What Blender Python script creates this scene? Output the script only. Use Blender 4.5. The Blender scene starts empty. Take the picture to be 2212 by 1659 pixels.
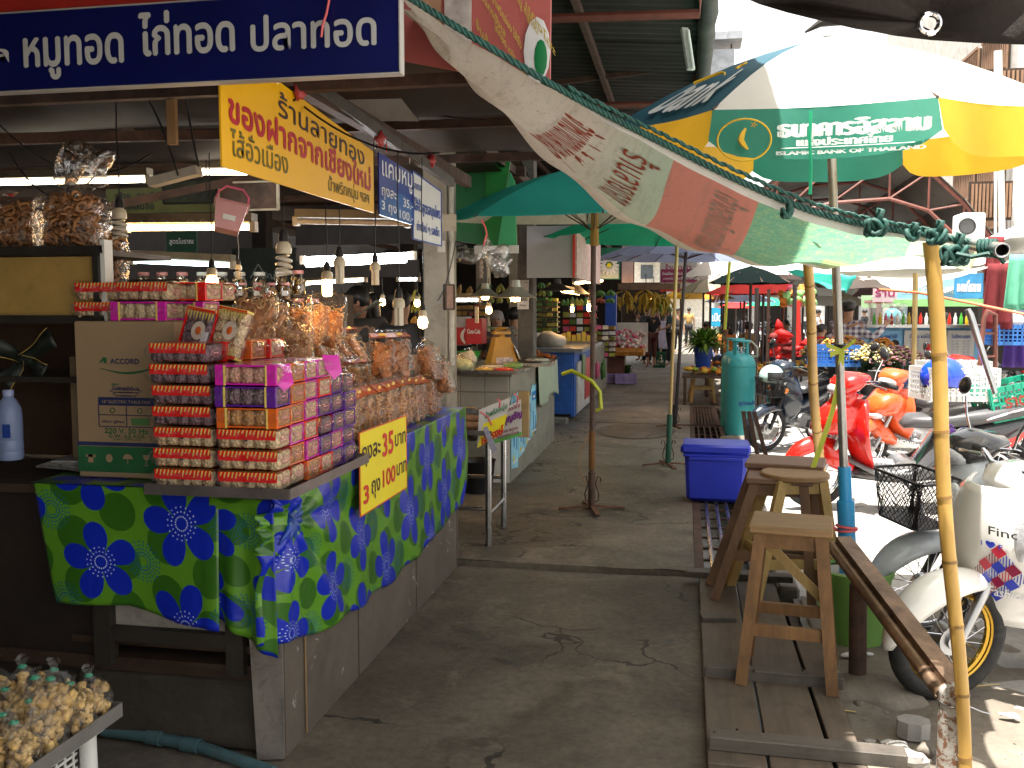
import bpy, bmesh, math, random
from math import sin, cos, pi, radians, sqrt, atan2, exp
from mathutils import Vector, Matrix, noise
C = bpy.context.scene.collection
sc = bpy.context.scene
R = random.Random(7)
FP = 2005.0; PITCH = radians(4.6); YAW = radians(10.62); EYE = 1.6
cd = bpy.data.cameras.new('camera'); cam = bpy.data.objects.new('camera', cd); C.objects.link(cam)
cam.location = (0, 0, EYE); cam.rotation_euler = (pi/2 - PITCH, 0, YAW)
cd.sensor_width = 36; cd.lens = 36*FP/2212; cd.clip_start = .05; cd.clip_end = 2000
sc.camera = cam
SUN_EL, SUN_AZ = radians(79), radians(215)  
wd = bpy.data.worlds.new('World'); sc.world = wd; wd.use_nodes = True
nt = wd.node_tree; bg = nt.nodes['Background']
sk = nt.nodes.new('ShaderNodeTexSky'); sk.sky_type = 'NISHITA'; sk.sun_disc = False
sk.sun_elevation = SUN_EL; sk.sun_rotation = SUN_AZ; sk.air_density = 1.0; sk.dust_density = 2.5; sk.ozone_density = .5
hs = nt.nodes.new('ShaderNodeHueSaturation'); hs.inputs['Saturation'].default_value = .42; nt.links.new(sk.outputs[0], hs.inputs['Color'])   
wm_ = nt.nodes.new('ShaderNodeMix'); wm_.data_type = 'RGBA'; wm_.blend_type = 'MULTIPLY'; wm_.inputs[0].default_value = 1; wm_.inputs[7].default_value = (1.09, 1, .85, 1); nt.links.new(hs.outputs[0], wm_.inputs[6]); nt.links.new(wm_.outputs[2], bg.inputs[0]); bg.inputs[1].default_value = .13
sl = bpy.data.lights.new('sun', 'SUN'); so = bpy.data.objects.new('sun', sl); C.objects.link(so)
sl.energy = 5.0; sl.angle = radians(.55); sl.color = (1, .95, .87)
sdir = Vector((sin(SUN_AZ)*cos(SUN_EL), cos(SUN_AZ)*cos(SUN_EL), sin(SUN_EL)))
so.rotation_euler = sdir.to_track_quat('Z', 'Y').to_euler(); so.location = (5, -5, 30)
vs = sc.view_settings; vs.view_transform = 'Standard'; vs.look = 'None'; vs.gamma = 1; vs.use_curve_mapping = False
vs.exposure = 1.78
cy = sc.cycles
try:
    cy.use_denoising = True; cy.denoiser = 'OPENIMAGEDENOISE'
    cy.use_adaptive_sampling = True; cy.adaptive_threshold = .02
    cy.max_bounces = 7; cy.diffuse_bounces = 4; cy.glossy_bounces = 3; cy.transmission_bounces = 4
    cy.transparent_max_bounces = 28; cy.sample_clamp_indirect = 6; cy.caustics_reflective = False; cy.caustics_refractive = False
except Exception: pass
def ray(u, v):
    x = (u-1106)/FP; y = (829.5-v)/FP
    d = (x, cos(PITCH)+y*sin(PITCH), -sin(PITCH)+y*cos(PITCH)); c, s = cos(YAW), sin(YAW)
    return Vector((d[0]*c-d[1]*s, d[0]*s+d[1]*c, d[2]))
def PY(u, v, y): d = ray(u, v); t = y/d.y; return Vector((d.x*t, y, EYE+d.z*t))
def PX(u, v, x): d = ray(u, v); t = x/d.x; return Vector((x, d.y*t, EYE+d.z*t))
def PZ(u, v, z=0.): d = ray(u, v); t = (z-EYE)/d.z; return Vector((d.x*t, d.y*t, z))
class E:
    """a float socket with arithmetic"""
    def __init__(s, n, k): s.n = n; s.k = k
    def _m(s, op, *a):
        m = s.n.nodes.new('ShaderNodeMath'); m.operation = op
        for i, x in enumerate((s,)+a):
            if isinstance(x, E): s.n.links.new(x.k, m.inputs[i])
            else: m.inputs[i].default_value = x
        return E(s.n, m.outputs[0])
    def __add__(s, o): return s._m('ADD', o)
    __radd__ = __add__
    def __mul__(s, o): return s._m('MULTIPLY', o)
    __rmul__ = __mul__
    def __sub__(s, o): return s._m('SUBTRACT', o)
    def __rsub__(s, o): return (s*-1)+o
    def __truediv__(s, o): return s._m('DIVIDE', o)
    def lt(s, o): return s._m('LESS_THAN', o)
    def gt(s, o): return s._m('GREATER_THAN', o)
    def f(s, op, *a): return s._m(op, *a)
    def fr(s): return s._m('FLOORED_MODULO', 1.0)
def nd(n, t, **k):
    x = n.nodes.new('ShaderNode'+t)
    for a, b in k.items(): setattr(x, a, b)
    return x
def setin(n, node, name, val):
    s = node.inputs[name]
    if isinstance(val, E): n.links.new(val.k, s)
    elif hasattr(val, 'is_linked'): n.links.new(val, s)
    else: s.default_value = val
def rgb(c): return (c[0], c[1], c[2], 1)
def mix(n, f, a, b):
    m = nd(n, 'Mix', data_type='RGBA')
    for i, x in ((0, f), (6, a), (7, b)):
        if isinstance(x, E): n.links.new(x.k, m.inputs[i])
        elif hasattr(x, 'is_linked'): n.links.new(x, m.inputs[i])
        elif i == 0: m.inputs[0].default_value = x
        else: m.inputs[i].default_value = rgb(x)
    return m.outputs[2]
def ramp(n, f, lo, hi):
    m = nd(n, 'MapRange'); setin(n, m, 'Value', f); m.inputs['From Min'].default_value = lo; m.inputs['From Max'].default_value = hi
    return E(n, m.outputs[0])
def coords(n, kind='Object', scale=(1, 1, 1)):
    t = nd(n, 'TexCoord'); m = nd(n, 'Mapping'); m.inputs['Scale'].default_value = scale
    n.links.new(t.outputs[kind], m.inputs[0]); return m.outputs[0]
def noi(n, vec, scale, det=4, rough=.6, dist=0.):
    t = nd(n, 'TexNoise'); n.links.new(vec, t.inputs['Vector'])
    t.inputs['Scale'].default_value = scale; t.inputs['Detail'].default_value = det
    t.inputs['Roughness'].default_value = rough; t.inputs['Distortion'].default_value = dist
    return E(n, t.outputs[0])
def vor(n, vec, scale, feature='F1'):
    t = nd(n, 'TexVoronoi', feature=feature); n.links.new(vec, t.inputs['Vector']); t.inputs['Scale'].default_value = scale
    return E(n, t.outputs['Distance'])
MATS = {}
def base(name):
    m = bpy.data.materials.new(name); m.use_nodes = True; n = m.node_tree; b = n.nodes['Principled BSDF']; return m, n, b
def M(name, col, rough=.6, metal=0., var=.25, vs_=5., bump=.15, bs=40., spec=.5, emit=0., dirt=0., dcol=(.03, .025, .02),
      sc_=(1, 1, 1), coat=0., trans=0., wear=0., wcol=(.3, .2, .12)):
    """one plain material: base colour varied by noise, fine relief, optional dirt, wear and translucency"""
    if name in MATS: return MATS[name]
    m, n, b = base(name); v = coords(n, 'Object', sc_)
    k = noi(n, v, vs_, 5, .6, .3)
    d = tuple(x*(1-var) for x in col); l = tuple(min(1, x*(1+var*.7)) for x in col)
    c = mix(n, ramp(n, k, .3, .7), d, l)
    if dirt > 0:
        c = mix(n, ramp(n, noi(n, v, vs_*2.3, 8, .75, .8), .62-dirt*.25, .8)*min(1, dirt*1.6), c, dcol)
    if wear > 0:
        wm = ramp(n, noi(n, v, vs_*4, 9, .7, .4), .70-wear*.35, .72-wear*.33)
        c = mix(n, wm, c, wcol)
    n.links.new(c, b.inputs['Base Color'])
    rr = ramp(n, noi(n, v, vs_*1.7, 4), .2, .8)*(.25*rough)+rough*.88
    n.links.new(rr.k, b.inputs['Roughness'])
    b.inputs['Metallic'].default_value = metal; b.inputs['Specular IOR Level'].default_value = spec
    b.inputs['Coat Weight'].default_value = coat
    if bump > 0:
        bp = nd(n, 'Bump'); bp.inputs['Strength'].default_value = bump; bp.inputs['Distance'].default_value = .01
        n.links.new(noi(n, v, bs, 6, .65).k, bp.inputs['Height']); n.links.new(bp.outputs[0], b.inputs['Normal'])
    if emit:
        b.inputs['Emission Color'].default_value = rgb(col); b.inputs['Emission Strength'].default_value = emit
    if trans > 0:
        t = nd(n, 'BsdfTranslucent'); n.links.new(c, t.inputs[0]); mx = nd(n, 'MixShader'); mx.inputs[0].default_value = trans
        n.links.new(b.outputs[0], mx.inputs[1]); n.links.new(t.outputs[0], mx.inputs[2])
        n.links.new(mx.outputs[0], n.nodes['Material Output'].inputs[0])
    MATS[name] = m; return m
def wood(name, c1, c2, rough=.65, axis=0, dirt=.3, sc_=1.):
    if name in MATS: return MATS[name]
    m, n, b = base(name); s = [14*sc_]*3; s[axis] = 1.2*sc_
    v = coords(n, 'Object', tuple(s)); g = noi(n, v, 1.6, 8, .7, .6)
    big = noi(n, coords(n), 6, 5, .7)
    c = mix(n, ramp(n, g, .3, .7), c1, c2)
    c = mix(n, ramp(n, big, .5, .75)*dirt*1.6, c, tuple(x*.25 for x in c1))
    n.links.new(c, b.inputs['Base Color']); n.links.new((ramp(n, g, .2, .8)*.2+(rough-.1)).k, b.inputs['Roughness'])
    bp = nd(n, 'Bump'); bp.inputs['Strength'].default_value = .35; bp.inputs['Distance'].default_value = .004
    n.links.new(g.k, bp.inputs['Height']); n.links.new(bp.outputs[0], b.inputs['Normal'])
    MATS[name] = m; return m
def film(name, tint=(1, 1, 1), dens=.12, rough=.12, scale=30., white=.2, fz=.55):
    """thin clear plastic: see-through, with crinkled gloss"""
    if name in MATS: return MATS[name]
    m, n, b = base(name); n.nodes.remove(b); v = coords(n)
    bp = nd(n, 'Bump'); bp.inputs['Strength'].default_value = 1.0; bp.inputs['Distance'].default_value = .02
    h = noi(n, v, scale, 3, .5, 1.5); n.links.new(h.k, bp.inputs['Height'])
    g = nd(n, 'BsdfGlossy'); g.inputs['Roughness'].default_value = rough; n.links.new(bp.outputs[0], g.inputs['Normal'])
    tr = nd(n, 'BsdfTransparent'); tr.inputs[0].default_value = rgb(tint)
    df = nd(n, 'BsdfDiffuse'); df.inputs[0].default_value = rgb(tuple(.75*x for x in tint))
    lw = nd(n, 'LayerWeight'); lw.inputs[0].default_value = .35; n.links.new(bp.outputs[0], lw.inputs['Normal'])
    m1 = nd(n, 'MixShader'); n.links.new((E(n, lw.outputs['Facing'])*fz+dens).k, m1.inputs[0])
    n.links.new(tr.outputs[0], m1.inputs[1]); n.links.new(g.outputs[0], m1.inputs[2])
    m2 = nd(n, 'MixShader'); n.links.new((ramp(n, noi(n, v, scale*.7, 4, .6, 2.), .55, .8)*white).k, m2.inputs[0])
    n.links.new(m1.outputs[0], m2.inputs[1]); n.links.new(df.outputs[0], m2.inputs[2])
    n.links.new(m2.outputs[0], n.nodes['Material Output'].inputs[0]); MATS[name] = m; return m
def glow(name, col, s):
    if name in MATS: return MATS[name]
    m, n, b = base(name); b.inputs['Base Color'].default_value = (.8, .8, .8, 1)
    b.inputs['Emission Color'].default_value = rgb(col); b.inputs['Emission Strength'].default_value = s; MATS[name] = m; return m
def tag(o, label=None, cat=None, group=None, kind=None):
    for k, x in (('label', label), ('category', cat), ('group', group), ('kind', kind)):
        if x: o[k] = x
    return o
def thing(name, label, cat, loc=(0, 0, 0), rz=0., group=None, rot=None, scale=1.):
    o = bpy.data.objects.new(name, None); C.objects.link(o); o.empty_display_size = .1
    o.location = loc; o.rotation_euler = rot if rot else (0, 0, rz); o.scale = (scale,)*3
    return tag(o, label, cat, group)
def wmat(o):
    m = o.matrix_basis.copy() if hasattr(o, 'matrix_basis') else Matrix()
    return wmat(o.parent) @ m if o.parent else m
KIDS = {}
def link(o, parent=None):
    C.objects.link(o)
    if parent: o.parent = parent; KIDS.setdefault(parent.name, []).append(o)
    return o
def dup(o, loc=None, rz=None, label=None, group=None, parent=None, rot=None, scale=None):
    c = o.copy(); link(c, parent)
    for ch in list(KIDS.get(o.name, [])): dup(ch, parent=c)
    if loc is not None: c.location = loc
    if rz is not None: c.rotation_euler = (0, 0, rz)
    if rot is not None: c.rotation_euler = rot
    if scale is not None: c.scale = (scale,)*3
    if label: c['label'] = label
    if group: c['group'] = group
    return c
def basis(d):
    d = Vector(d).normalized(); a = Vector((0, 0, 1)) if abs(d.z) < .95 else Vector((1, 0, 0))
    x = d.cross(a).normalized(); return x, x.cross(d).normalized(), d
class MB:
    def __init__(s): s.v = []; s.f = []; s.m = []; s.uv = {}; s.mi = 0
    def add(s, vs_, fs):
        b = len(s.v); s.v += [Vector(p) for p in vs_]
        for f in fs: s.f.append([b+i for i in f]); s.m.append(s.mi)
        return s
    def box(s, c, d, rot=None, bev=0., taper=1.):
        """box centred at c with full sizes d; rot a Matrix or z angle"""
        x, y, z = d[0]/2, d[1]/2, d[2]/2
        if rot is None: m = Matrix.Identity(3)
        elif isinstance(rot, (int, float)): m = Matrix.Rotation(rot, 3, 'Z')
        else: m = rot
        if bev > 0:
            bev = min(bev, x*.9, y*.9, z*.9); pts = []; f = []
            def ring(ix, iy, zz, k): return [(ix-k, -iy, zz), (ix, -iy+k, zz), (ix, iy-k, zz), (ix-k, iy, zz), (-ix+k, iy, zz), (-ix, iy-k, zz), (-ix, -iy+k, zz), (-ix+k, -iy, zz)]
            t = taper
            rs = [ring(x*t-bev, y*t-bev, -z, bev*.5), ring(x*t, y*t, -z+bev, bev), ring(x, y, z-bev, bev), ring(x-bev, y-bev, z, bev*.5)]
            for r_ in rs: pts += r_
            for k in range(3):
                for i in range(8): j = (i+1) % 8; f.append((k*8+i, k*8+j, k*8+8+j, k*8+8+i))
            f.append(tuple(range(7, -1, -1))); f.append(tuple(range(24, 32)))
        else:
            t = taper
            pts = [(-x*t, -y*t, -z), (x*t, -y*t, -z), (x*t, y*t, -z), (-x*t, y*t, -z), (-x, -y, z), (x, -y, z), (x, y, z), (-x, y, z)]
            f = [(0, 3, 2, 1), (4, 5, 6, 7), (0, 1, 5, 4), (1, 2, 6, 5), (2, 3, 7, 6), (3, 0, 4, 7)]
        c = Vector(c); return s.add([c + m @ Vector(p) for p in pts], f)
    def beam(s, a, b, w, h, up=None):
        """rectangular bar from a to b, w sideways, h along up"""
        a, b = Vector(a), Vector(b); d = (b-a).normalized(); u = Vector(up or (0, 0, 1))
        if abs(d.dot(u)) > .98: u = Vector((0, 1, 0))
        x = d.cross(u).normalized(); z = x.cross(d).normalized(); x *= w/2; z *= h/2
        p = [a-x-z, a+x-z, a+x+z, a-x+z, b-x-z, b+x-z, b+x+z, b-x+z]
        return s.add(p, [(0, 1, 2, 3), (7, 6, 5, 4), (0, 4, 5, 1), (1, 5, 6, 2), (2, 6, 7, 3), (3, 7, 4, 0)])
    def cyl(s, a, b, r, r2=None, n=12, caps=True):
        r2 = r if r2 is None else r2; a, b = Vector(a), Vector(b); x, y, d = basis(b-a); p = []
        for c, q in ((a, r), (b, r2)):
            for i in range(n): t = 2*pi*i/n; p.append(c+x*cos(t)*q+y*sin(t)*q)
        f = [(i, (i+1) % n, n+(i+1) % n, n+i) for i in range(n)]
        if caps: f += [tuple(range(n-1, -1, -1)), tuple(range(n, 2*n))]
        return s.add(p, f)
    def tube(s, pts, r, n=6, closed=False, caps=True):
        pts = [Vector(p) for p in pts]; N = len(pts); p = []; x = None
        for i, c in enumerate(pts):
            if closed: d = pts[(i+1) % N]-pts[i-1]
            else: d = pts[min(i+1, N-1)]-pts[max(i-1, 0)]
            if d.length < 1e-9: d = Vector((0, 0, 1))
            d.normalize()
            if x is None: x = basis(d)[0]
            x = (x-d*x.dot(d)); x = x.normalized() if x.length > 1e-6 else basis(d)[0]
            y = x.cross(d); q = r[i] if isinstance(r, (list, tuple)) else r
            for k in range(n): t = 2*pi*k/n; p.append(c+x*cos(t)*q+y*sin(t)*q)
        f = []
        for i in range(N if closed else N-1):
            j = (i+1) % N
            for k in range(n): l = (k+1) % n; f.append((i*n+k, i*n+l, j*n+l, j*n+k))
        if caps and not closed: f += [tuple(range(n-1, -1, -1)), tuple(range((N-1)*n, N*n))]
        return s.add(p, f)
    def lathe(s, prof, c=(0, 0, 0), n=16, d=(0, 0, 1), caps=False):
        x, y, dd = basis(d); c = Vector(c); p = []
        if dd.z > .95: x, y = Vector((1, 0, 0)), Vector((0, 1, 0))
        for (r, z) in prof:
            for i in range(n): t = 2*pi*i/n; p.append(c+dd*z+x*cos(t)*r+y*sin(t)*r)
        f = []
        for k in range(len(prof)-1):
            for i in range(n): j = (i+1) % n; f.append((k*n+i, k*n+j, (k+1)*n+j, (k+1)*n+i))
        if caps: f += [tuple(range(n-1, -1, -1)), tuple(range((len(prof)-1)*n, len(prof)*n))]
        return s.add(p, f)
    def sphere(s, c, r, n=10, k=6, rz=None, lump=0., seed=0, sq=1.):
        rx, ry, rzz = (r, r, r) if not isinstance(r, tuple) else r; c = Vector(c); p = [c+Vector((0, 0, -rzz))]
        for i in range(1, k):
            a = -pi/2+pi*i/k
            for j in range(n): t = 2*pi*j/n; p.append(c+Vector((rx*cos(a)*cos(t), ry*cos(a)*sin(t), rzz*sin(a))))
        p.append(c+Vector((0, 0, rzz)))
        if sq != 1: p = [c+Vector([R__*(abs(q_/R__)**sq)*(1 if q_ > 0 else -1) for q_, R__ in zip(q-c, (rx, ry, rzz))]) for q in p]
        if lump: p = [c+(q-c)*(1+lump*noise.noise((q-c)/max(rx, .001)*1.4+Vector((seed, seed*2, 0)))) for q in p]
        if rz: m = Matrix.Rotation(rz, 3, 'Z') if not isinstance(rz, Matrix) else rz; p = [c+m @ (q-c) for q in p]
        f = [(0, 1+(j+1) % n, 1+j) for j in range(n)]
        for i in range(k-2):
            b = 1+i*n
            for j in range(n): l = (j+1) % n; f.append((b+j, b+l, b+n+l, b+n+j))
        b = 1+(k-2)*n; e = len(p)-1; f += [(b+j, b+(j+1) % n, e) for j in range(n)]
        return s.add(p, f)
    def torus(s, c, r, q, axis=(0, 1, 0), n=24, k=6, a0=0., a1=2*pi):
        x, y, d = basis(axis); c = Vector(c); full = abs(a1-a0-2*pi) < 1e-6; N = n if full else n+1
        pts = [c+x*cos(a0+(a1-a0)*i/n)*r+y*sin(a0+(a1-a0)*i/n)*r for i in range(N)]
        return s.tube(pts, q, k, full)
    def grid(s, fn, nu, nv, uvf=None, flip=False):
        b = len(s.v)
        for j in range(nv+1):
            for i in range(nu+1):
                u, v = i/nu, j/nv; s.v.append(Vector(fn(u, v)))
                if uvf: s.uv[len(s.v)-1] = uvf(u, v)
        for j in range(nv):
            for i in range(nu):
                a = b+j*(nu+1)+i; q = [a, a+1, a+nu+2, a+nu+1]
                if flip: q.reverse()
                s.f.append(q); s.m.append(s.mi)
        return s
    def prism(s, pts, d):
        """polygon (3-D points) swept by the vector d"""
        n = len(pts); pts = [Vector(p) for p in pts]; d = Vector(d)
        return s.add(pts+[p+d for p in pts], [tuple(range(n-1, -1, -1)), tuple(range(n, 2*n))]+[(i, (i+1) % n, n+(i+1) % n, n+i) for i in range(n)])
    def loft(s, rings, n=12, pw=2.4, caps=True):
        """superellipse rings (x, z, halfwidth y, halfheight) strung along the XZ plane"""
        p = []; N = len(rings)
        for i, (x, z, w, h) in enumerate(rings):
            a, b = rings[max(i-1, 0)], rings[min(i+1, N-1)]
            d = Vector((b[0]-a[0], 0, b[1]-a[1])).normalized(); up = Vector((-d.z, 0, d.x))
            for k in range(n):
                t = 2*pi*k/n; ct, st = cos(t), sin(t)
                yy = w*abs(ct)**(2/pw)*(1 if ct >= 0 else -1); zz = h*abs(st)**(2/pw)*(1 if st >= 0 else -1)
                p.append(Vector((x, yy, z))+up*zz)
        f = []
        for i in range(N-1):
            for k in range(n): l = (k+1) % n; f.append((i*n+k, i*n+l, (i+1)*n+l, (i+1)*n+k))
        if caps: f += [tuple(range(n-1, -1, -1)), tuple(range((N-1)*n, N*n))]
        return s.add(p, f)
    def build(s, name, mat, parent=None, smooth=False, world=False, tag_=None, solid=0., sub=0):
        me = bpy.data.meshes.new(name); vs_ = s.v
        o = bpy.data.objects.new(name, me)
        if world and parent:
            inv = wmat(parent).inverted(); vs_ = [inv @ v for v in vs_]
        elif not parent and vs_:
            lo = Vector([min(v[k] for v in vs_) for k in range(3)]); hi = Vector([max(v[k] for v in vs_) for k in range(3)])
            o.location = ((lo.x+hi.x)/2, (lo.y+hi.y)/2, lo.z); vs_ = [v-o.location for v in vs_]
        me.from_pydata([tuple(v) for v in vs_], [], s.f)
        for m in (mat if isinstance(mat, (list, tuple)) else [mat]): me.materials.append(m)
        if any(s.m): me.polygons.foreach_set('material_index', s.m)
        if s.uv:
            ul = me.uv_layers.new(name='UVMap'); idx = [0]*len(me.loops); me.loops.foreach_get('vertex_index', idx)
            ul.data.foreach_set('uv', [c for i in idx for c in s.uv.get(i, (0, 0))])
        if smooth: me.polygons.foreach_set('use_smooth', [True]*len(me.polygons))
        me.update(); link(o, parent)
        if smooth and smooth != 2:
            try: me.set_sharp_from_angle(angle=radians(42))
            except Exception: pass
        if solid:
            mo = o.modifiers.new('s', 'SOLIDIFY'); mo.thickness = solid; mo.offset = 0
        if sub:
            mo = o.modifiers.new('u', 'SUBSURF'); mo.levels = sub; mo.render_levels = sub
        if tag_: tag(o, *tag_)
        return o
def struct(mb, name, mat, smooth=False):
    o = mb.build(name, mat, None, smooth); o['kind'] = 'structure'; return o
_T = {}
def text_mesh(s):
    if s in _T: return _T[s]
    c = bpy.data.curves.new('t', 'FONT'); c.body = s; c.size = 1; c.resolution_u = 3
    o = bpy.data.objects.new('t', c); C.objects.link(o); dg = bpy.context.evaluated_depsgraph_get(); dg.update()
    me = bpy.data.meshes.new_from_object(o.evaluated_get(dg))
    vs_ = [v.co.copy() for v in me.vertices]; fs = [tuple(p.vertices) for p in me.polygons]
    bpy.data.objects.remove(o); bpy.data.curves.remove(c); bpy.data.meshes.remove(me)
    if not vs_: vs_ = [Vector((0, 0, 0)), Vector((1, 1, 0))]
    lo = (min(v.x for v in vs_), min(v.y for v in vs_)); hi = (max(v.x for v in vs_), max(v.y for v in vs_))
    _T[s] = (vs_, fs, lo, hi); return _T[s]
def letters(mb, s, x, y, w, h, bold=.0, mirror=False, slant=0., fn=None, lay=0):
    """text s fitted into a box centred (x,y) of size w by h in a plane; fn maps (x, y, lift) to 3-D"""
    vs_, fs, lo, hi = text_mesh(s); W, H = max(hi[0]-lo[0], 1e-3), max(hi[1]-lo[1], 1e-3)
    fn = fn or (lambda a, b, k: (a, -.003-k, b))
    offs = [(0, 0)] if bold <= 0 else [(-bold, 0), (bold, 0), (0, bold), (0, -bold)]
    for k, (dx, dy) in enumerate(offs):
        p = []
        for v in vs_:
            a = (v.x-lo[0])/W-.5; b = (v.y-lo[1])/H-.5
            if mirror: a = -a
            p.append(fn(x+a*w+slant*b*h+dx*h, y+b*h+dy*h, k*.0002+lay*.001))
        mb.add(p, fs if not mirror else [tuple(reversed(f)) for f in fs])
    return mb
def sign(name, label, cat, loc, rz, w, h, mat, texts, th=.012, frame=None, fw=.012, group=None, rot=None, shapes=None, panel='panel'):
    """a board: local x runs right, z up, it faces -y. texts: (string, x, y, width, height, material, bold)"""
    o = thing(name, label, cat, loc, rz, group, rot)
    MB().box((w/2, 0, h/2), (w, th, h)).build(panel, mat, o)
    if frame:
        f = MB()
        for a, b in (((0, 0), (w, 0)), ((0, h), (w, h)), ((0, 0), (0, h)), ((w, 0), (w, h))):
            f.beam((a[0], 0, a[1]), (b[0], 0, b[1]), th+.008, fw, up=(0, 0, 1) if a[1] == b[1] else (1, 0, 0))
        f.build('frame', frame, o)
    if shapes:
        for nm, pts, mt in shapes:
            MB().prism([(p[0], -th/2-.0014, p[1]) for p in pts], (0, .001, 0)).build(nm, mt, o)
    for t in texts:
        s, x, y, tw, tht, tm = t[:6]; b = t[6] if len(t) > 6 else .02
        mb = MB(); letters(mb, s, x, y, tw, tht, b, fn=lambda a, c, k: (a, -th/2-.003-k, c))
        mb.build('lettering', tm, o)
    return o
def wire(name, pts, r, mat, label, cat='wire', group=None, n=5):
    return MB().tube(pts, r, n).build(name, mat, None, True, tag_=(label, cat, group))
def catenary(a, b, sag, n=10):
    a, b = Vector(a), Vector(b); return [a.lerp(b, i/n)-Vector((0, 0, sag*4*(i/n)*(1-i/n))) for i in range(n+1)]
def concrete(name, c1, c2, crack=True, stain=.6, moss=(.02, .02, .018)):
    m, n, b = base(name); v = coords(n)
    g = noi(n, v, 1.1, 6, .62, .6); g2 = noi(n, v, 26, 8, .75)
    c = mix(n, ramp(n, g, .3, .7), c1, c2)
    c = mix(n, ramp(n, g2, .35, .7)*.45, c, tuple(x*.55 for x in c1))
    st = ramp(n, noi(n, v, 2.6, 7, .7, 1.2), .5, .72)*stain
    c = mix(n, st, c, moss)
    c = mix(n, ramp(n, noi(n, v, 1.7, 8, .75, .4), .56, .68)*.45, c, tuple(min(1, x*1.45) for x in c2))
    sp = ramp(n, vor(n, v, 21), .06, .035)*ramp(n, noi(n, v, 3, 3), .52, .6)
    c = mix(n, sp*.8, c, tuple(x*.3 for x in c1))
    bp = nd(n, 'Bump'); bp.inputs['Strength'].default_value = .5; bp.inputs['Distance'].default_value = .012
    hh = noi(n, v, 9, 9, .72)
    if crack:
        vv = nd(n, 'VectorMath', operation='ADD'); sn = nd(n, 'TexNoise'); sn.inputs['Scale'].default_value = 2.2; sn.inputs['Detail'].default_value = 6
        n.links.new(v, sn.inputs['Vector']); ms = nd(n, 'VectorMath', operation='SCALE'); ms.inputs['Scale'].default_value = .9
        n.links.new(sn.outputs['Color'], ms.inputs[0]); n.links.new(v, vv.inputs[0]); n.links.new(ms.outputs[0], vv.inputs[1])
        ck = vor(n, vv.outputs[0], .95, 'DISTANCE_TO_EDGE'); cm = ck.lt(.011)*ramp(n, noi(n, v, .9, 2), .47, .53)
        c = mix(n, cm*.85, c, (.012, .011, .01)); hh = hh-cm*2.
    n.links.new(hh.k, bp.inputs['Height']); n.links.new(bp.outputs[0], b.inputs['Normal'])
    n.links.new(c, b.inputs['Base Color']); n.links.new((ramp(n, g2, .3, .8)*.25+.62-st*.35).k, b.inputs['Roughness'])
    MATS[name] = m; return m
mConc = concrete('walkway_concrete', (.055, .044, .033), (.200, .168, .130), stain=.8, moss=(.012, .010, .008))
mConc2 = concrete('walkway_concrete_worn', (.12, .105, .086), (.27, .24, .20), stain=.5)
mRoad = concrete('road_concrete', (.33, .32, .3), (.45, .44, .42), stain=.3, moss=(.12, .11, .1))
mDirt = concrete('dirt', (.13, .11, .085), (.25, .22, .18), crack=False, stain=.5)
mBlack = M('black_plastic', (.012, .012, .014), .35, var=.2, bump=.03)
mRub = M('rubber', (.015, .015, .016), .8, var=.3, bs=120, bump=.3, dirt=.4, dcol=(.09, .08, .07))
mSteel = M('stainless', (.52, .52, .53), .28, 1., var=.12, bump=.05, dirt=.3, dcol=(.2, .17, .14))
mChrome = M('chrome', (.75, .75, .77), .1, 1., var=.08, bump=.02)
mIron = M('rusty_iron', (.075, .04, .028), .72, .3, var=.5, vs_=9, bump=.3, dirt=.5, dcol=(.02, .015, .012))
mRust = M('rust_brown', (.13, .055, .03), .8, .1, var=.5, vs_=12, bump=.4)
mDark = M('dark_grime_and_shade', (.013, .009, .007), .8, var=.4, bump=.2)  # near black, for grimy parts and as painted shade in openings and interiors
mDarkW = wood('dark_wood', (.032, .017, .010), (.062, .035, .019), dirt=.5)
mWhite = M('white_paint', (.72, .71, .68), .45, var=.08, dirt=.25, dcol=(.3, .26, .2), bump=.05)
mCream = M('cream_paint', (.5, .46, .38), .55, var=.15, dirt=.5, dcol=(.14, .1, .07), bump=.15, vs_=3)
mNavy = M('navy_sign', (.004, .007, .09), .3, var=.2, bump=.02)
mYel = M('yellow_sign', (.80, .42, .006), .35, var=.06, bump=.02, vs_=1.5)
mYelP = M('yellow_card', (.86, .72, .02), .4, var=.04, bump=.02)
mRed = M('red_ink', (.62, .03, .02), .45, var=.05, bump=0)
mBlk = M('black_ink', (.02, .02, .022), .5, var=.1, bump=0)
mBluInk = M('blue_ink', (.02, .06, .33), .5, var=.1, bump=0)
mWInk = M('white_ink', (.78, .78, .8), .5, var=.05, bump=0)
mGoldInk = M('gold_ink', (.62, .42, .1), .5, var=.1, bump=0)
mFilm = film('clear_film', dens=.035, white=.05, rough=.14, fz=.34)
mFilm2 = film('soft_bag_film', (.97, .95, .91), dens=.03, rough=.12, scale=18, white=.05, fz=.36)
mBulbOff = M('bulb_glass', (.8, .76, .66), .25, var=.05, bump=0, spec=.6, trans=.3)
mWarm = glow('lit_bulb', (1, .52, .16), 26)
mTube = glow('lit_tube', (.86, .95, 1), 9)
mTubeW = glow('lit_warm_tube', (1, .60, .24), 9)
struct(MB().grid(lambda u, v: (-150+300*u, -60+320*v, -.46), 6, 6), 'ground', mDirt)
struct(MB().grid(lambda u, v: (.62+120*u*u, -6+150*v, -.05+.012*noise.noise((u*300, v*200, 0))), 60, 80), 'road', mRoad)
walk = thing('walkway', None, None, (0, 0, 0)); walk['kind'] = 'structure'; del walk['kind']; walk['kind'] = 'structure'
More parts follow.
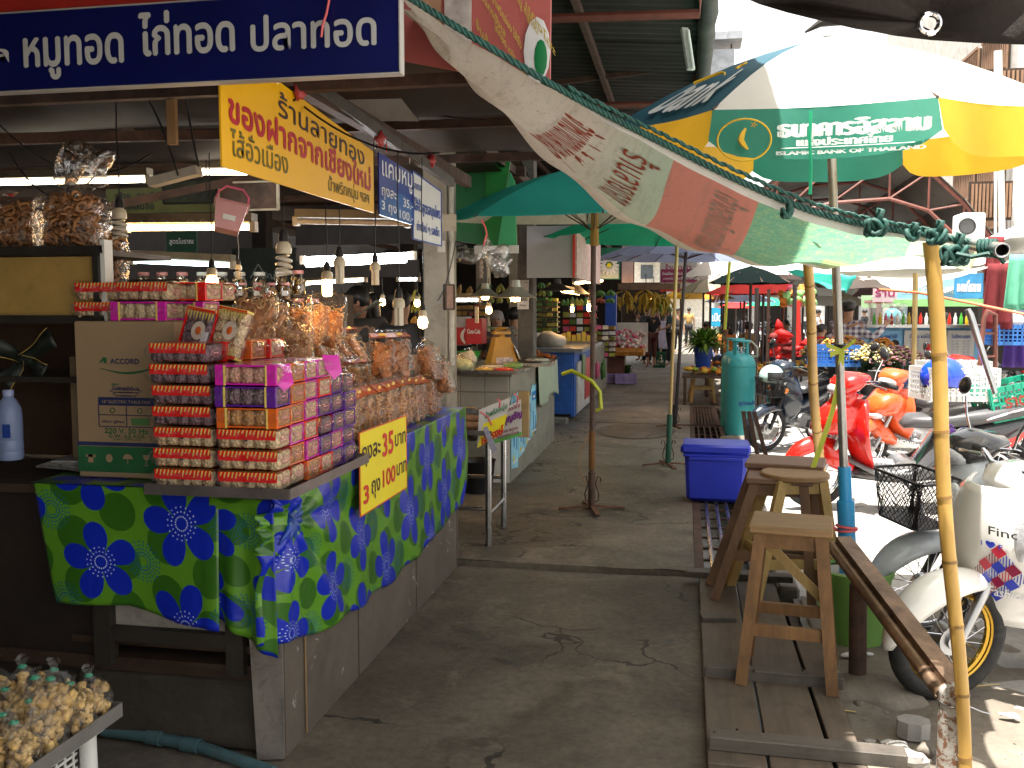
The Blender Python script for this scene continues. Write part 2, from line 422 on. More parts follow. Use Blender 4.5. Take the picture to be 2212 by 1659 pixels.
def slab(x0, x1, y0, y1, top, mat, th=.4, jag=.02):
    n = 26; e0 = [(x0+(x1-x0)*i/n, y0+jag*noise.noise((i*.7, y0, 3))*(1.5 if i < n else .3)) for i in range(n+1)]
    e1 = [(x0+(x1-x0)*i/n, y1-.012+jag*noise.noise((i*.7, y1, 3))) for i in range(n+1)]
    mb = MB()
    def fn(u, v):
        i = min(n-1, int(u*n)); k = u*n-i
        a = Vector(e0[i]).lerp(Vector(e0[i+1]), k); b = Vector(e1[i]).lerp(Vector(e1[i+1]), k)
        p = a.lerp(b, v); ed = min(1, min(v, 1-v)*(y1-y0)/.05)
        return (p.x, p.y, top-.012*(1-ed)**2+.006*noise.noise((p.x*1.5, p.y*1.5, 1)))
    ny = max(8, int((y1-y0)/.12)) if y1 < 20 else 30
    mb.grid(fn, n*3, ny)
    mb.add([(x0, y0, top-th), (x1, y0, top-th), (x1, y0, top-.012), (x0, y0, top-.012)], [(0, 1, 2, 3)])
    mb.add([(x1, y0, top-th), (x1, y1, top-th), (x1, y1, top-.01), (x1, y0, top-.01)], [(0, 1, 2, 3)])
    mb.add([(x0, y0, top-.06), (x1, y0, top-.06), (x1, y1, top-.06), (x0, y1, top-.06)], [(0, 1, 2, 3)])
    return mb.build('slab', mat, walk, True)
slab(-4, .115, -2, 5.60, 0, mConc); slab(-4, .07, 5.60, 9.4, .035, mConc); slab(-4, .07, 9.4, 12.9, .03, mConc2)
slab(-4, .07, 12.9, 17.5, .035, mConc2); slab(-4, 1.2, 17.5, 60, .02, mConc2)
struct(MB().box((-9.2, 12, -.06), (10.4, 60, .1)), 'floor', M('hall_floor', (.06, .055, .05), .7, dirt=.5))
struct(MB().grid(lambda u, v: (-.62+.5*cos(2*pi*u)*v, 12.0+.75*sin(2*pi*u)*v, .044-.006*v*v), 28, 4), 'pavement_patch', mConc, True)
kerb = MB()
for i in range(12): kerb.box((.6, 5.9+i*1.0, -.19+.004*R.random()), (.12, .99, .4+.02*R.random()), .01*(R.random()-.5), .015)
struct(kerb, 'kerb', mConc2)
struct(MB().box((.62, 1.5, -.25), (.1, 9, .36)), 'drain_wall', mConc)
struct(MB().box((.3, 9, -.42), (.6, 26, .03)), 'drain_bed', M('wet_mud', (.02, .018, .014), .15, var=.6, dirt=.3))
struct(MB().grid(lambda u, v: (.66+.9*u*(1-.25*noise.noise((v*7, 2, 0))), 2.2+3.2*v, -.032+.012*noise.noise((u*6, v*15, 5))-.02*u), 24, 50), 'dirt_verge', mDirt, True)
def grate(name, label, y0, y1, x0, x1, nl, nc, mat, bar):
    g = thing(name, label, 'drain grate', (0, 0, 0), group='drain grates beside the walkway')
    fr = MB(); z = .025
    for x in (x0, x1): fr.box((x, (y0+y1)/2, z), (.055, y1-y0, .03))
    for y in (y0, y1): fr.box(((x0+x1)/2, y, z-.002), (x1-x0-.055, .04, .03))
    fr.build('frame', mIron, g)
    for i in range(nl):
        x = x0+(x1-x0)*(i+1)/(nl+1); MB().cyl((x, y0+.02, z+.01), (x, y1-.02, z+.01), bar, n=8).build('bar', mat, g)
    for i in range(nc):
        y = y0+(y1-y0)*(i+1)/(nc+1); MB().box(((x0+x1)/2, y, z-.014), (x1-x0-.05, .035, .012)).build('crossbar', mIron, g)
grate('drain_grate', 'long steel bar grate over the drain in front of the blue cool box', 5.62, 7.72, .1, .49, 4, 6, mSteel, .013)
grate('drain_grate', 'dark lattice grate over the drain beside the turquoise gas cylinders', 9.9, 12.6, .1, .47, 4, 7, mIron, .012)
grate('drain_grate', 'narrow barred grate over the drain just before the plant stool', 12.75, 15.2, .1, .45, 7, 2, mIron, .012)
struct(MB().box((.3, 16.6, -.15), (.5, 2.4, .33), bev=.02), 'drain_cover', mConc)
bw = thing('boardwalk', 'grey weathered plank boards laid over the drain under the wooden stools', 'boardwalk', (.4, 3.3, 0))
mPlank = wood('grey_plank', (.070, .052, .038), (.140, .110, .083), axis=1, dirt=.35)
mPlankX = wood('grey_crossboard', (.07, .058, .048), (.12, .105, .088), axis=0, dirt=.4)
for (x, w, y0, y1, rz) in ((.245, .20, 3.15, 5.45, .025), (.46, .21, 3.12, 5.4, .025), (.63, .10, 3.2, 4.6, .10)):
    MB().box((0, 0, 0), (w, y1-y0, .03), bev=.003).build('plank', mPlank, bw).location = (x-.4-.05, (y0+y1)/2-3.3, .03)
for k, (a, b, y, z, w, h) in enumerate(((.10, .76, 3.27, .07, .075, .05), (.10, .66, 3.93, .065, .06, .05), (.09, .26, 4.68, .055, .11, .03), (.02, .62, 5.43, .062, .09, .035))):
    o = MB().box((0, 0, 0), (b-a, w, h), bev=.004).build('crosspiece', mPlankX, bw); o.location = ((a+b)/2-.4, y-3.3, z); o.rotation_euler = (0, 0, (-.03, -.06, .16, -.03)[k])
nl_ = MB()
for p in ((-.28, -.02), (-.2, .02), (.1, .64), (.3, .0), (-.1, .6)): nl_.cyl((p[0], p[1], .085), (p[0], p[1], .098), .005, n=6)
nl_.build('nail', mIron, bw)['kind'] = 'stuff'
hall = thing('market_hall', 'dark covered market hall over the stalls on the left', 'building', (-1.6, 6, 0))
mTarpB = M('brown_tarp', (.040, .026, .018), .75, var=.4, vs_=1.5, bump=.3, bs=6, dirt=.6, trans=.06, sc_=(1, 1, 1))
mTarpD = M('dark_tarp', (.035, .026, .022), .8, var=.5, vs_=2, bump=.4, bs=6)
def W(mb, name, mat, parent=hall, **k): return mb.build(name, mat, parent, world=True, **k)
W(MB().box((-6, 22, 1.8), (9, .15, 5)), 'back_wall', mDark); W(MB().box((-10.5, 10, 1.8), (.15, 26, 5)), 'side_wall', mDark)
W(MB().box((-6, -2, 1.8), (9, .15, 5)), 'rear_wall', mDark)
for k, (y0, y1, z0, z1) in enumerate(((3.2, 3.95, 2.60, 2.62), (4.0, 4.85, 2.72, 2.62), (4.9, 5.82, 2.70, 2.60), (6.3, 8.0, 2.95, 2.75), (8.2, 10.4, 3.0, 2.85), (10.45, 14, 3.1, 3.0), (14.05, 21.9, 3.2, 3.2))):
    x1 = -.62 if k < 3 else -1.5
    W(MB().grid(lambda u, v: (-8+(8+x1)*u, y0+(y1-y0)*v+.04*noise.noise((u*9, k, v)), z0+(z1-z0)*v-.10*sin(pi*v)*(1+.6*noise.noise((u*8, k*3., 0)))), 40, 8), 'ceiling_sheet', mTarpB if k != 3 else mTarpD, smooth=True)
W(MB().grid(lambda u, v: (-8+7.4*u, -2+4.6*v, 2.8-.08*sin(pi*v)), 10, 6), 'ceiling_sheet', mTarpB, smooth=True)  # unseen sheet beside and behind the camera, added to darken the near left
for k, (y, z, w) in enumerate(((3.22, 2.40, .04), (3.98, 2.60, .05), (4.88, 2.58, .045), (5.86, 2.56, .05), (6.2, 2.9, .09), (8.1, 2.8, .08), (10.4, 2.85, .08), (14, 2.95, .1))):
    W(MB().beam((-8, y, z), (-.62 if k < 4 else -1.4, y, z), w, w), 'rafter', mIron)
for (x, y0, y1, z) in ((-1.42, 2.66, 6, 2.43), (-1.5, 6, 21, 2.8), (-3.2, 2.7, 21, 2.66), (-5.2, 2.7, 21, 2.7)):
    W(MB().beam((x, y0, z), (x, y1, z), .05, .07), 'beam', mIron)
for (a, b) in (((-4.2, 2.8, 2.2), (-1.9, 5.2, 2.62)), ((-4, 5, 2.1), (-2.4, 6.5, 2.7)), ((-6, 6, 2.4), (-2.2, 9, 2.7))):
    W(MB().beam(a, b, .05, .05), 'brace', mIron)
pa = MB().beam((-1.40, 2.65, 2.47), (-1.40, 5.5, 2.36), .035, .05)
W(pa, 'angle_rail', M('grimy_metal', (.09, .08, .07), .6, .4, var=.4, dirt=.4))
mPil = M('pillar_cream', (.27, .235, .18), .6, var=.15, vs_=3, dirt=.55, dcol=(.10, .075, .05), bump=.25)
def pillar(x, y, w, d, z, mat): W(MB().box((x, y, z/2+.02), (w, d, z), bev=.008), 'pillar', mat)
pillar(-1.77, 6.6, .17, .30, 2.75, mPil); pillar(-1.68, 9.85, .17, .2, 3.9, M('pillar_grey', (.12, .11, .1), .8, var=.3, dirt=.5, bump=.3))
pillar(-2.7, 12.3, .16, .2, 2.9, mPil); pillar(-3.0, 16.5, .25, .3, 3.5, mPil); pillar(-4.3, 9, .16, .16, 3, mDark); pillar(-3.8, 12.5, .2, .2, 3, mDark)
W(MB().cyl((-1.66, 6.5, 1.2), (-1.66, 6.5, 2.6), .02, n=8), 'drainpipe', mCream)
cr = thing('corrugated_roof', 'high dark corrugated iron roof above the walkway', 'roof', (-2, 15, 3.9))
mCor = M('corrugated_iron', (.035, .032, .028), .7, .3, var=.5, vs_=2, dirt=.5, bump=.1)
for k in range(12):
    y0 = -3.1+k*3.0  # nearest sheets run on out of view, added to shade the walkway
    W(MB().grid(lambda u, v: (-5.5+5.66*u, y0+3.04*v, 4.02+.42*(1-u)+.014*sin((y0+3.04*v)*2*pi/.16)+.01*(k % 2)), 4, 110), 'roof_sheet', mCor, cr, smooth=True)
for y in (7.0, 10, 13.2, 16.5, 20, 24):
    W(MB().tube([(-5.4, y, 3.86), (.06, y, 3.72), (.06, y, 4.0)], .035, 8), 'truss_pipe', M('red_oxide', (.16, .05, .035), .6, var=.3, dirt=.4), cr)
    W(MB().beam((-2.6, y, 3.9), (-.2, y+.02, 4.1), .04, .05).beam((-4, y, 3.85), (-4, y, 4.3), .04, .04), 'truss_web', mIron, cr)
for x in (-4.4, -2.6, -.9): W(MB().beam((x, -3, 4.02-.07*x-.05), (x, 32, 4.02-.07*x-.05), .05, .08), 'purlin', mIron, cr)
W(MB().tube([(.13+.02*noise.noise((i*.9, 0, 0)), 6.4+i*.35, 3.97+.03*noise.noise((i*.7, 5, 0))) for i in range(70)], [.075+.02*noise.noise((i*1.7, 1, 0)) for i in range(70)], 9), 'rolled_tarp', M('rolled_tarp', (.035, .045, .04), .7, var=.4, bump=.6, bs=20), cr, smooth=True)
t = thing('ceiling_light', 'slim dusty fluorescent light hanging crooked at the high roof edge', 'ceiling light', (.02, 7.1, 3.6))
W(MB().beam(PY(1478, 62, 7.1), PY(1492, 150, 7.0), .05, .03), 'batten', M('light_batten', (.45, .5, .46), .5, dirt=.3), t)
W(MB().cyl(PY(1486, 66, 7.06), PY(1498, 150, 6.96), .013, n=8), 'tube', M('dead_tube', (.62, .72, .66), .3), t)
mDarkPl = M('grimy_plinth', (.045, .036, .028), .8, var=.4, bump=.4, dirt=.4)
ctr = thing('snack_counter', 'long snack stall counter with grey side boards at the left front', 'counter', (-2.2, 4.2, 0))
CX, CY0, CY1, CZ = -1.41, 2.96, 5.62, .965
mBoard = M('grey_board', (.115, .095, .078), .62, var=.25, vs_=2.2, dirt=.5, dcol=(.05, .037, .028), bump=.15, wear=.2, wcol=(.35, .35, .34))
for (y0, y1) in ((2.99, 3.74), (3.75, 4.62), (4.63, 5.5)):
    W(MB().box((CX+.018, (y0+y1)/2, .455), (.022, y1-y0-.006, .9)), 'side_board', mBoard, ctr)
W(MB().prism([(CX+.03, 2.985, .01), (CX-.06, 2.96, .01), (CX-.10, 2.96, .93), (CX+.03, 2.985, .93)], (0, -.014, 0)), 'corner_strip', M('zinc_strip', (.24, .21, .19), .45, .5, var=.3, dirt=.5), ctr)
W(MB().box((-2.1, 4.3, .945), (1.4, 2.65, .03)), 'top_board', mDarkW, ctr)
fr = MB()
for x in (-2.08, -1.56): fr.box((x, 2.995, .62), (.065, .05, .64))
for z in (.42, .70): fr.box((-1.82, 2.997, z), (.455, .045, .05))
W(fr, 'front_frame', M('dark_frame', (.030, .024, .019), .6, var=.3, dirt=.4), ctr)
W(MB().box((-1.82, 3.02, .56), (.46, .02, .24)), 'front_panel', M('dusty_white_panel', (.36, .33, .29), .6, var=.12, dirt=.5, dcol=(.12, .1, .08)), ctr)
W(MB().box((-1.82, 3.02, .82), (.46, .02, .2)), 'front_panel', M('dusty_white_panel', (.3, .27, .23)), ctr)
W(MB().box((-2.45, 3.03, .47), (.67, .03, .95)), 'front_panel', M('dark_plywood', (.020, .011, .007), .7, var=.3, dirt=.3), ctr)
W(MB().box((-2.2, 3.1, .30), (1.6, .2, .05)).box((-1.85, 3.06, .385), (.75, .12, .025)), 'shelf_board', mDarkW, ctr)
W(MB().box((-1.83, 3.08, .135), (.78, .16, .27), bev=.02), 'plinth', mDarkPl, ctr)
W(MB().box((-2.1, 5.60, .48), (1.4, .02, .9)), 'end_board', mBoard, ctr)
W(MB().box((-3.4, 3.6, .47), (1.3, 1.1, .95)), 'rear_box', mDark, ctr)
rope = MB().tube([(CX+.036, 3.16, .62-.03*i) for i in range(21)], .004, 5)
W(rope, 'cord', M('twine', (.24, .15, .07), .8), ctr)
W(MB().tube([(CX+.036, 4.5, .72-.03*i) for i in range(12)], .005, 5), 'cord', M('orange_twine', (.3, .14, .03), .8), ctr)
MB().tube([PZ(225, 1578, .03), PZ(330, 1592, .03), PZ(430, 1612, .025), PZ(590, 1668, .02)], .022, 10).cyl(PZ(320, 1590, .03), PZ(350, 1596, .03), .028, n=10).cyl(PZ(395, 1606, .028), PZ(430, 1612, .028), .027, n=10).build(
    'water_pipe', M('pale_blue_pvc', (.06, .125, .14), .5, dirt=.5, dcol=(.06, .07, .07)), None, True, tag_=('faded blue plastic water pipe lying on the ground under the counter', 'pipe'))
def cloth_mat():
    m, n, b = base('flower_oilcloth'); t = nd(n, 'TexCoord'); sp = nd(n, 'SeparateXYZ'); n.links.new(t.outputs['UV'], sp.inputs[0])
    X, Y = E(n, sp.outputs[0]), E(n, sp.outputs[1])
    def cells(px, py, S, oy=0., ox=0.):
        a = (px+ox)/S; col = a.f('FLOOR'); bb = (py+oy)/S+(col.f('FLOORED_MODULO', 2.)*.5)
        return (a.fr()-.5)*S, (bb.fr()-.5)*S, col, bb.f('FLOOR')
    def polar(x, y): return (x*x+y*y).f('SQRT'), y.f('ARCTAN2', x)
    g1, g2, bl = (.10, .27, .018), (.032, .125, .010), (.006, .022, .42)
    c = mix(n, 0., g1, g1)
    x, y, cc, rr = cells(X, Y, .19, .05, .03); r, th = polar(x, y)                   
    c = mix(n, r.lt(.075), c, g2)
    x, y, cc, rr = cells(X, Y, .36, .2, .18); r, th = polar(x, y)                   
    ring = ((r/.0135).fr()-.5)*.0135; ang = (((th*(24/(2*pi))).fr())-.5)*(2*pi/24)*r
    dot = (ring*ring+ang*ang).f('SQRT').lt(.0042)*r.lt(.082)*r.gt(.02); c = mix(n, dot, c, (.01, .12, .16))
    x, y, cc, rr = cells(X, Y, .36, .04, .0); r, th = polar(x, y)                       
    ph = th+cc*1.1+rr*.7+.3; pr_ = (ph*2.5).f('COSINE').f('ABSOLUTE').f('POWER', .40)*.158
    c = mix(n, r.lt(pr_), c, bl)
    ring = ((r/.0165).fr()-.5)*.0165; ang = (((th*(18/(2*pi))).fr())-.5)*(2*pi/18)*r
    dot = (ring*ring+ang*ang).f('SQRT').lt(.0030)*r.lt(.068)*r.gt(.016); c = mix(n, dot, c, (.42, .5, .72))
    n.links.new(c, b.inputs['Base Color']); b.inputs['Roughness'].default_value = .28; b.inputs['Specular IOR Level'].default_value = .5
    v = coords(n); bp = nd(n, 'Bump'); bp.inputs['Strength'].default_value = .35; bp.inputs['Distance'].default_value = .02
    n.links.new(noi(n, v, 5, 3, .5, .8).k, bp.inputs['Height']); n.links.new(bp.outputs[0], b.inputs['Normal'])
    return m
mCloth = cloth_mat()
tc = thing('tablecloth', 'green oilcloth with big blue flowers draped over the front snack counter', 'tablecloth', (-1.8, 4.2, .97))
def lerpt(tab, x):
    if x <= tab[0][0]: return tab[0][1]
    for (a, p), (b, q) in zip(tab, tab[1:]):
        if x <= b: return p+(q-p)*(x-a)/(b-a)
    return tab[-1][1]
xl, xr = PY(70, 1040, 2.93).x, PY(470, 1060, 2.93).x
bot = [(0, PY(105, 1300, 2.93).z), (.45, PY(290, 1310, 2.93).z), (.75, PY(380, 1345, 2.93).z), (1, PY(462, 1360, 2.93).z)]
def front(u, v):
    x = xl+(xr-xl)*u+.075*(1-u)*v; zt = .975; z = zt+(lerpt(bot, u)-zt)*v
    return (x, 2.935-.012*sin(u*9)*v-.006*v-.035*max(0, u-.9)*10*v*(1-(u-.9)*10*.8), z)
W(MB().grid(front, 60, 30, lambda u, v: (.30+.75*u, .62-.47*v)), 'front_drape', mCloth, tc, smooth=2, solid=.002)
sb = [(u, v) for u, v in ((515, 1415), (560, 1408), (620, 1390), (700, 1350), (780, 1300), (850, 1250), (900, 1190), (960, 1130), (992, 1085), (1003, 1000), (1015, 890))]
sbt = [(PX(u, v, -1.375).y, PX(u, v, -1.375).z) for u, v in sb]; sbt.sort()
kn = Vector((0, 3.02, .86))
def side(u, v):
    y = 2.90+(5.72-2.90)*u; zb = lerpt(sbt, y)-.01*sin(y*14); zt = .972+.012*u
    z = zt+(zb-zt)*v; d = Vector((0, y-kn.y, z-kn.z)); r = d.length; a = atan2(d.z, d.y)
    f = (.030*abs(sin(a*5.2+.6))**.7+.012*sin(a*13))*exp(-r*1.5)*min(1, r/.10) if r > 1e-4 else 0
    f += .016*sin(y*5.5+z*3)*v+.008*sin(y*17+2*z)*v
    x = -1.374+max(f, -.002)+.010*v
    if y < 2.98: x -= (2.98-y)*.9*(1 if z < .9 else .3)
    return (x, y, z)
W(MB().grid(side, 220, 44, lambda u, v: (1.15+2.82*u*1.0, .66-.75*v*(1-.45*u))), 'side_drape', mCloth, tc, smooth=2, solid=.002)
def inner(u, v):
    x = -1.62+.24*u; zb = .22+.10*(1-u)*2; z = .95+(PY(520, 1410, 2.97).z-.95)*v*(.75+.25*u)
    return (x, 2.932+.016*sin(u*14)*v-.006*u, z)
W(MB().grid(inner, 30, 24, lambda u, v: (.93+.26*u, .66-.62*v)), 'corner_fold', mCloth, tc, smooth=2, solid=.002)
knot = MB()
for k in range(7):
    a = -2.4+k*.5; p0 = Vector((-1.372, 3.03, .865)); p1 = p0+Vector((.004, cos(a)*.12, sin(a)*.11)); knot.tube([p0, p0.lerp(p1, .5)+Vector((.016, 0, 0)), p1], [.022, .012, .003], 7)
W(knot, 'gathered_folds', M('gathered_blue', (.015, .06, .36), .3, var=.5, vs_=9, wear=.3, wcol=(.1, .24, .03)), tc, smooth=2)
W(MB().grid(lambda u, v: (-2.32+.94*u, 2.93+2.78*v, .978+.003*noise.noise((u*9, v*20, 0))), 20, 30, lambda u, v: (u, v*3)), 'top_cover', mCloth, tc, smooth=2)
MB().sphere(PY(540, 1076, 2.94)+Vector((0, .03, 0)), (.07, .035, .02), 12, 6, lump=.5).build('rag', M('grey_rag', (.22, .2, .2), .9, var=.6, vs_=25), None, True, tag_=('crumpled grey rag tucked under the metal tray at the corner', 'rag'))
tx0, tx1, ty0, ty1 = -1.80, -1.275, 2.83, 3.60
tr = thing('metal_tray', 'shallow steel tray on the counter corner under the stacked cracker packs', 'tray', ((tx0+tx1)/2, (ty0+ty1)/2, .985))
W(MB().box(((tx0+tx1)/2, (ty0+ty1)/2, .985), (tx1-tx0, ty1-ty0, .006)), 'bottom', mSteel, tr)
rim = MB()
for a, b in (((tx0, ty0), (tx1, ty0)), ((tx1, ty0), (tx1, ty1)), ((tx1, ty1), (tx0, ty1)), ((tx0, ty1), (tx0, ty0))): rim.beam((a[0], a[1], .992), (b[0], b[1], .992), .006, .036)
W(rim, 'rim', M('tray_rim', (.23, .2, .19), .4, .7, var=.3, dirt=.3), tr)
def puffed(name, col):
    m, n, b = base(name); v = coords(n)
    d = vor(n, v, 95); k = noi(n, v, 30, 4)
    c = mix(n, ramp(n, d, .15, .6), col, tuple(x*.42 for x in col)); c = mix(n, ramp(n, k, .4, .7)*.5, c, tuple(min(1, x*1.35) for x in col))
    n.links.new(c, b.inputs['Base Color']); b.inputs['Roughness'].default_value = .6
    bp = nd(n, 'Bump'); bp.inputs['Strength'].default_value = 1.; bp.inputs['Distance'].default_value = .006
    n.links.new((1-d).k if isinstance(1-d, E) else d.k, bp.inputs['Height']); n.links.new(bp.outputs[0], b.inputs['Normal']); MATS[name] = m; return m
pBeige, pPurp, pPink, pOr = puffed('puffed_beige', (.95, .64, .38)), puffed('puffed_purple', (.24, .14, .17)), puffed('puffed_pink', (.85, .42, .30)), puffed('puffed_orange', (.66, .33, .12))
sRed, sMag, sVio, sOra = [M(a, b, .22, var=.08, bump=.1, bs=25, coat=.3) for a, b in (('red_wrap', (.80, .015, .015)), ('magenta_wrap', (.68, .02, .42)), ('violet_wrap', (.12, .02, .3)), ('orange_wrap', (.75, .14, .02)))]
mDrip = M('yellow_drip', (.8, .6, .14), .35, bump=0)
mTag = M('white_tag', (.7, .7, .72), .4, bump=0)
PL, PW, PH = .215, .115, .064
def pack(kind, grain, label, wrapm):
    o = thing('cracker_pack', label, 'snack pack', (0, -50, 0), group='rice cracker packs piled on the counter')
    g = MB()
    for i in range(5):
        for j in range(2):
            g.sphere((-PL/2+.022+i*(PL-.044)/4, -PW/4+.003+j*(PW/2-.006), PH/2), (.0225, .029, PH*.47), 12, 8, lump=.12, seed=i+j*7, sq=.42)
    g.build('cracker_bars', grain, o, 2)
    w = MB(); x0, x1, t = -PL/2+.002, PL/2-.002, .0015
    if kind == 'drip':
        for (a, b) in (((-PW/2-.001, PH*.50), (-PW/2-.001, PH+.001)), ((-PW/2, PH+.001), (PW/2, PH+.001)), ((PW/2+.001, PH+.001), (PW/2+.001, PH*.55))):
            w.add([(x0, a[0], a[1]), (x1, a[0], a[1]), (x1, b[0], b[1]), (x0, b[0], b[1])], [(0, 1, 2, 3)])
        wo = w.build('wrapper', wrapm, o); d = MB(); rr = random.Random(3)
        for i in range(15):
            x = x0+.008+i*(x1-x0-.016)/14; h = .012+.013*rr.random(); s_ = .005
            d.add([(x-.0022+s_, -PW/2-.003, PH+.001), (x+.0036+s_, -PW/2-.003, PH+.001), (x+.0022, -PW/2-.003, PH-h), (x-.0016, -PW/2-.003, PH-h+.002)], [(0, 1, 2, 3)])
            d.add([(x-.0022+s_, -PW/2-.003, PH+.003), (x+.0036+s_, -PW/2-.003, PH+.003), (x+.006+s_, -PW/2+.03, PH+.003), (x+.003+s_, -PW/2+.034, PH+.003)], [(0, 1, 2, 3)])
        d.build('drip_print', mDrip, wo)
        MB().box((.0, -PW/2-.003, PH*.47), (.012, .001, .005)).build('date_stamp', mBlk, o)
    else:
        for x in (x0+.014, x1-.014):
            w.box((x, -PW/2-.002, PH/2), (.030, .003, PH+.003)).box((x, 0, PH+.001), (.030, PW+.004, .003))
        for z in (.003, PH-.0005): w.box((0, 0, z), (PL+.001, PW+.003, .005))
        w.box((x1, -PW/2+.004, PH/2), (.004, .012, PH+.002)).box((x1, PW/2-.003, PH/2), (.004, .006, PH+.002))
        wo = w.build('wrapper', wrapm, o)
        MB().box((x1-.032, -PW/2-.003, PH/2), (.006, .004, PH+.0035)).box((x0+.032, -PW/2-.003, PH/2), (.006, .004, PH+.0035)).build('wrapper_stripe', mDrip, wo)
    e = MB()                                                 
    e.tube([(PL/2+.003, .032*cos(2*pi*k/14), PH/2+.013*sin(2*pi*k/14)) for k in range(14)], .0016, 4, True).box((PL/2+.003, 0, PH/2), (.001, .036, .005)).build('end_print', M('pink_print', (.7, .25, .3), .4, bump=0), o)['kind'] = 'stuff'
    f = MB(); fx, fy, fz = PL/2+.004, PW/2+.005, PH+.006
    def fl(u, v):
        a = 2*pi*u; s_, c_ = sin(a), cos(a); q = .5
        yy = fy*(abs(c_)**q)*(1 if c_ > 0 else -1); zz = fz/2+fz/2*(abs(s_)**q)*(1 if s_ > 0 else -1)
        x = -fx-.02+(2*fx+.04)*v; e_ = min(1, min(v, 1-v)/.10); k = e_**.5
        zz = fz*.5+(zz-fz*.5)*(.12+.88*k); yy *= .88+.12*k
        return (x, yy+.003*noise.noise((x*60, a*2, 1)), zz+.0035*noise.noise((x*60, a*2, 4)))
    f.grid(fl, 20, 16); f.build('film', mFilm, o, 2)
    return o
P = {'rb': pack('drip', pBeige, 'x', sRed), 'rp': pack('drip', pPurp, 'x', sRed), 'mp': pack('band', pPink, 'x', sMag), 'vp': pack('band', pPurp, 'x', sVio), 'ob': pack('band', pOr, 'x', sOra), 'mb': pack('band', pBeige, 'x', sMag), 'rr': pack('band', pBeige, 'x', sRed)}
desc = {'rb': 'beige cracker pack with red band', 'rp': 'purple cracker pack with red band', 'mp': 'pink cracker pack with magenta ends', 'vp': 'dark cracker pack with violet ends',
        'ob': 'golden cracker pack with orange ends', 'mb': 'beige cracker pack with magenta ends', 'rr': 'beige cracker pack with red edges'}
first = {}
ordn = ['bottom', 'second', 'third', 'fourth', 'fifth', 'sixth', 'seventh', 'eighth', 'ninth']
def put(k, p, rz=0., where='', rot=None, scale=1.):
    r = rot if rot is not None else (0, 0, rz+.04*(R.random()-.5)); lab = desc[k]+' '+where
    if k not in first:
        o = P[k]; first[k] = o; o.location = p; o.rotation_euler = r; o['label'] = lab; o.scale = (scale,)*3
    else: o = dup(P[k], p, None, lab, rot=r, scale=scale)
    return o
z0 = .992; HZ = .0715
cols = [(-1.675, 2.915, ['rb', 'rb', 'rb', 'rp', 'rp', 'rp', 'rp'], 'in the left front stack'),
        (-1.435, 2.905, ['rb', 'rb', 'rb', 'ob', 'vp', 'mp'], 'in the right front stack'),
        (-1.435, 3.03, ['rb', 'ob', 'mb', 'ob', 'ob', 'ob'], 'in the stack behind the right front one'),
        (-1.435, 3.155, ['ob', 'mp', 'rr', 'mb', 'mb', 'mb'], 'in the third stack along the tray edge'),
        (-1.435, 3.28, ['rr', 'vp', 'rp', 'vp', 'rr', 'mb'], 'in the fourth stack along the tray edge'),
        (-1.435, 3.405, ['vp', 'mp', 'vp', 'vp', 'vp'], 'in the fifth stack along the tray edge'),
        (-1.435, 3.53, ['vp', 'vp', 'vp', 'vp', 'rp'], 'in the stack at the far tray corner'),
        (-1.675, 3.045, ['rb', 'rp', 'rb', 'rp', 'rb', 'rp', 'rr'], 'in the second left stack'),
        (-1.65, 3.175, ['rb', 'rb', 'rb', 'rp', 'rb', 'ob', 'ob'], 'in the third left stack'),
        (-1.64, 3.305, ['rb', 'rb', 'rb', 'rb', 'rb', 'rr', 'rr'], 'in the fourth left stack')]
for x, y, ks, wh in cols:
    for i, k in enumerate(ks): put(k, (x+.012*(R.random()-.5), y+.006*(R.random()-.5), z0+i*HZ), 0, f'{ordn[i]} {wh}')
for (x, y, z) in ((-1.33, 2.86, 1.37), (-1.318, 3.28, 1.38)):
    MB().add([(x-.02, y, z+.05), (x+.01, y+.09, z+.045), (x+.025, y+.085, z-.02), (x+.012, y+.035, z-.045), (x-.005, y-.002, z-.005)], [(0, 1, 2, 3, 4)]).build(
        'loose_wrapper', sMag, None, solid=.001, tag_=('loose flap of magenta wrapper on top of the front stack' if y < 3 else 'loose flap of magenta wrapper above the stacks farther along the tray', 'wrapper'))
rt = Matrix.Rotation(radians(-12), 3, 'Y') @ Matrix.Rotation(radians(72), 3, 'X')
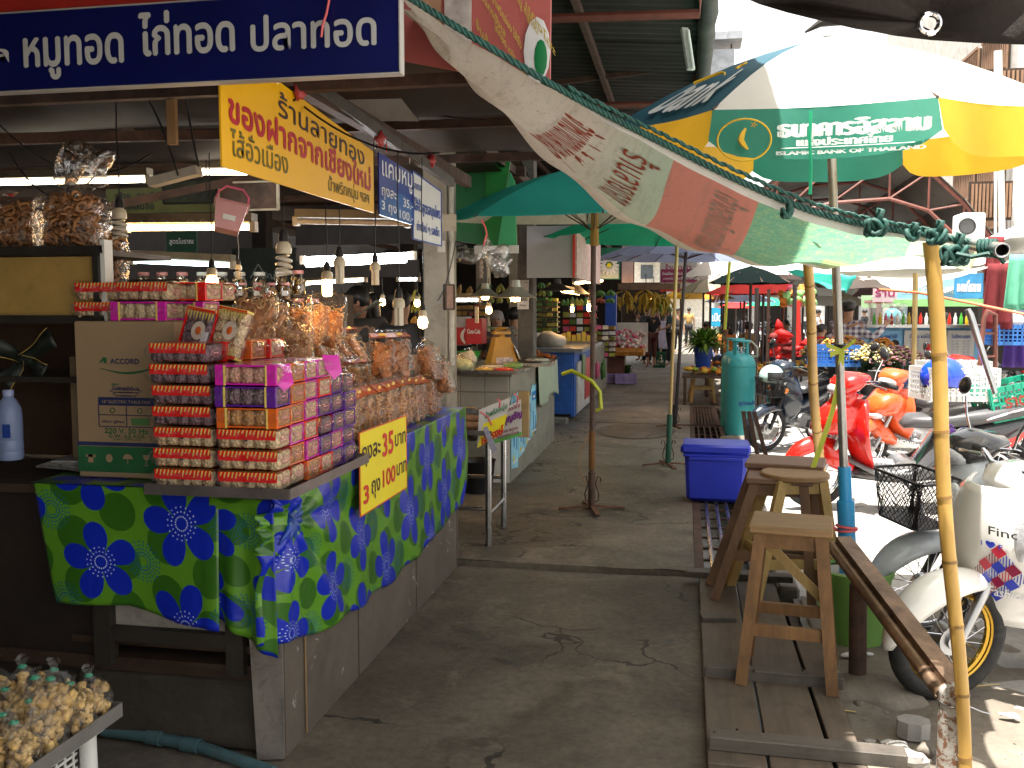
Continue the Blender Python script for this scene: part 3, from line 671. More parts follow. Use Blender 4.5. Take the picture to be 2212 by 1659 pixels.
for k, u, gm in ((0, 430, pPurp), (1, 497, pBeige)):
    p = PY(u, 722, 3.03); o = thing('cracker_pack', ('dark purple' if k == 0 else 'pale beige')+' cracker pack with zigzag yellow ends standing tilted on the piled packs', 'snack pack', p, group='rice cracker packs piled on the counter', rot=(radians(-14), radians(10), -.12+.02*k))
    g = MB()
    for i in range(3):
        for j in range(4): g.sphere((-.036+.036*i, 0, -.062+.042*j), (.019, .021, .022), 10, 8, lump=.15, seed=i+j, sq=.45)
    g.build('cracker_bars', gm, o, 2)
    wz = MB()
    for s_ in (0, 1):
        for i in range(9):
            x = -.05+i*.0125; z = .085 if s_ == 0 else -.08; q = -1 if s_ == 0 else 1
            wz.add([(x-.006, -.024, z), (x+.006, -.024, z), (x+.001, -.024, z+q*(.035+.01*(i % 2)))], [(0, 1, 2)])
    wz.box((0, -.0, .088), (.115, .046, .008)).box((0, 0, -.083), (.115, .046, .008)).build('zigzag_wrapper', mDrip, o)
    rw = MB(); rw.box((-.057, 0, 0), (.003, .048, .175)).box((0, -.0235, .083), (.115, .001, .012)).box((0, -.0235, -.08), (.115, .001, .012)); rw.build('red_edge', sRed, o)
    MB().add([(.028*cos(2*pi*i/14)+.01, -.0255, .01+.034*sin(2*pi*i/14)) for i in range(14)], [tuple(range(14))]).build('round_label', M('label_cream', (.75, .62, .5), .4), o)
    MB().sphere((.01, -.026, .01), (.012, .002, .015), 8, 5).build('orange_emblem', sOra, o)
    if k == 0: MB().box((.042, -.027, -.02), (.026, .001, .06)).build('price_label', mTag, o)
    MB().box((0, 0, 0), (.124, .056, .185), bev=.015).build('film', mFilm, o, True)
def carton():
    m = M('cardboard', (.36, .245, .14), .75, var=.08, vs_=3, bump=.08, bs=60); g = M('carton_green', (.02, .13, .045), .6, bump=0); nv = M('carton_navy', (.02, .03, .11), .6, bump=0)
    x0, x1, y0, z, H, D_ = PY(172, 1040, 3.05).x, PY(388, 1040, 3.05).x, 3.05, .982, .575, .42
    o = thing('fan_carton', 'tall brown fan carton with blue and green print behind the cracker stacks', 'cardboard box', ((x0+x1)/2, y0+D_/2, z), .0)
    w = x1-x0
    MB().box((0, 0, H/2), (w, D_, H), bev=.004).build('box', m, o)
    MB().box((0, 0, .068), (w+.003, D_+.003, .095)).build('green_band', g, o)
    MB().box((0, 0, .125), (w+.003, D_+.003, .014)).build('navy_line', nv, o)
    F = lambda a, c, k: (a, -D_/2-.003-k, c)
    def T(s, x, zz, ww, hh, mt, b=.02): mb = MB(); letters(mb, s, x, zz, ww, hh, b, fn=F); mb.build('lettering', mt, o)
    T('ACCORD', .0, .43, .115, .018, nv, .04); T('NEW', -.04, .345, .03, .009, g); T('TORNADO-16', 0, .33, .11, .015, nv); T('220 V. 50 Hz.', 0, .175, .18, .018, g, .05)
    T('G.W. 4.5 KGS.', 0, .156, .15, .013, g, .04); T('16" ELECTRIC TABLE FAN', 0, .282, .19, .011, m, .02)
    T('ราคา 1,090 บาท', 0, .143, .11, .009, g); T('5', .16, .072, .012, .02, m); T('เขียว ชูใหม่', -.055, .208, .09, .014, nv)
    lg = MB()
    lg.add([(-.105, -D_/2-.003, .422), (-.085, -D_/2-.003, .445), (-.072, -D_/2-.003, .442), (-.072, -D_/2-.003, .422), (-.083, -D_/2-.003, .422), (-.085, -D_/2-.003, .43)], [(0, 1, 2, 3, 4, 5)])
    lg.prism([(-.10+.2*i/10, -D_/2-.0035, .395+.012*cos(i/10*2.6*pi/2+.9)) for i in range(11)]+[(.10-.2*i/10, -D_/2-.0035, .405-.014*sin(pi*i/10)) for i in range(11)], (0, .001, 0))
    lg.build('logo', g, o)
    sw = MB()
    for k in range(4): sw.tube([(.065*(1-k*.2)*cos(a/10*2*pi), -D_/2-.0025, .322-.012*k+.008*sin(a/10*2*pi)) for a in range(10)], .0012, 4, True)
    sw.build('tornado_drawing', nv, o)
    MB().box((0, -D_/2-.002, .283), (.225, .002, .03)).build('navy_box', nv, o)
    ln = MB()
    for a, b in (((-.112, .19), (.112, .19)), ((-.112, .233), (.112, .233)), ((-.112, .19), (-.112, .27)), ((.112, .19), (.112, .27)), ((0, .19), (0, .27))): ln.beam((a[0], -D_/2-.0025, a[1]), (b[0], -D_/2-.0025, b[1]), .001, .003, up=(0, 0, 1) if a[1] == b[1] else (1, 0, 0))
    ln.build('table_lines', nv, o)
    ic = MB(); FY = -D_/2-.004
    for x in (-.055, .055): ic.torus((x, FY, .25), .009, .0015, (0, 1, 0), 10, 4)
    ic.build('round_symbols', g, o)
    ic = MB()
    for q, x in enumerate((-.15, -.075, 0, .075)):
        if q == 0: ic.box((x, FY, .07), (.02, .001, .03)).box((x, FY, .08), (.038, .001, .01))
        if q == 1: ic.sphere((x, FY, .073), (.014, .001, .016), 10, 6)
        if q == 2: ic.prism([(x-.02, FY, .072)]+[(x-.02*cos(pi*i/8), FY, .072+.018*sin(pi*i/8)) for i in range(1, 9)], (0, .001, 0)).box((x, FY, .062), (.002, .001, .02))
        if q == 3: ic.prism([(x-.014, FY, .088), (x+.014, FY, .088), (x+.008, FY, .07), (x-.008, FY, .07)], (0, .001, 0)).box((x, FY, .06), (.003, .001, .022)).box((x, FY, .05), (.02, .001, .003))
    ic.build('handling_symbols', m, o); MB().box((.055, -D_/2-.003, .21), (.07, .002, .026)).build('green_block', M('dusty_green_print', (.08, .2, .06), .6), o)
    return o
carton()
ct = .982+.575
for (u, v, k, wh, y, rz) in ((238, 690, 'rb', 'lower left one on the carton', 3.14, 0), (318, 697, 'mb', 'lower one in the middle of the carton', 3.12, .02), (400, 690, 'mb', 'lower one at the right end of the carton', 3.2, .0)):
    p = PY(u, v, y); put(k, (p.x, y, ct+.004), rz, wh)
for (u, k, wh, y, rz) in ((240, 'rb', 'upper left one on the carton', 3.14, .02), (327, 'rb', 'upper one in the middle of the carton', 3.13, -.03), (408, 'rr', 'upper right one on the carton', 3.2, -.04), (440, 'rb', 'upper one at the back of the carton', 3.33, -.0)):
    p = PY(u, 660, y); put(k, (p.x, y, ct+.004+HZ), rz, wh)
mSnA = M('fried_skin_tan', (.70, .38, .13), .55, var=.45, vs_=30, bump=.4, bs=90)
mSnB = M('fried_skin_brown', (.42, .17, .06), .55, var=.5, vs_=30, bump=.4, bs=90)
mSnC = M('pale_crackling', (.66, .40, .20), .5, var=.35, vs_=30, bump=.4, bs=90)
mCard = M('red_gold_card', (.42, .07, .03), .3, var=.5, vs_=14, bump=0, wear=.35, wcol=(.62, .36, .06))
def curls(w, d, h, n, seed, big=1.):
    rr = random.Random(seed); mb = MB()
    for i in range(n):
        c = Vector(((rr.random()-.5)*w*.80, (rr.random()-.5)*d*.70, .015+rr.random()*(h-.02)))
        r = (.013+.010*rr.random())*big; ax = Vector((rr.random()-.5, rr.random()-.5, rr.random()-.5)); x, y, dd = basis(ax)
        a0 = rr.random()*6; L = 1.6+3.2*rr.random(); tw = (rr.random()-.5)*r*1.6
        pts = [c+x*cos(a0+L*k/6)*r+y*sin(a0+L*k/6)*r+dd*tw*k/6 for k in range(7)]; pts = [Vector((max(-w*.44, min(w*.44, q.x)), max(-d*.40, min(d*.40, q.y)), max(.004, q.z))) for q in pts]
        mb.tube(pts, [(.0032+.0022*rr.random())*big for _ in pts], 5)
    return mb
def bagfilm(w, d, h, top='crimp', seed=0, fill=.74):
    mb = MB()
    def fn(u, v):
        a = 2*pi*u; c_, s_ = cos(a), sin(a); q = .55
        k = 1 if v < fill else 1-((v-fill)/(1-fill))
        if top == 'crimp': kx = .92+.08*k; ky = .06+.94*k**.8
        else:
            kk = (v-fill)/(1-fill); kx = ky = (.10+.90*(1-kk)**1.4) if v > fill else 1
            if kk > .75: kx = ky = .12+(kk-.75)*1.0
        if v < .06: kx *= .86+v*2.3; ky *= .8+v*3.3
        x = w/2*(abs(c_)**q)*(1 if c_ > 0 else -1)*kx; y = d/2*(abs(s_)**q)*(1 if s_ > 0 else -1)*ky
        nz = noise.noise((x*28+seed, y*28, v*h*28)); n2 = noise.noise((x*60, v*h*60+seed, 3))
        return (x*(1+.10*nz)+.003*n2, y*(1+.18*nz)+.004*n2, v*h)
    mb.grid(fn, 22, 16); return mb
def mkbag(name, label, w, d, h, n, snack, seed, top='crimp', card=True, group='bags of fried pork skin on the counter', tie=None, big=1., cat='snack bag'):
    o = thing(name, label, cat, (0, -60, 0), group=group)
    curls(w, d, h*.74, n, seed, big).build('curls', snack, o, 2)['kind'] = 'stuff'
    MB().sphere((0, 0, h*.36), (w*.35, d*.27, h*.31), 12, 8, lump=.6, seed=seed, sq=.6).build('crumb_core', mSnB, o, 2)
    bagfilm(w, d, h, top, seed).build('film', mFilm2, o, 2)
    if card:
        c = MB(); c.add([(-w*.46, -.004, h*.93), (w*.46, -.004, h*.93), (w*.46, -.05, h*.80), (-w*.46, -.05, h*.80)], [(0, 1, 2, 3)])
        c.add([(-w*.46, .004, h*.93), (w*.46, .004, h*.93), (w*.44, .012, h*.84), (-w*.44, .012, h*.84)], [(3, 2, 1, 0)])
        co = c.build('header_card', mCard, o, solid=.001)
        e = MB(); e.sphere((0, -.030, h*.865), (w*.17, .004, .012), 8, 4); e.build('card_emblem', mDrip, co)
    if tie:
        t = MB().torus((0, 0, h*.90), w*.07, .004, (0, 0, 1), 8, 4); t.build('tie', tie, o)
    return o
bagA = [mkbag('pork_skin_bag', 'x', .135, .10, .275, 75, mSnA, 1), mkbag('pork_skin_bag', 'x', .135, .10, .275, 75, mSnA, 2), mkbag('pork_skin_bag', 'x', .135, .10, .26, 80, mSnB, 3)]
bagB = [mkbag('pork_skin_bag', 'x', .20, .12, .30, 110, mSnC, 4, 'tied', False, tie=mRed, big=1.0), mkbag('pork_skin_bag', 'x', .20, .12, .30, 110, mSnC, 5, 'crimp', False, big=1.0)]
bagC = [mkbag('pork_skin_bag', 'x', .15, .12, .27, 110, mSnB, 6, 'tied', False, tie=mGoldInk, big=.9)]
used = set()
def bag(b, p, rot, label):
    if b.name not in used: used.add(b.name); b.location = p; b.rotation_euler = rot; b['label'] = label; return b
    return dup(b, p, rot=rot, label=label)
N1 = 13
for i in range(N1):
    y = 3.76+i*.127; far = i >= 9
    b = bagC[0] if i >= 11 else bagA[2] if far else bagA[i % 2]
    n_ = f'{["first","second","third","fourth","fifth","sixth","seventh","eighth","ninth","tenth","eleventh","twelfth","last"][i]} of the front row counting from the cracker stacks'
    bag(b, (-1.475+.015*(R.random()-.5), y, .983), (radians(-4+4*R.random()), .04*(R.random()-.5), pi/2+.15*(R.random()-.5)), ('brown' if far else 'tan')+' fried pork skin bag, '+n_)
mRis = M('riser_box', (.2, .14, .08), .8)
rs = thing('display_riser', 'stepped board hidden under the upper rows of snack bags', 'display stand', (-1.85, 4.3, .98))
MB().box((-1.70, 4.55, 1.035), (.2, 2.1, .11)).build('step', mRis, rs, world=True); MB().box((-1.95, 4.4, 1.12), (.3, 2.3, .28)).build('step', mRis, rs, world=True)
MB().box((-2.2, 4.25, 1.2), (.2, 2.2, .44)).build('step', mRis, rs, world=True)
for i in range(11):
    y = 3.78+i*.155; b = bagC[0] if i >= 9 else bagA[2] if i % 3 == 2 else bagA[i % 2]
    bag(b, (-1.66, y, 1.10), (radians(-34+8*R.random()) if i < 8 else radians(-6), .1*(R.random()-.5), pi/2+.35*(R.random()-.5)), f'fried pork skin bag, {["first","second","third","fourth","fifth","sixth","seventh","eighth","ninth","tenth","last"][i]} of the leaning middle row')
for i in range(10):
    y = 3.62+i*.19; b = bagA[i % 3]
    bag(b, (-1.90, y, 1.27), (radians(-40+10*R.random()), .12*(R.random()-.5), pi/2+.4*(R.random()-.5)), f'fried pork skin bag with red card, {["first","second","third","fourth","fifth","sixth","seventh","eighth","ninth","last"][i]} of the upper row')
for i, (u, v, y, s) in enumerate(((575, 755, 3.75, 1.15), (630, 750, 4.0, 1.1), (668, 745, 4.25, 1.05), (705, 742, 4.35, 1.1), (545, 740, 3.62, 1.1), (640, 800, 3.72, .9))):
    p = PY(u, v, y); o = bag(bagB[i % 2], p, (radians(-24), radians(8), .5+.2*R.random()), f'big pale pork crackling bag, {["first","second","third","last","rear left one","lowest one"][i]} of the row under the glass jars'); o.scale = (s*.84,)*3
for i, (u, v, y) in enumerate(((830, 740, 4.6), (870, 735, 4.8), (935, 745, 5.2), (965, 775, 5.3))):
    bag(bagC[0] if i > 1 else bagA[2], PY(u, v+78, y), (radians(-15), 0, .6+.3*i), f'brown bag of fried pork skin, {["left","middle","right","farthest"][i]} one of the heap nearest the cream pillar')
sh = thing('shelf_unit', 'dark shelf unit with a mustard board at the far left of the counter', 'shelf', (-2.35, 3.15, .98))
SY = 3.10; xs0, xs1 = -3.0, PY(226, 540, SY).x
mMus = M('mustard_board', (.40, .25, .07), .6, var=.18, vs_=5, dirt=.35, dcol=(.05, .03, .01), bump=.1)
mShF = M('shelf_metal', (.05, .042, .036), .5, .5, var=.3, dirt=.4)
za, zb_ = PY(200, 545, SY).z, PY(200, 690, SY).z
MB().box(((xs0+xs1)/2-.015, SY+.01, (za+zb_)/2), (xs1-xs0-.05, .012, za-zb_-.03)).build('mustard_panel', mMus, sh, world=True)
f = MB().box(((xs0+xs1)/2, SY, za+.01), (xs1-xs0, .03, .028)).box(((xs0+xs1)/2, SY, zb_), (xs1-xs0, .03, .03)).box((xs1-.03, SY-.002, (za+zb_)/2), (.022, .03, za-zb_))
f.build('shelf_frame', mShF, sh, world=True)
MB().box((xs1, SY+.01, (za+zb_)/2+.02), (.018, .05, za-zb_+.05)).build('white_upright', mWhite, sh, world=True)
MB().box(((xs0+xs1)/2, SY+.22, za), (xs1-xs0, .46, .02)).build('top_shelf', mShF, sh, world=True)
MB().box(((xs0+xs1)/2, SY+.22, PY(100, 820, SY).z), (xs1-xs0+.1, .46, .02)).build('middle_shelf', mShF, sh, world=True)
MB().box(((xs0+xs1)/2, SY+.44, 1.35), (xs1-xs0+.1, .02, .75)).build('back_panel', M('brown_panel', (.07, .035, .018), .7), sh, world=True)
ringm = M('ring_snack', (.42, .19, .07), .6, var=.45, vs_=25, bump=.4, bs=90)
def ringbag(name, label, p, w, h, n, seed):
    o = thing(name, label, 'snack bag', p, rz=.1, group='large bags of ring snacks on the shelf'); rr = random.Random(seed); mb = MB()
    for i in range(n):
        a = rr.random()*2*pi; q = sqrt(rr.random())*w*.41
        c = (cos(a)*q, sin(a)*q*.75, .02+rr.random()*h*.66); mb.torus(c, .016+.004*rr.random(), .006, (rr.random()-.5, rr.random()-.5, rr.random()-.5), 9, 5, 0, 5.2+rr.random())
    mb.build('rings', ringm, o, 2)['kind'] = 'stuff'
    bagfilm(w, w*.8, h, 'tied', seed, .68).build('film', mFilm2, o, 2); MB().torus((0, 0, h*.92), .012, .004, (0, 0, 1), 8, 4).build('tie', mRed if seed == 1 else mWhite, o); return o
zt = za+.02
ringbag('ring_snack_bag', 'large clear bag of ring snacks knotted at the far left on the shelf', (PY(28, 540, 3.25).x, 3.25, zt), .21, .235, 110, 1)
ringbag('ring_snack_bag', 'tallest clear bag of ring snacks under the shiny carrier bag', (PY(160, 540, 3.22).x, 3.22, zt), .25, .27, 150, 2)
ringbag('ring_snack_bag', 'clear bag of ring snacks hanging past the end of the shelf behind the carton', (PY(232, 620, 3.42).x, 3.42, PY(232, 640, 3.42).z), .16, .34, 90, 3)
def crumple(name, label, c, r, mat, lump=.5, seed=0, cat='plastic bag', n=22, k=14, group=None):
    return MB().sphere(c, r, n, k, lump=lump, seed=seed).build(name, mat, None, 2, tag_=(label, cat, group))
mSil = film('silvery_bag', (.9, .86, .8), .3, .2, 14, .8)
crumple('carrier_bag', 'shiny grey plastic carrier bag bunched above the ring snack bags', PY(192, 358, 3.3), (.105, .07, .085), mSil, .8, 4)
MB().tube([PY(160, 440, 3.28), PY(150, 400, 3.28), PY(165, 360, 3.3), PY(180, 330, 3.3), PY(150, 312, 3.3)], [.03, .018, .035, .03, .02], 8).build('twisted_bag_neck', film('brown_film', (.5, .38, .3), .3, .2, 14, .6), None, 2, tag_=('dark twisted neck of a carrier bag standing over the tall snack bag', 'plastic bag'))
rb = thing('ribbon_bow', 'dark ribbon bow with gold edges hanging in the left shelf', 'ribbon', PY(45, 775, 3.12))
mRib = M('dark_ribbon', (.012, .018, .014), .5)
for a, L in ((.5, .17), (2.7, .13), (-.5, .12), (-2.2, .12)):
    d = Vector((cos(a), 0, sin(a))); n_ = Vector((-sin(a), 0, cos(a)))
    MB().grid(lambda u, v: tuple(d*L*u+n_*(v-.5)*(.03+.05*u)+Vector((0, .015*sin(u*5), 0))), 8, 2).build('loop', mRib, rb, True, solid=.002)
    MB().grid(lambda u, v: tuple(d*L*u+n_*(.5+.04*v)*(.03+.05*u)+Vector((0, -.003+.015*sin(u*5), 0))), 8, 1).build('gold_edge', mGoldInk, rb, True)
bt = thing('plastic_bottle', 'pale blue translucent plastic bottle standing at the left edge of the shelf', 'bottle', PY(24, 992, 3.0))
mBot = M('blue_milky_plastic', (.30, .38, .62), .35, var=.08, trans=.35, bump=.03)
MB().lathe([(0, 0), (.040, 0), (.044, .01), (.044, .03), (.042, .034), (.044, .04), (.044, .07), (.042, .074), (.044, .08), (.044, .16), (.041, .19), (.03, .215), (.017, .232), (.015, .24)], n=20).build('body', mBot, bt, True)
MB().lathe([(.019, .235), (.019, .255), (.017, .258), (0, .258)], n=16).build('cap', M('blue_cap', (.32, .36, .6), .4), bt, True)
MB().box((.02, -.0425, .11), (.03, .004, .05)).build('label_print', mBluInk, bt)
np_ = thing('newspaper_pile', 'folded newspapers lying on the bottom of the left shelf', 'newspapers', (-2.3, 3.2, .985))
mNews = M('newsprint', (.26, .25, .24), .8, var=.6, vs_=40, bump=.1)
for i in range(5): MB().box((-2.34+.02*i, 3.27-.01*i, .992+.009*i), (.22, .26, .007), .1*i-.2).build('newspaper', mNews, np_, world=True)
ft = thing('corner_tray', 'grey metal tray of small snack bags in the near left corner', 'tray', (-1.9, 2.2, .47))
c0 = PZ(263, 1528, .48); fx1, fy1 = c0.x, c0.y
mFt = M('dull_aluminium', (.30, .29, .28), .42, .7, var=.2, dirt=.2)
MB().box((fx1-.45, fy1-.36, .46), (.9, .72, .006)).build('bottom', mFt, ft, world=True)
r_ = MB(); r_.beam((fx1, fy1, .475), (fx1, fy1-.72, .475), .005, .04).beam((fx1, fy1, .475), (fx1-.9, fy1, .475), .005, .04); r_.build('rim', mFt, ft, world=True)
sd = thing('plastic_stand', 'white plastic stand with round legs and a perforated skirt under the corner tray', 'stool', (fx1-.3, fy1-.35, 0))
mWP = M('white_plastic', (.66, .66, .64), .4, var=.05, bump=.03)
for (x, y) in ((fx1-.06, fy1-.07), (fx1-.5, fy1-.07), (fx1-.06, fy1-.62)): MB().cyl((x, y, -.02), (x, y, .452), .026, .022, 14).build('leg', mWP, sd, True, world=True)
MB().box((fx1-.28, fy1-.35, .44), (.5, .62, .02)).build('seat', mWP, sd, world=True)
sk_ = MB(); x = fx1-.085
for i in range(13): sk_.box((x, fy1-.10-i*.035, .385), (.004, .007, .085))
for z in (.34, .36, .38, .40, .425): sk_.box((x, fy1-.31, z), (.0045, .45, .007))
sk_.build('perforated_skirt', mWP, sd, world=True)['kind'] = 'stuff'
mPop = M('puffed_snack', (.78, .48, .17), .45, var=.55, vs_=38, bump=.7, bs=90, dirt=.5, dcol=(.30, .13, .03)); mGT = M('green_tie', (.04, .28, .16), .5)
def popbag(label, p, s, tie, seed, rz):
    o = thing('popcorn_bag', label, 'snack bag', p, rz, group='small tied snack bags in the corner tray', scale=s); rr = random.Random(seed); mb = MB()
    for i in range(42):
        a = rr.random()*2*pi; q = sqrt(rr.random())*.040; z = .012+rr.random()*.062
        mb.sphere((cos(a)*q, sin(a)*q, z), .008+.010*rr.random()**2, 8, 6, lump=1.1, seed=i)
    mb.build('puffs', mPop, o, 2)['kind'] = 'stuff'
    f = MB(); prof = [(0, -.002), (.038, 0), (.052, .02), (.053, .05), (.042, .078), (.018, .098), (.006, .108), (.012, .12), (.016, .132)]
    f.lathe(prof, n=18); f.v = [v*(1+.10*noise.noise(v*40+Vector((seed, 0, 0)))) for v in f.v]; f.build('film', mFilm, o, 2)
    MB().torus((0, 0, .108), .007, .0035, (0, 0, 1), 8, 4).build('tie', tie, o); return o
pb = [popbag('x', (0, -70, 0), 1, mGT, 1, 0), popbag('x', (0, -70, 0), 1, mRed, 2, 0)]
spots = [(225, 1505, 'at the right corner', 0), (190, 1560, 'in front of the right corner one', 0), (120, 1600, 'with a pale lump at the near edge', 0), (45, 1640, 'nearest the camera', 0), (150, 1500, 'in the middle of the back row', 0),
         (90, 1490, 'left of the middle of the back row', 0), (30, 1485, 'with a red tie at the back left', 1), (80, 1545, 'in the middle of the heap', 0), (15, 1560, 'at the left edge of the picture', 0), (10, 1620, 'at the lower left corner of the picture', 0), (130, 1545, 'between the middle and the right corner', 0),
         (70, 1600, 'second from the near edge', 0)]
for i, (u, v, w, k) in enumerate(spots):
    z = .462+(.05 if i in (7, 10) else 0); p = PZ(u, v+28, z); p.x = min(p.x, fx1-.06); p.y = min(p.y, fy1-.05)
    dup(pb[k], p, rz=R.random()*6, label='small clear bag of golden puffed snacks '+w, scale=1.15+.2*R.random())
for o in pb:
    o.location = (fx1-.5-.15*pb.index(o), fy1-.1, .462); o['label'] = ('red' if pb.index(o) else 'green')+' tied bag of golden snacks hidden behind the others in the corner tray'
zs = PY(868, 160, 2.6).z
x0 = -2.5; x1 = PY(868, 160, 2.6).x
def U(u, v): p = PY(u, v, 2.6); return p.x-x0, p.z-zs
def Ub(u0, v0, u1, v1):
    a, b = U(u0, v0), U(u1, v1); return ((a[0]+b[0])/2, (a[1]+b[1])/2, b[0]-a[0], a[1]-b[1])
tx = []
for s, q in (('หมูทอด', (60, 92, 274, 146)), ('ไก่ทอด', (308, 60, 512, 112)), ('ปลาทอด', (548, 42, 816, 98)), ('ล', (-28, 112, 28, 138))):
    x, y, w, h = Ub(*q)
    if s == 'หมูทอด': y -= .01; h *= 1.35
    if s == 'ไก่ทอด': y += .018; h *= 1.45
    if s == 'ปลาทอด': h *= 1.05
    tx.append((s, x, y, w, h if s != 'ล' else .042, M('aged_white_ink', (.5, .5, .5), .6, var=.1, dirt=.15, bump=0), .028))
tx.append(('ข้าวเหนียว', .35, .05, .01, .01, mNavy, 0)); tx.pop()
o = sign('shop_sign', 'large navy blue sign with white Thai lettering above the snack counter', 'sign', (x0, 2.6, zs), 0, x1-x0, .235, mNavy, tx, th=.03, frame=M('dull_edge', (.4, .38, .36), .5), fw=.004)
MB().box((x1/2+x0/2, 2.602, zs+.245+.04), (x1-x0+.001, .028, .09)).build('upper_sign', M('red_sign', (.36, .02, .015), .5, bump=0), None, tag_=('red board edge on top of the navy sign', 'sign'))
wire('red_string', [PY(712, -5, 2.57), PY(705, 30, 2.565), PY(697, 55, 2.56), PY(694, 80, 2.56)], .004, M('pink_string', (.7, .12, .13), .5), 'red string dangling over the last word of the navy sign', 'string')
SX = -1.40; zb = 2.035
def sidesign(name, label, ubl, ubr, ytop_l, ytop_r, mat, texts, frame=None, zb=zb, x=SX, shapes=None):
    y0, y1 = PX(*ubl, x).y, PX(*ubr, x).y
    ht = (ytop_l, ytop_r); w = y1-y0
    o = thing(name, label, 'sign', (x, y0, zb), pi/2)
    MB().prism([(0, 0, 0), (w, 0, 0), (w, 0, ht[1]), (0, 0, ht[0])], (0, .006, 0)).build('panel', mat, o)
    for t in texts:
        s, cx, cy, tw, th, tm, b = t[:7]; sl = t[7] if len(t) > 7 else 0
        mb = MB(); letters(mb, s, 0, 0, tw*w, th, b, slant=0, fn=lambda a, c, k: (cx*w+a, -.002-k, cy+c+sl*a)); mb.build('lettering', tm, o)
    if frame:
        f = MB(); f.beam((0, 0, 0), (w, 0, 0), .009, .006).beam((0, 0, ht[0]), (w, 0, ht[1]), .009, .006).beam((0, 0, 0), (0, 0, ht[0]), .009, .006, (1, 0, 0)).beam((w, 0, 0), (w, 0, ht[1]), .009, .006, (1, 0, 0)); f.build('border', frame, o)
    if shapes: shapes(o, w, ht)
    return o
mDkBr = M('dark_brown_ink', (.05, .02, .03), .5, bump=0); mCrim = M('crimson_ink', (.42, .015, .03), .45, bump=0); mOlive = M('olive_ink', (.14, .11, .02), .5, bump=0)
sidesign('yellow_sign', 'bright yellow shop sign with red and black Thai lettering hanging beside the walkway', (480, 362), (808, 460), .385, .275, mYel,
    [('ร้านลายทอง', .60, .255, .62, .085, mDkBr, .012, -.05), ('ของฝากจากเชียงใหม่', .5, .17, .93, .10, mCrim, .045, -.04), ('ไส้อั่วเมือง', .19, .085, .30, .085, mOlive, .012), ('น้ำพริกหนุ่ม ฯลฯ', .78, .055, .34, .075, mOlive, .012)])
def bluewave(o, w, ht):
    MB().prism([(0, -.001, .0), (w, -.001, .0), (w, -.001, .10)]+[(w*(1-i/8), -.001, .10+.035*sin(i/8*pi*1.3)) for i in range(1, 9)], (0, .0006, 0)).build('paler_band', M('blue_band', (.03, .09, .33), .3, bump=0), o)
sidesign('blue_price_sign', 'small blue price sign with white Thai lettering between the yellow and white signs', (820, 466), (895, 486), .285, .262, M('royal_blue', (.012, .018, .24), .3, bump=0),
    [('แคบหมู', .5, .205, .86, .10, mWInk, .012), ('ถุงละ', .25, .105, .40, .055, mWInk, .012), ('35.-', .80, .098, .30, .042, mWInk, .012), ('3 ถุง', .25, .042, .40, .055, mWInk, .012), ('100.-', .75, .035, .42, .042, mWInk, .012)], shapes=bluewave)
sidesign('white_sign', 'white sign with dark blue Thai lettering hanging beside the blue price sign', (892, 522), (953, 535), .345, .31, M('white_board', (.62, .62, .6), .45, var=.08, dirt=.2, dcol=(.3, .26, .2)),
    [('ลายทอง', .16, .275, .22, .03, mBluInk, .02), ('ไส้อั่วสูตรสมุนไพร', .5, .175, .92, .085, mBluInk, .035), ('ย่างใหม่ ๆ รสเด็ด', .52, .07, .80, .062, mBluInk, .03)], frame=mBluInk, zb=1.965)
def card():
    y0, y1 = PX(778, 1118, -1.33).y, PX(878, 1075, -1.33).y; zb = PX(778, 1116, -1.33).z; zt = PX(783, 933, -1.33).z; w, h = y1-y0, zt-zb
    o = thing('price_card', 'yellow price card with red and black lettering pinned to the flowered cloth', 'price card', (-1.33, y0, zb), pi/2)
    MB().box((w/2, 0, h/2), (w, .004, h), bev=.001).build('panel', mYelP, o)
    f = MB()
    for a, b in (((0, 0), (w, 0)), ((0, h), (w, h)), ((0, 0), (0, h)), ((w, 0), (w, h))): f.beam((a[0], -.001, a[1]), (b[0], -.001, b[1]), .005, .005, up=(0, 0, 1) if a[1] == b[1] else (1, 0, 0))
    f.build('border', M('orange_red', (.7, .12, .02), .5, bump=0), o)
    for s, x, y, tw, th, mt, b in (('ถุงละ', .22, .69, .36, .085, mDkBr, .02), ('35', .565, .73, .23, .10, mRed, .04), ('บาท', .85, .72, .25, .055, mDkBr, .02),
                                    ('3', .105, .23, .10, .075, mRed, .04), ('ถุง', .30, .235, .17, .08, mDkBr, .02), ('100', .585, .30, .27, .075, mRed, .035), ('บาท', .87, .315, .23, .055, mDkBr, .02)):
        mb = MB(); letters(mb, s, x*w, y*h, tw*w, th, b, fn=lambda a, c, k: (a, -.004-k, c)); mb.build('lettering', mt, o)
card()
sg = [((600, 182), (598, 200)), ((655, 215), (650, 178)), ((810, 322), (812, 296)), ((835, 330), (835, 312)), ((885, 352), (885, 335)), ((925, 360), (925, 345))]
for i, (a, b) in enumerate(sg):
    pa_, pb_ = PX(*a, SX), PX(*b, SX); pb_.z = 2.40
    MB().tube([pa_, pb_], .0025, 4).build('string', mRed if i % 2 else mWhite, None, True, tag_=(f'thin {"red" if i % 2 else "white"} string holding up the {["yellow sign at its left","yellow sign at its middle","yellow sign at its right","blue price sign at its left","blue price sign at its right","white sign"][i]}', 'string'))
for i, (u, v) in enumerate(((650, 195), (822, 300), (932, 345))): crumple('red_plastic_knot', f'crumpled red plastic tie knotted {["above the yellow sign","between the yellow and blue signs","above the white sign"][i]}', PX(u, v, SX+.02), (.022, .03, .035), M('pinkish_red', (.45, .05, .05), .4), .9, i, 'plastic tie', 10, 7)
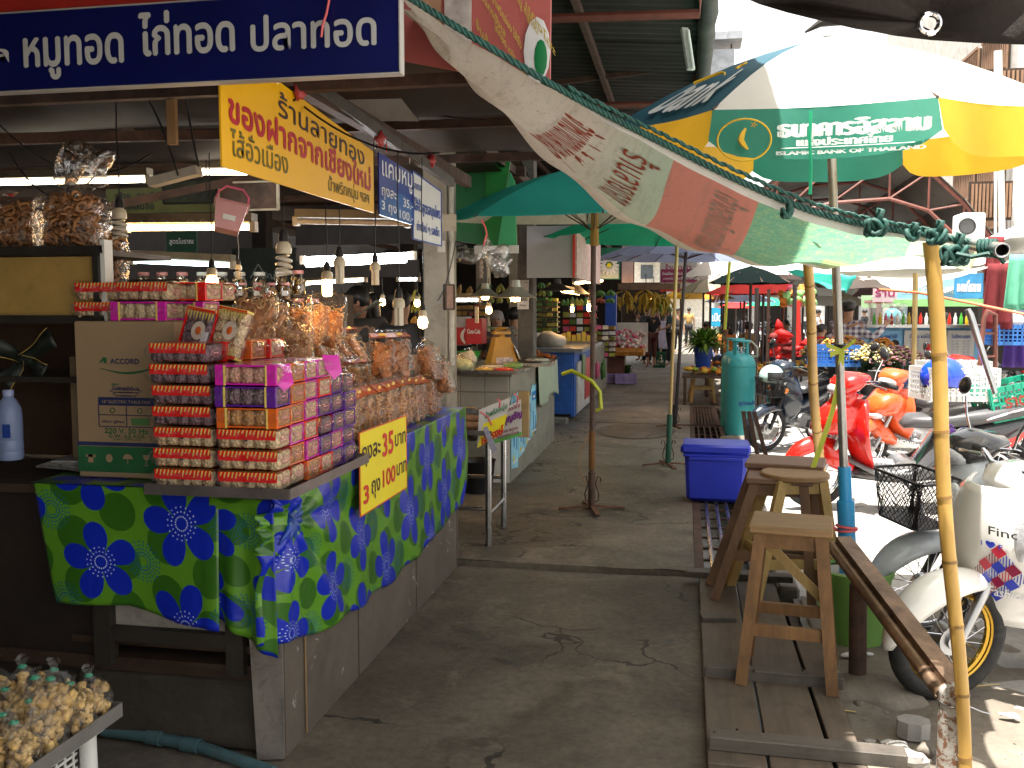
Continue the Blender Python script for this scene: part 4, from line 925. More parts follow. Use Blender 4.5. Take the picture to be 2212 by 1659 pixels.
pk = thing('pink_basket', 'pale pink plastic basket with a handle hanging tilted under the ceiling', 'basket', PY(489, 500, 3.25), rot=(radians(-8), radians(12), .5))
mPk = M('pink_plastic', (.72, .36, .36), .4, var=.06, trans=.3, bump=.03)
MB().loft([(0, 0, .04, .04)], 8) if False else None
MB().add([(-.042, -.042, 0), (.042, -.042, 0), (.042, .042, 0), (-.042, .042, 0), (-.058, -.058, .10), (.058, -.058, .10), (.058, .058, .10), (-.058, .058, .10)], [(0, 3, 2, 1), (0, 1, 5, 4), (1, 2, 6, 5), (2, 3, 7, 6), (3, 0, 4, 7)]).build('body', mPk, pk, solid=.002)
MB().box((0, 0, .101), (.128, .128, .008), bev=.002).build('rim', mPk, pk)
MB().tube([(-.06, 0, .10), (-.055, 0, .145), (-.03, 0, .17), (.03, 0, .17), (.055, 0, .145), (.06, 0, .10)], .0045, 5).build('handle', M('hot_pink', (.75, .13, .25), .4), pk, True)
MB().box((0, -.0505, .05), (.045, .002, .035), Matrix.Rotation(radians(-9), 3, 'X')).build('sticker', mWhite, pk)
wire('basket_string', [PY(445, 345, 3.3), PY(446, 430, 3.25), PY(470, 415, 3.25)], .002, mBlack, 'thin dark cord holding the pink basket', 'cord')
mSock = M('black_socket', (.012, .012, .013), .5); mCol = M('cream_collar', (.58, .52, .38), .4, var=.1, bump=0)
def bulb(u, vt, vb, y, kind, lit, vc, label, cat='light bulb'):
    p = PY(u, vt, y); H = (vb-vt)/FP*y; o = thing('hanging_bulb', label, cat, p, group='light bulbs hanging over the stall')
    s = H/.2; gm = mWarm if lit else mBulbOff
    MB().lathe([(0, 0), (.010*s, 0), (.020*s, -.02*s), (.023*s, -.05*s), (.018*s, -.055*s), (0, -.055*s)], n=12).build('socket', mSock, o, True)
    MB().lathe([(.015*s, -.05*s), (.030*s, -.065*s), (.034*s, -.085*s), (.032*s, -.105*s), (.0, -.105*s)], n=14).build('collar', mCol, o, True)
    g = MB()
    if kind == 'spiral':
        g.tube([(.030*s*cos(t*.55)*(1 if t > 3 else .6), .030*s*sin(t*.55)*(1 if t > 3 else .6), (-.11-.0022*t)*s) for t in range(42)], .0075*s, 6)
    elif kind == 'globe': g.lathe([(.016*s, -.10*s), (.034*s, -.12*s), (.040*s, -.15*s), (.032*s, -.185*s), (0, -.2*s)], n=14)
    elif kind == 'stick': g.lathe([(.026*s, -.10*s), (.028*s, -.12*s), (.028*s, -.19*s), (.02*s, -.2*s), (0, -.202*s)], n=14)
    else:
        for k in range(4): a = k*pi/2+.6; g.cyl((.016*s*cos(a), .016*s*sin(a), -.10*s), (.016*s*cos(a), .016*s*sin(a), -.2*s), .0095*s, n=8)
    g.build('glass', gm, o, True)
    zc = PY(u, vc, y).z-p.z
    MB().tube([(0, 0, 0), (.004, 0, zc*.3), (-.004, .003, zc*.65), (.002, 0, zc)], .0028 if y < 5 else .004, 5).build('cord', mBlack, o, True)
    return o
bulb(457, 560, 632, 4.2, 'globe', True, 330, 'small lit bulb glowing over the cracker packs')
bulb(612, 495, 600, 3.6, 'spiral', False, 182, 'big unlit spiral bulb hanging in front of the yellow sign')
bulb(706, 565, 643, 4.2, 'stick', True, 420, 'brightly lit stick shaped bulb right of the big spiral bulb')
bulb(733, 533, 616, 4.0, 'tubes', False, 330, 'unlit bulb of four tubes beside the brightly lit stick bulb')
bulb(810, 548, 618, 4.2, 'tubes', False, 300, 'unlit bulb of four tubes above the person with long hair')
bulb(861, 622, 706, 3.9, 'tubes', False, 330, 'unlit yellowed tube bulb left of the lit globe by the pillar')
bulb(913, 655, 712, 4.2, 'globe', True, 340, 'lit globe bulb hanging in front of the cream pillar')
bulb(257, 425, 522, 3.4, 'spiral', False, 200, 'unlit spiral bulb hanging behind the bags of ring snacks')
bulb(515, 560, 606, 4.8, 'spiral', False, 480, 'tiny unlit spiral bulb in front of the jars')
for i, (u, v, y) in enumerate(((737, 645, 7.5), (803, 622, 8), (826, 628, 9), (901, 630, 7.6), (1056, 645, 8.6), (768, 628, 9.5))): bulb(u, v, v+(34 if i < 5 else 22), y, 'globe', True, 600, f'small lit bulb far inside the hall, {["left of the long haired person","above the long haired person","right of the long haired person","beside the cream pillar","behind the aluminium lampshades","farthest back"][i]}')
def fluo(a, b, y0, y1, lit, label, r=.016, double=False, fixture=True, group='fluorescent tubes inside the hall'):
    p, q = PY(*a, y0), PY(*b, y1); o = thing('fluorescent_light', label, 'ceiling light', p, group=group)
    if fixture: MB().beam(p+Vector((0, .01, .045)), q+Vector((0, .01, .045)), .07, .045).build('batten', M('cream_batten', (.16, .14, .10), .5, dirt=.3), o, world=True)
    MB().cyl(p, q, r, n=10).build('tube', lit, o, True, world=True)
    if double: MB().cyl(p+Vector((.04, -.05, -.03)), q+Vector((-.03, -.05, -.03)), r*.7, n=10).build('tube', lit, o, True, world=True)
    e = MB(); d = (q-p).normalized()*.03; e.box(p, (.03, .04, .05)).box(q, (.03, .04, .05)); e.build('end_cap', mCream, o, world=True)
    return o
mTubeA = glow('lit_tube_soft', (.75, .95, .95), 5); mTubeB = glow('lit_tube_pale', (1, .9, .7), 6)
fluo((287, 563), (503, 573), 5.6, 5.6, mTubeA, 'slim lit tube above the pickle jars'); fluo((655, 562), (893, 552), 5.3, 5.3, glow('lit_tube_bright', (.95, .97, 1), 14), 'brightest white double tube in front of the cream pillar', .02, True, False)
fluo((272, 492), (548, 490), 4.4, 4.4, mTubeW, 'warm lit tube with wire hooks behind the pink basket'); fluo((-20, 395), (322, 388), 5.0, 5.0, mTubeB, 'long pale lit tube at the far left under the ceiling')
fluo((430, 372), (640, 372), 5.4, 5.4, mTubeB, 'lit tube half hidden by the yellow sign'); fluo((660, 612), (790, 604), 8.5, 8.5, mTubeB, 'lit tube low behind the jars'); fluo((978, 648), (1036, 648), 9, 9, glow('lit_tube_far', (.95, .97, 1), 8), 'lit tube deep behind the aluminium lampshades')
fluo((860, 603), (905, 603), 9, 9, MATS['lit_tube_far'], 'short lit tube left of the cream pillar deep in the hall'); fluo((640, 478), (880, 482), 5.0, 5.0, mCream, 'unlit tube fixture behind the yellow sign'); fluo((0, 300), (210, 305), 7, 7, mTubeB, 'lit tube high under the sagging ceiling at the left', fixture=False)
hk = thing('hook_rail', 'wire hooks along the warm lit tube', 'hooks', PY(280, 485, 4.35))
for i in range(9):
    p = PY(300+i*28, 484, 4.33); MB().torus(p, .022, .0018, (0, 1, .2), 10, 4, .3, 4.6).build('hook', mSteel, hk, True, world=True)
t = thing('light_fixture', 'tilted white lamp holder hanging on cables left of the yellow sign', 'light fixture', PY(380, 385, 3.4))
MB().beam(PY(326, 395, 3.4), PY(430, 368, 3.4), .05, .035).build('housing', mCream, t, world=True)
MB().box(PY(372, 258, 3.3), (.035, .02, .19)).build('wooden_block', wood('pale_wood', (.35, .2, .09), (.45, .28, .13), axis=2), None, tag_=('pale wooden block hanging under the ceiling left of the yellow sign', 'wood block'))
for i, (a, b, s, y, lb) in enumerate((((300, 190), (385, 380), -.05, 3.35, 'dark cable down to the tilted lamp holder'), ((400, 200), (430, 360), .02, 3.35, 'second dark cable down to the tilted lamp holder'), ((0, 270), (330, 330), .15, 3.9, 'dark cable sagging at the upper left under the ceiling'), ((20, 330), (240, 320), .2, 3.6, 'dark cable looping over the ring snack bags'),
        ((600, 180), (950, 330), .08, 3.3, 'black cable sagging over the yellow sign'), ((700, 210), (1180, 270), .02, 4.6, 'thin cable stretched below the cloth ceiling'), ((950, 60), (1330, 470), .0, 4.2, 'thin green line slanting down behind the banner tarp'), ((945, 650), (985, 520), .06, 5.6, 'black cable looping beside the cream pillar'), ((470, 210), (640, 215), .03, 3.2, 'cable under the navy sign'))):
    wire('cable', catenary(PY(*a, y), PY(*b, y), s, 12), .004, mBlack if i != 6 else M('green_line', (.05, .12, .1), .6), lb, 'cable')
def board(name, label, u0, v0, u1, v1, y, mat, texts=(), cat='sign', group=None, frame=None, th=.02):
    a, b = PY(u0, v1, y), PY(u1, v0, y); w, h = b.x-a.x, b.z-a.z
    return sign(name, label, cat, (a.x, y, a.z), 0, w, h, mat, [(s, x*w, yy*h, tw*w, hh*h, mt, bb) for s, x, yy, tw, hh, mt, bb in texts], th, frame, group=group)
board('olive_banner', 'dim yellow green banner with black Thai lettering deep inside the stall', 232, 400, 560, 462, 6.4, M('olive_banner', (.12, .13, .03), .6), [('กล้วย , กระเทียม', .22, .72, .32, .28, mBlk, .03), ('เมล็ดหลินจือ', .18, .3, .28, .3, mBlk, .03)])
board('dark_picture', 'dark framed picture leaning in front of the olive banner', 355, 388, 470, 440, 6.0, M('dark_leaf_print', (.015, .025, .012), .5, var=.8, vs_=20), frame=mDark)
board('food_poster', 'dark food poster with a red flower and round dishes behind the pink basket', 475, 392, 600, 455, 5.9, M('food_poster', (.06, .03, .025), .5, var=.8, vs_=9), frame=mCream)
board('green_banner', 'dark green banner with white Thai lettering behind the hanging bulbs', 362, 500, 425, 545, 6.8, M('dark_green', (.008, .06, .03), .6), [('สูตรโบราณ', .5, .5, .8, .35, mWInk, .02)])
bb = board('dark_backboard', 'near black board with a pale temple gable drawing behind the jars', 505, 535, 640, 660, 7.0, M('near_black_green', (.008, .016, .012), .6), [('ขวัญ', .52, .52, .3, .12, M('dim_ink', (.25, .27, .26), .6), .02)])
MB().beam((.16, -.02, .22), (.23, -.02, .33), .004, .008).beam((.30, -.02, .22), (.23, -.02, .33), .004, .008).build('gable_drawing', MATS['dim_ink'], bb)
board('dark_backboard', 'long dark board hanging above the white tubes behind the bulbs', 640, 470, 960, 530, 7.5, M('dark_fascia', (.035, .03, .03), .6, var=.4))
board('dark_curtain', 'black cloth hanging behind the long haired person', 640, 560, 905, 600, 6.4, mDark, cat='curtain')
board('warm_poster', 'dim red and gold posters hanging at the rear left of the hall', 250, 640, 620, 760, 9, M('warm_goods', (.16, .09, .03), .6, var=.8, vs_=6))
js = thing('jar_shelf', 'dark shelf carrying the rows of pickle jars', 'shelf', (-2.9, 6.1, 0)); jy = 6.0
mJG = film('jar_glass', (.95, .9, .8), .12, .05, 3, .05); mPick = M('pickled_fruit', (.30, .17, .05), .4, var=.5, vs_=12); mPk2 = M('yellow_pickle', (.42, .25, .03), .4, var=.4, vs_=12)
mLidP = M('pink_lid', (.55, .22, .2), .4, bump=0); mLidW = M('white_lid', (.6, .56, .5), .4, bump=0); mLiq = M('brine_brown', (.10, .045, .015), .15, bump=0, var=.3)
def jar(h, r, lid, fruit, lab):
    o = thing('pickle_jar', 'x', 'jar', (0, -80, 0), group='glass jars of pickled fruit'); rr = random.Random(int(h*1000))
    MB().lathe([(0, 0), (r*.95, 0), (r, .01), (r, h*.68), (r*.72, h*.84), (r*.70, h*.88)], n=16).build('glass', mJG, o, True)
    MB().lathe([(0, .004), (r*.80, .004), (r*.80, h*.66), (0, h*.68)], n=12).build('brine', mLiq, o, True)
    f = MB()
    for i in range(26): a = rr.random()*6.3; f.sphere((cos(a)*r*.74, sin(a)*r*.74, .015+rr.random()*h*.62), r*.25, 7, 5)
    f.build('fruit', fruit, o, 2)['kind'] = 'stuff'
    MB().lathe([(r*.76, h*.86), (r*.78, h*.87), (r*.78, h*.985), (r*.74, h), (0, h)], n=16).build('lid', lid, o, True)
    if lab: MB().box((0, -r*1.0, h*.40), (r*1.0, .006, h*.28)).build('label', mTag, o)
    return o
jb = [jar(.18, .05, mLidW, mPick, False), jar(.18, .05, mLidP, mPk2, False), jar(.115, .037, mLidP, mPick, True)]
big = [(311, 1), (351, 1), (394, 1), (438, 0), (479, 0), (518, 0), (561, 0), (607, 0), (644, 1)]; zb1 = PY(500, 640, jy).z-.02
sm = [494, 524, 557, 587, 618]; zb2 = PY(500, 643, jy-.15).z
def putjar(src, p, lab, first_):
    if first_: src.location = p; src['label'] = lab; src.rotation_euler = (0, 0, R.random()*.6); return
    dup(src, p, rz=R.random()*.6-.3, label=lab)
seen_ = set()
for i, (u, k) in enumerate(big):
    p = PY(u, 620, jy); src = jb[k]; putjar(src, (p.x, jy, PY(u, 588+(-4 if i > 6 else 0), jy).z-.18), f'tall jar of {"yellow" if k else "brown"} pickled fruit, number {i+1} of nine in the upper row'.replace(f'number {i+1} of nine', ['leftmost', 'second from the left', 'third from the left', 'fourth from the left', 'middle one', 'fourth from the right', 'third from the right', 'second from the right', 'rightmost'][i]), k not in seen_); seen_.add(k)
for i, u in enumerate(sm):
    p = PY(u, 640, jy-.15); putjar(jb[2], (p.x, jy-.15, PY(u, 611, jy-.15).z-.115), f'small labelled pickle jar, {["leftmost","second","middle","fourth","rightmost"][i]} of the five in front of the tall jars', i == 0)
for i, u in enumerate((645, 676)):
    p = PY(u, 640, jy-.25); dup(jb[1], (p.x, jy-.25, PY(u, 645, jy-.25).z-.18), label=f'tall jar with pink lid standing lower, {["left","right"][i]} one beside the white bread bin')
a = PY(300, 620, jy); b = PY(660, 620, jy)
MB().box(((a.x+b.x)/2, jy, zb1-.0), (b.x-a.x, .3, .02)).build('shelf_board', mDarkW, js, world=True)
MB().box(((a.x+b.x)/2+.1, jy+.1, .85), (b.x-a.x+.3, .3, 1.7)).build('shelf_body', mDarkW, js, world=True)
MB().box(((a.x+b.x)/2+.35, jy-.15, PY(560, 652, jy-.15).z-.03), (.6, .3, .02)).build('shelf_board', mDarkW, js, world=True)
MB().box(PY(688, 705, 6.2), (.18, .25, .3), bev=.01).build('bread_bin', mCream, None, tag_=('cream metal bin beside the jars and the long haired person', 'bin'))
mSkin = M('skin', (.36, .19, .115), .55, var=.1, bump=.03); mHair = M('black_hair', (.012, .010, .009), .45, var=.4, bump=.3, bs=120, sc_=(1, 1, .2))
def skin_mesh(name, verts, edges, radii, mat, parent, lvl=1, root=0):
    me = bpy.data.meshes.new(name); me.from_pydata(verts, edges, []); o = bpy.data.objects.new(name, me); C.objects.link(o)
    md = o.modifiers.new('k', 'SKIN'); md.use_smooth_shade = True; sv = me.skin_vertices[0].data
    for i, r in enumerate(radii): sv[i].radius = (r, r) if not isinstance(r, tuple) else r; sv[i].use_root = (i == root)
    sd_ = o.modifiers.new('u', 'SUBSURF'); sd_.levels = lvl
    dg = bpy.context.evaluated_depsgraph_get(); dg.update()
    m2 = bpy.data.meshes.new_from_object(o.evaluated_get(dg)); bpy.data.objects.remove(o)
    m2.name = name; m2.materials.clear()
    for m in (mat if isinstance(mat, list) else [mat]): m2.materials.append(m)
    r_ = bpy.data.objects.new(name, m2); link(r_, parent); return r_
def person(label, loc, rz, shirt=None, pants=None, hair='short', H=1.68, arms=None, legs=None, lean=0., seated=False, hat=None, group=None, apron=None, skirt=False, short=False, chest_w=1., face=True, sleeve='short', turn=0., nod=0.):
    """arms/legs: dict of joint overrides, in metres in the figure's own frame (faces -y)"""
    s = H/1.68; o = thing('person', label, 'person', loc, rz, group, scale=s)
    hz = .50 if seated else .92; L = lean
    def up(z, y=0, x=0): dz = z-.92; return Vector((x, y-sin(L)*dz, hz+dz*cos(L)))
    J = dict(pelvis=up(.92), waist=up(1.06), chest=up(1.26), neck=up(1.42, .01), jaw=up(1.50, -.015), head=up(1.575, -.01), top=up(1.64, 0))
    for k, sx in (('l', 1), ('r', -1)):
        J['sh'+k] = up(1.375, .01, .165*sx*chest_w); J['el'+k] = up(1.10, .03, .225*sx*chest_w); J['wr'+k] = up(.87, -.05, .235*sx*chest_w)
        J['hp'+k] = Vector((.085*sx, 0, hz-.03))
        if seated: J['kn'+k] = Vector((.10*sx, -.42, hz-.02)); J['an'+k] = Vector((.10*sx, -.40, .09))
        else: J['kn'+k] = Vector((.095*sx, -.02, .49)); J['an'+k] = Vector((.10*sx, .01, .085))
    for k, v in list((arms or {}).items())+list((legs or {}).items()): J[k] = Vector(v)
    for k in 'lr': J['to'+k] = J['an'+k]+Vector((.01 if k == 'l' else -.01, -.14, -.055))
    if turn or nod:
        n0 = J['neck'].copy(); m = Matrix.Rotation(turn, 3, 'Z') @ Matrix.Rotation(nod, 3, 'X')
        for k in ('jaw', 'head', 'top'): J[k] = n0+m @ (J[k]-n0)
    V, Rr, Ed, ix = [], [], [], {}
    def add(k, p, r, par=None):
        ix[k] = len(V); V.append(tuple(p)); Rr.append(r)
        if par: Ed.append((ix[par], ix[k]))
    add('pelvis', J['pelvis'], (.135, .10)); add('waist', J['waist'], (.118, .088), 'pelvis'); add('chest', J['chest'], (.145, .10), 'waist'); add('neck', J['neck'], .052, 'chest')
    add('jaw', J['jaw'], .068, 'neck'); add('head', J['head'], (.077, .092), 'jaw'); add('top', J['top'], .066, 'head')
    for k in 'lr':
        add('sh'+k, J['sh'+k], .058, 'chest'); add('el'+k, J['el'+k], .040, 'sh'+k); add('wr'+k, J['wr'+k], .026, 'el'+k)
        d = (J['wr'+k]-J['el'+k]).normalized(); x_, y_, _ = basis(d); pm = J['wr'+k]+d*.06; add('pa'+k, pm, (.034, .018), 'wr'+k)
        for f in range(4): add(f'f{f}{k}', pm+d*(.075+(.012, .02, .015, 0)[f])+x_*(f-1.5)*.019-y_*.012, .008, 'pa'+k)
        add('th'+k, pm+x_*-.05+d*.02, .010, 'pa'+k)
        add('hp'+k, J['hp'+k], .095, 'pelvis'); add('kn'+k, J['kn'+k], .058, 'hp'+k); add('an'+k, J['an'+k], .036, 'kn'+k); add('to'+k, J['to'+k], (.04, .024), 'an'+k)
    skin_mesh('body', V, Ed, Rr, mSkin, o)
    def cl(name, ks, mat, rad, ext=None):
        vv, rr, ee = [], [], []; m = {}
        for k, r, par in ks:
            m[k] = len(vv); vv.append(tuple(J[k] if not isinstance(k, tuple) else k[1])); rr.append(r)
            if par is not None: ee.append((m[par], m[k]))
        return skin_mesh(name, vv, ee, rr, mat, o)
    if shirt:
        ks = [('pelvis', (.150, .118), None), ('waist', (.142, .112), 'pelvis'), ('chest', (.166, .122), 'waist')]
        for k in 'lr':
            J['mid'+k] = J['sh'+k].lerp(J['el'+k], .78); J['cf'+k] = J['el'+k].lerp(J['wr'+k], .9)
            ks += [('sh'+k, .075, 'chest'), ('mid'+k, .060, 'sh'+k)]
            if sleeve == 'long': ks += [('el'+k, .052, 'mid'+k), ('cf'+k, .040, 'el'+k)]
        J['nb'] = J['chest'].lerp(J['neck'], .86); ks.append(('nb', .066, 'chest')); cl('shirt', ks, shirt, 0)
    if pants:
        ks = [('pelvis', (.150, .116), None)]
        for k in 'lr':
            J['cu'+k] = J['kn'+k].lerp(J['an'+k], .55 if short else .92)
            if skirt: J['cu'+k] = J['kn'+k].lerp(J['an'+k], .3)+Vector((0, 0, 0))
            ks += [('hp'+k, .115 if not skirt else .14, 'pelvis'), ('kn'+k, .080 if not skirt else .14, 'hp'+k), ('cu'+k, .066 if not skirt else .15, 'kn'+k)]
        cl('skirt' if skirt else 'trousers', ks, pants, 0)
    m = (J['top']-J['jaw']).normalized(); fw = Matrix.Rotation(turn, 3, 'Z') @ Vector((0, -1, -.02)); sd_ = m.cross(fw).normalized(); hc = J['head']
    if hair:
        h = MB(); h.sphere(hc-fw*.018+m*.030, (.094, .104, .088), 14, 8, lump=.18, rz=turn)
        if hair == 'long':
            for k, a in enumerate((-1, -.6, -.2, .2, .6, 1)): h.tube([hc-fw*.05+sd_*a*.07+m*.04, hc-fw*.055+sd_*a*.105-m*.06, hc-fw*.03+sd_*a*.12-m*.19, hc-fw*.01+sd_*a*.115-m*.27], [.05, .05, .042, .018], 8)
        if hair == 'tail': h.tube([hc-fw*.09+m*.02, hc-fw*.13-m*.10, hc-fw*.12-m*.28, hc-fw*.10-m*.40], [.03, .034, .03, .01], 8)
        h.build('hair', mHair if hair != 'grey' else M('grey_hair', (.25, .23, .22), .6), o, 2)
    if face:
        f = MB(); e = hc+fw*.085-m*.0; f.sphere(hc+fw*.092-m*.02, (.013, .02, .022), 8, 5); f.build('nose', mSkin, o, True)
        for sx in (-1, 1):
            MB().sphere(hc+fw*.082+sd_*.032*sx+m*.006, (.013, .008, .006), 8, 5).build('eye', mBlk, o, True)
            MB().sphere(hc+sd_*.084*sx-m*.012, (.012, .02, .03), 8, 5).build('ear', mSkin, o, True)
        MB().sphere(hc+fw*.083-m*.052, (.024, .008, .007), 8, 5).build('mouth', M('lip', (.25, .08, .06), .5), o, True)
    if hat:
        hm = MB(); hm.sphere(hc+m*.03-fw*.01, (.132, .145, .125), 18, 10)
        hb = hm.build('helmet', hat, o, 2)
        MB().torus(hc+m*-.02-fw*.01, .132, .008, m, 20, 5).build('helmet_edge', mBlk, hb, True)
    if apron:
        c = J['chest']; p = J['hp'+'l']
        MB().grid(lambda u, v: ((u-.5)*(.30+.14*v), -.145-.03*sin(v*4)-.012*sin(u*14)*v, J['chest'].z+.04-(J['chest'].z-.45)*v), 12, 14).build('apron', apron, o, 2, solid=.004)
    return o
st = thing('sausage_table', 'steel tube table loaded with grilled sausages behind the flowered counter', 'table', (-1.7, 6.3, 0))
TX, TZ = -1.27, .80
p1, p2 = PX(1060, 1190, TX), PX(1085, 1160, TX); ya, yb = 5.93, 6.45
ztab = .80
leg = lambda x, y: MB().cyl((x, y, .035), (x, y, ztab-.02), .022, n=12).build('leg', mSteel, st, True, world=True)
leg(-1.27, ya); leg(-1.27, yb); leg(-2.1, ya); leg(-2.1, yb)
MB().cyl((-1.27, ya, .24), (-1.27, yb, .24), .014, n=10).cyl((-1.27, ya, .28), (-2.1, ya, .28), .014, n=10).cyl((-1.27, yb, .40), (-2.1, yb, .40), .014, n=10).build('stretcher', mSteel, st, True, world=True)
MB().box((-1.72, 6.18, ztab), (.98, .72, .03)).build('tabletop', M('table_tray', (.13, .11, .10), .45, .6, dirt=.4), st, world=True)
sa = thing('sausage_tray', 'grilled brown sausages laid in rows on the steel table', 'sausages', (-1.6, 6.2, ztab))
mSau = M('grilled_sausage', (.20, .085, .03), .38, var=.5, vs_=14, dirt=.4, dcol=(.04, .015, .008), bump=.3, bs=50)
for j in range(7):
    for i in range(2):
        x = -1.50-.34*i+.02*R.random(); y = 5.90+.085*j; z = ztab+.035+(.03 if j % 2 else 0)
        MB().loft([(x-.17, z, .008, .008), (x-.155, z+.004, .028, .026), (x, z+.012, .032, .03), (x+.155, z+.002, .028, .026), (x+.17, z-.002, .008, .008)], 10, 2.).build('sausage', mSau, sa, 2, world=True)
        so_ = sa.children[-1] if False else None
for k, o_ in enumerate(KIDS[sa.name]): o_.location.y += (k//2)*.085 if False else 0
for k, o_ in enumerate(KIDS[sa.name]): o_.location = (0, (5.90+.085*(k//2)), 0)
crumple('wrapped_pot', 'foil wrapped pot standing on the low shelf under the sausages', PY(1015, 915, 6.1), (.16, .12, .10), M('foil_dark', (.16, .14, .13), .35, .8, var=.5, vs_=12, bump=.6), .5, 3, 'pot')
MB().lathe([(.0, .03), (.13, .03), (.16, .30), (.17, .31), (.15, .29), (.12, .05)], PZ(1030, 1070, .0), 20).build('black_bucket', mBlack, None, True, tag_=('black plastic bucket in the shade under the sausage table', 'bucket'))
gb = thing('grey_crate', 'dark mesh crate in the shade under the sausage table', 'crate', PZ(985, 1030, .03))
cw = MB()
for i in range(9): cw.beam((-.2+.05*i, 0, 0), (-.2+.05*i, 0, .3), .008, .008)
for i in range(7): cw.beam((-.2, 0, .05*i), (.2, 0, .05*i), .008, .008)
cw.build('mesh_front', mDark, gb)['kind'] = 'stuff'; MB().box((0, .15, .15), (.4, .28, .3)).build('body', mBlack, gb)
def tied(name, label, pts, y, mat, texts, tilt=0., shapes=()):
    a = [PY(u, v, y) for u, v in pts]; o = thing(name, label, 'sign', a[3])
    MB().prism(a, (0, .005, 0)).build('panel', mat, o, world=True)
    for nm, q, mt in shapes: MB().prism([PY(u, v, y)+Vector((0, -.003, 0)) for u, v in q], (0, .001, 0)).build(nm, mt, o, world=True)
    for s, u, v, w, h, mt, b, sl in texts:
        c = PY(u, v, y); mb = MB(); letters(mb, s, 0, 0, w/FP*y, h/FP*y, b, fn=lambda x, z, k: (c.x+x, y-.006-k, c.z+z+sl*x)); mb.build('lettering', mt, o, world=True)
    return o
mWC = M('white_card', (.6, .58, .55), .5, var=.08, dirt=.2, dcol=(.35, .3, .25)); mMar = M('maroon_ink', (.3, .02, .1), .5, bump=0)
tied('menu_card', 'white card with maroon Thai lettering and a green lower edge tied under the sausages', [(1060, 900), (1125, 862), (1127, 940), (1056, 962)], 5.88, mWC,
     [('แม่ย่ง', 1112, 878, 24, 10, mMar, .03, .4), ('บุญชัญ', 1108, 902, 40, 22, M('purple_ink', (.2, .03, .25), .5), .05, .45), ('อร่อย สะอาด', 1100, 928, 40, 8, mMar, .02, .3), ('จากตลาดวโรรส', 1098, 938, 48, 8, mMar, .02, .3)],
     shapes=[('green_edge', [(1058, 952), (1127, 932), (1127, 940), (1056, 962)], M('green_ink', (.15, .45, .1), .5))])
tied('menu_card', 'white and yellow card with green and red Thai lettering tied under the sausages', [(1035, 885), (1103, 858), (1086, 935), (1031, 968)], 5.84, mWC,
     [('น้ำพริกหนุ่ม', 1072, 888, 50, 18, M('green_ink2', (.02, .18, .06), .5), .02, .5), ('เจ้ทรงษ์', 1064, 938, 48, 22, mRed, .05, .55)],
     shapes=[('yellow_half', [(1045, 915), (1096, 894), (1086, 935), (1031, 968)], mYelP)])
MB().prism([PY(1043, 925, 5.80), PY(1052, 920, 5.80), PY(1074, 972, 5.80), PY(1063, 980, 5.80)], (0, .003, 0)).build('paper_slip', M('grey_slip', (.35, .33, .42), .6, var=.3, vs_=30), None, tag_=('narrow grey printed slip hanging before the yellow card', 'paper slip'))
for i, (a, b) in enumerate((((1038, 890), (1062, 918)), ((1075, 862), (1078, 880)), ((1110, 850), (1118, 870)))): wire('red_tie', [PY(*a, 5.8), PY((a[0]+b[0])/2+4, (a[1]+b[1])/2-3, 5.78), PY(*b, 5.8)], .006, M('pink_string', (.7, .12, .13), .5), f'red plastic tie {["at the left corner of the yellow card","between the two menu cards","at the right corner of the white menu card"][i]}', 'string')
tk = thing('tiled_counter', 'cream tiled counter with torn blue cartons pasted on its side', 'counter', (-2.4, 9.4, 0))
X2, Ya, Yb = -1.545, 8.15, 11.0; zt2 = PY(1105, 812, Ya).z
mTile = M('cream_tile', (.46, .42, .36), .35, var=.06, dirt=.25, dcol=(.2, .16, .12), bump=.02); mSide = M('grimy_plaster', (.25, .24, .20), .75, var=.2, vs_=4, dirt=.5, dcol=(.09, .08, .06), bump=.3)
MB().box(((X2-3.2)/2, (Ya+Yb)/2, zt2/2), (3.2+X2, Yb-Ya, zt2-.02)).build('body', mSide, tk, world=True)
for i in range(5):
    for j in range(2): MB().box((X2-.12-.225*i, Ya-.006, zt2-.075-.15*j), (.218, .012, .142), bev=.003).build('tile', mTile, tk, world=True)
MB().box((X2-.09, Ya-.010, zt2/2-.17), (.17, .014, zt2-.38)).build('white_corner_board', mWhite, tk, world=True)
mPB = M('pale_blue_print', (.28, .62, .80), .55, var=.15, dirt=.35, dcol=(.4, .38, .32), bump=.1); mPB2 = M('strong_blue_print', (.02, .2, .55), .55, bump=0)
for i in range(4):
    y0 = Ya+.02+i*.36; h = zt2-.17-.05*(i % 3)
    pts = [(X2+.004, y0, .16+.04*i), (X2+.004, y0+.34, .12+.10*i), (X2+.004, y0+.345, h*.6), (X2+.004, y0+.31, h*.68), (X2+.004, y0+.35, h), (X2+.004, y0+.2, h-.03), (X2+.004, y0+.12, h+.01), (X2+.004, y0, h-.05)]
    MB().prism(pts, (.004, 0, 0)).build('pasted_carton', mPB, tk, world=True)
    b = MB(); b.box((X2+.0105, y0+.17, h-.12), (.002, .24, .09)).box((X2+.0105, y0+.13, .45), (.002, .04, .22)).box((X2+.0105, y0+.26, .40), (.002, .03, .2)); b.build('blue_print', mPB2, tk, world=True)
    MB().box((X2+.0118, y0+.17, h-.13), (.002, .14, .02)).box((X2+.0112, y0+.17, .2+.05*i), (.002, .26, .014)).build('white_print', mWInk, tk, world=True)
    MB().box((X2+.0112, y0+.10, .24+.03*i), (.002, .05, .05)).build('yellow_print', mYelP, tk, world=True)
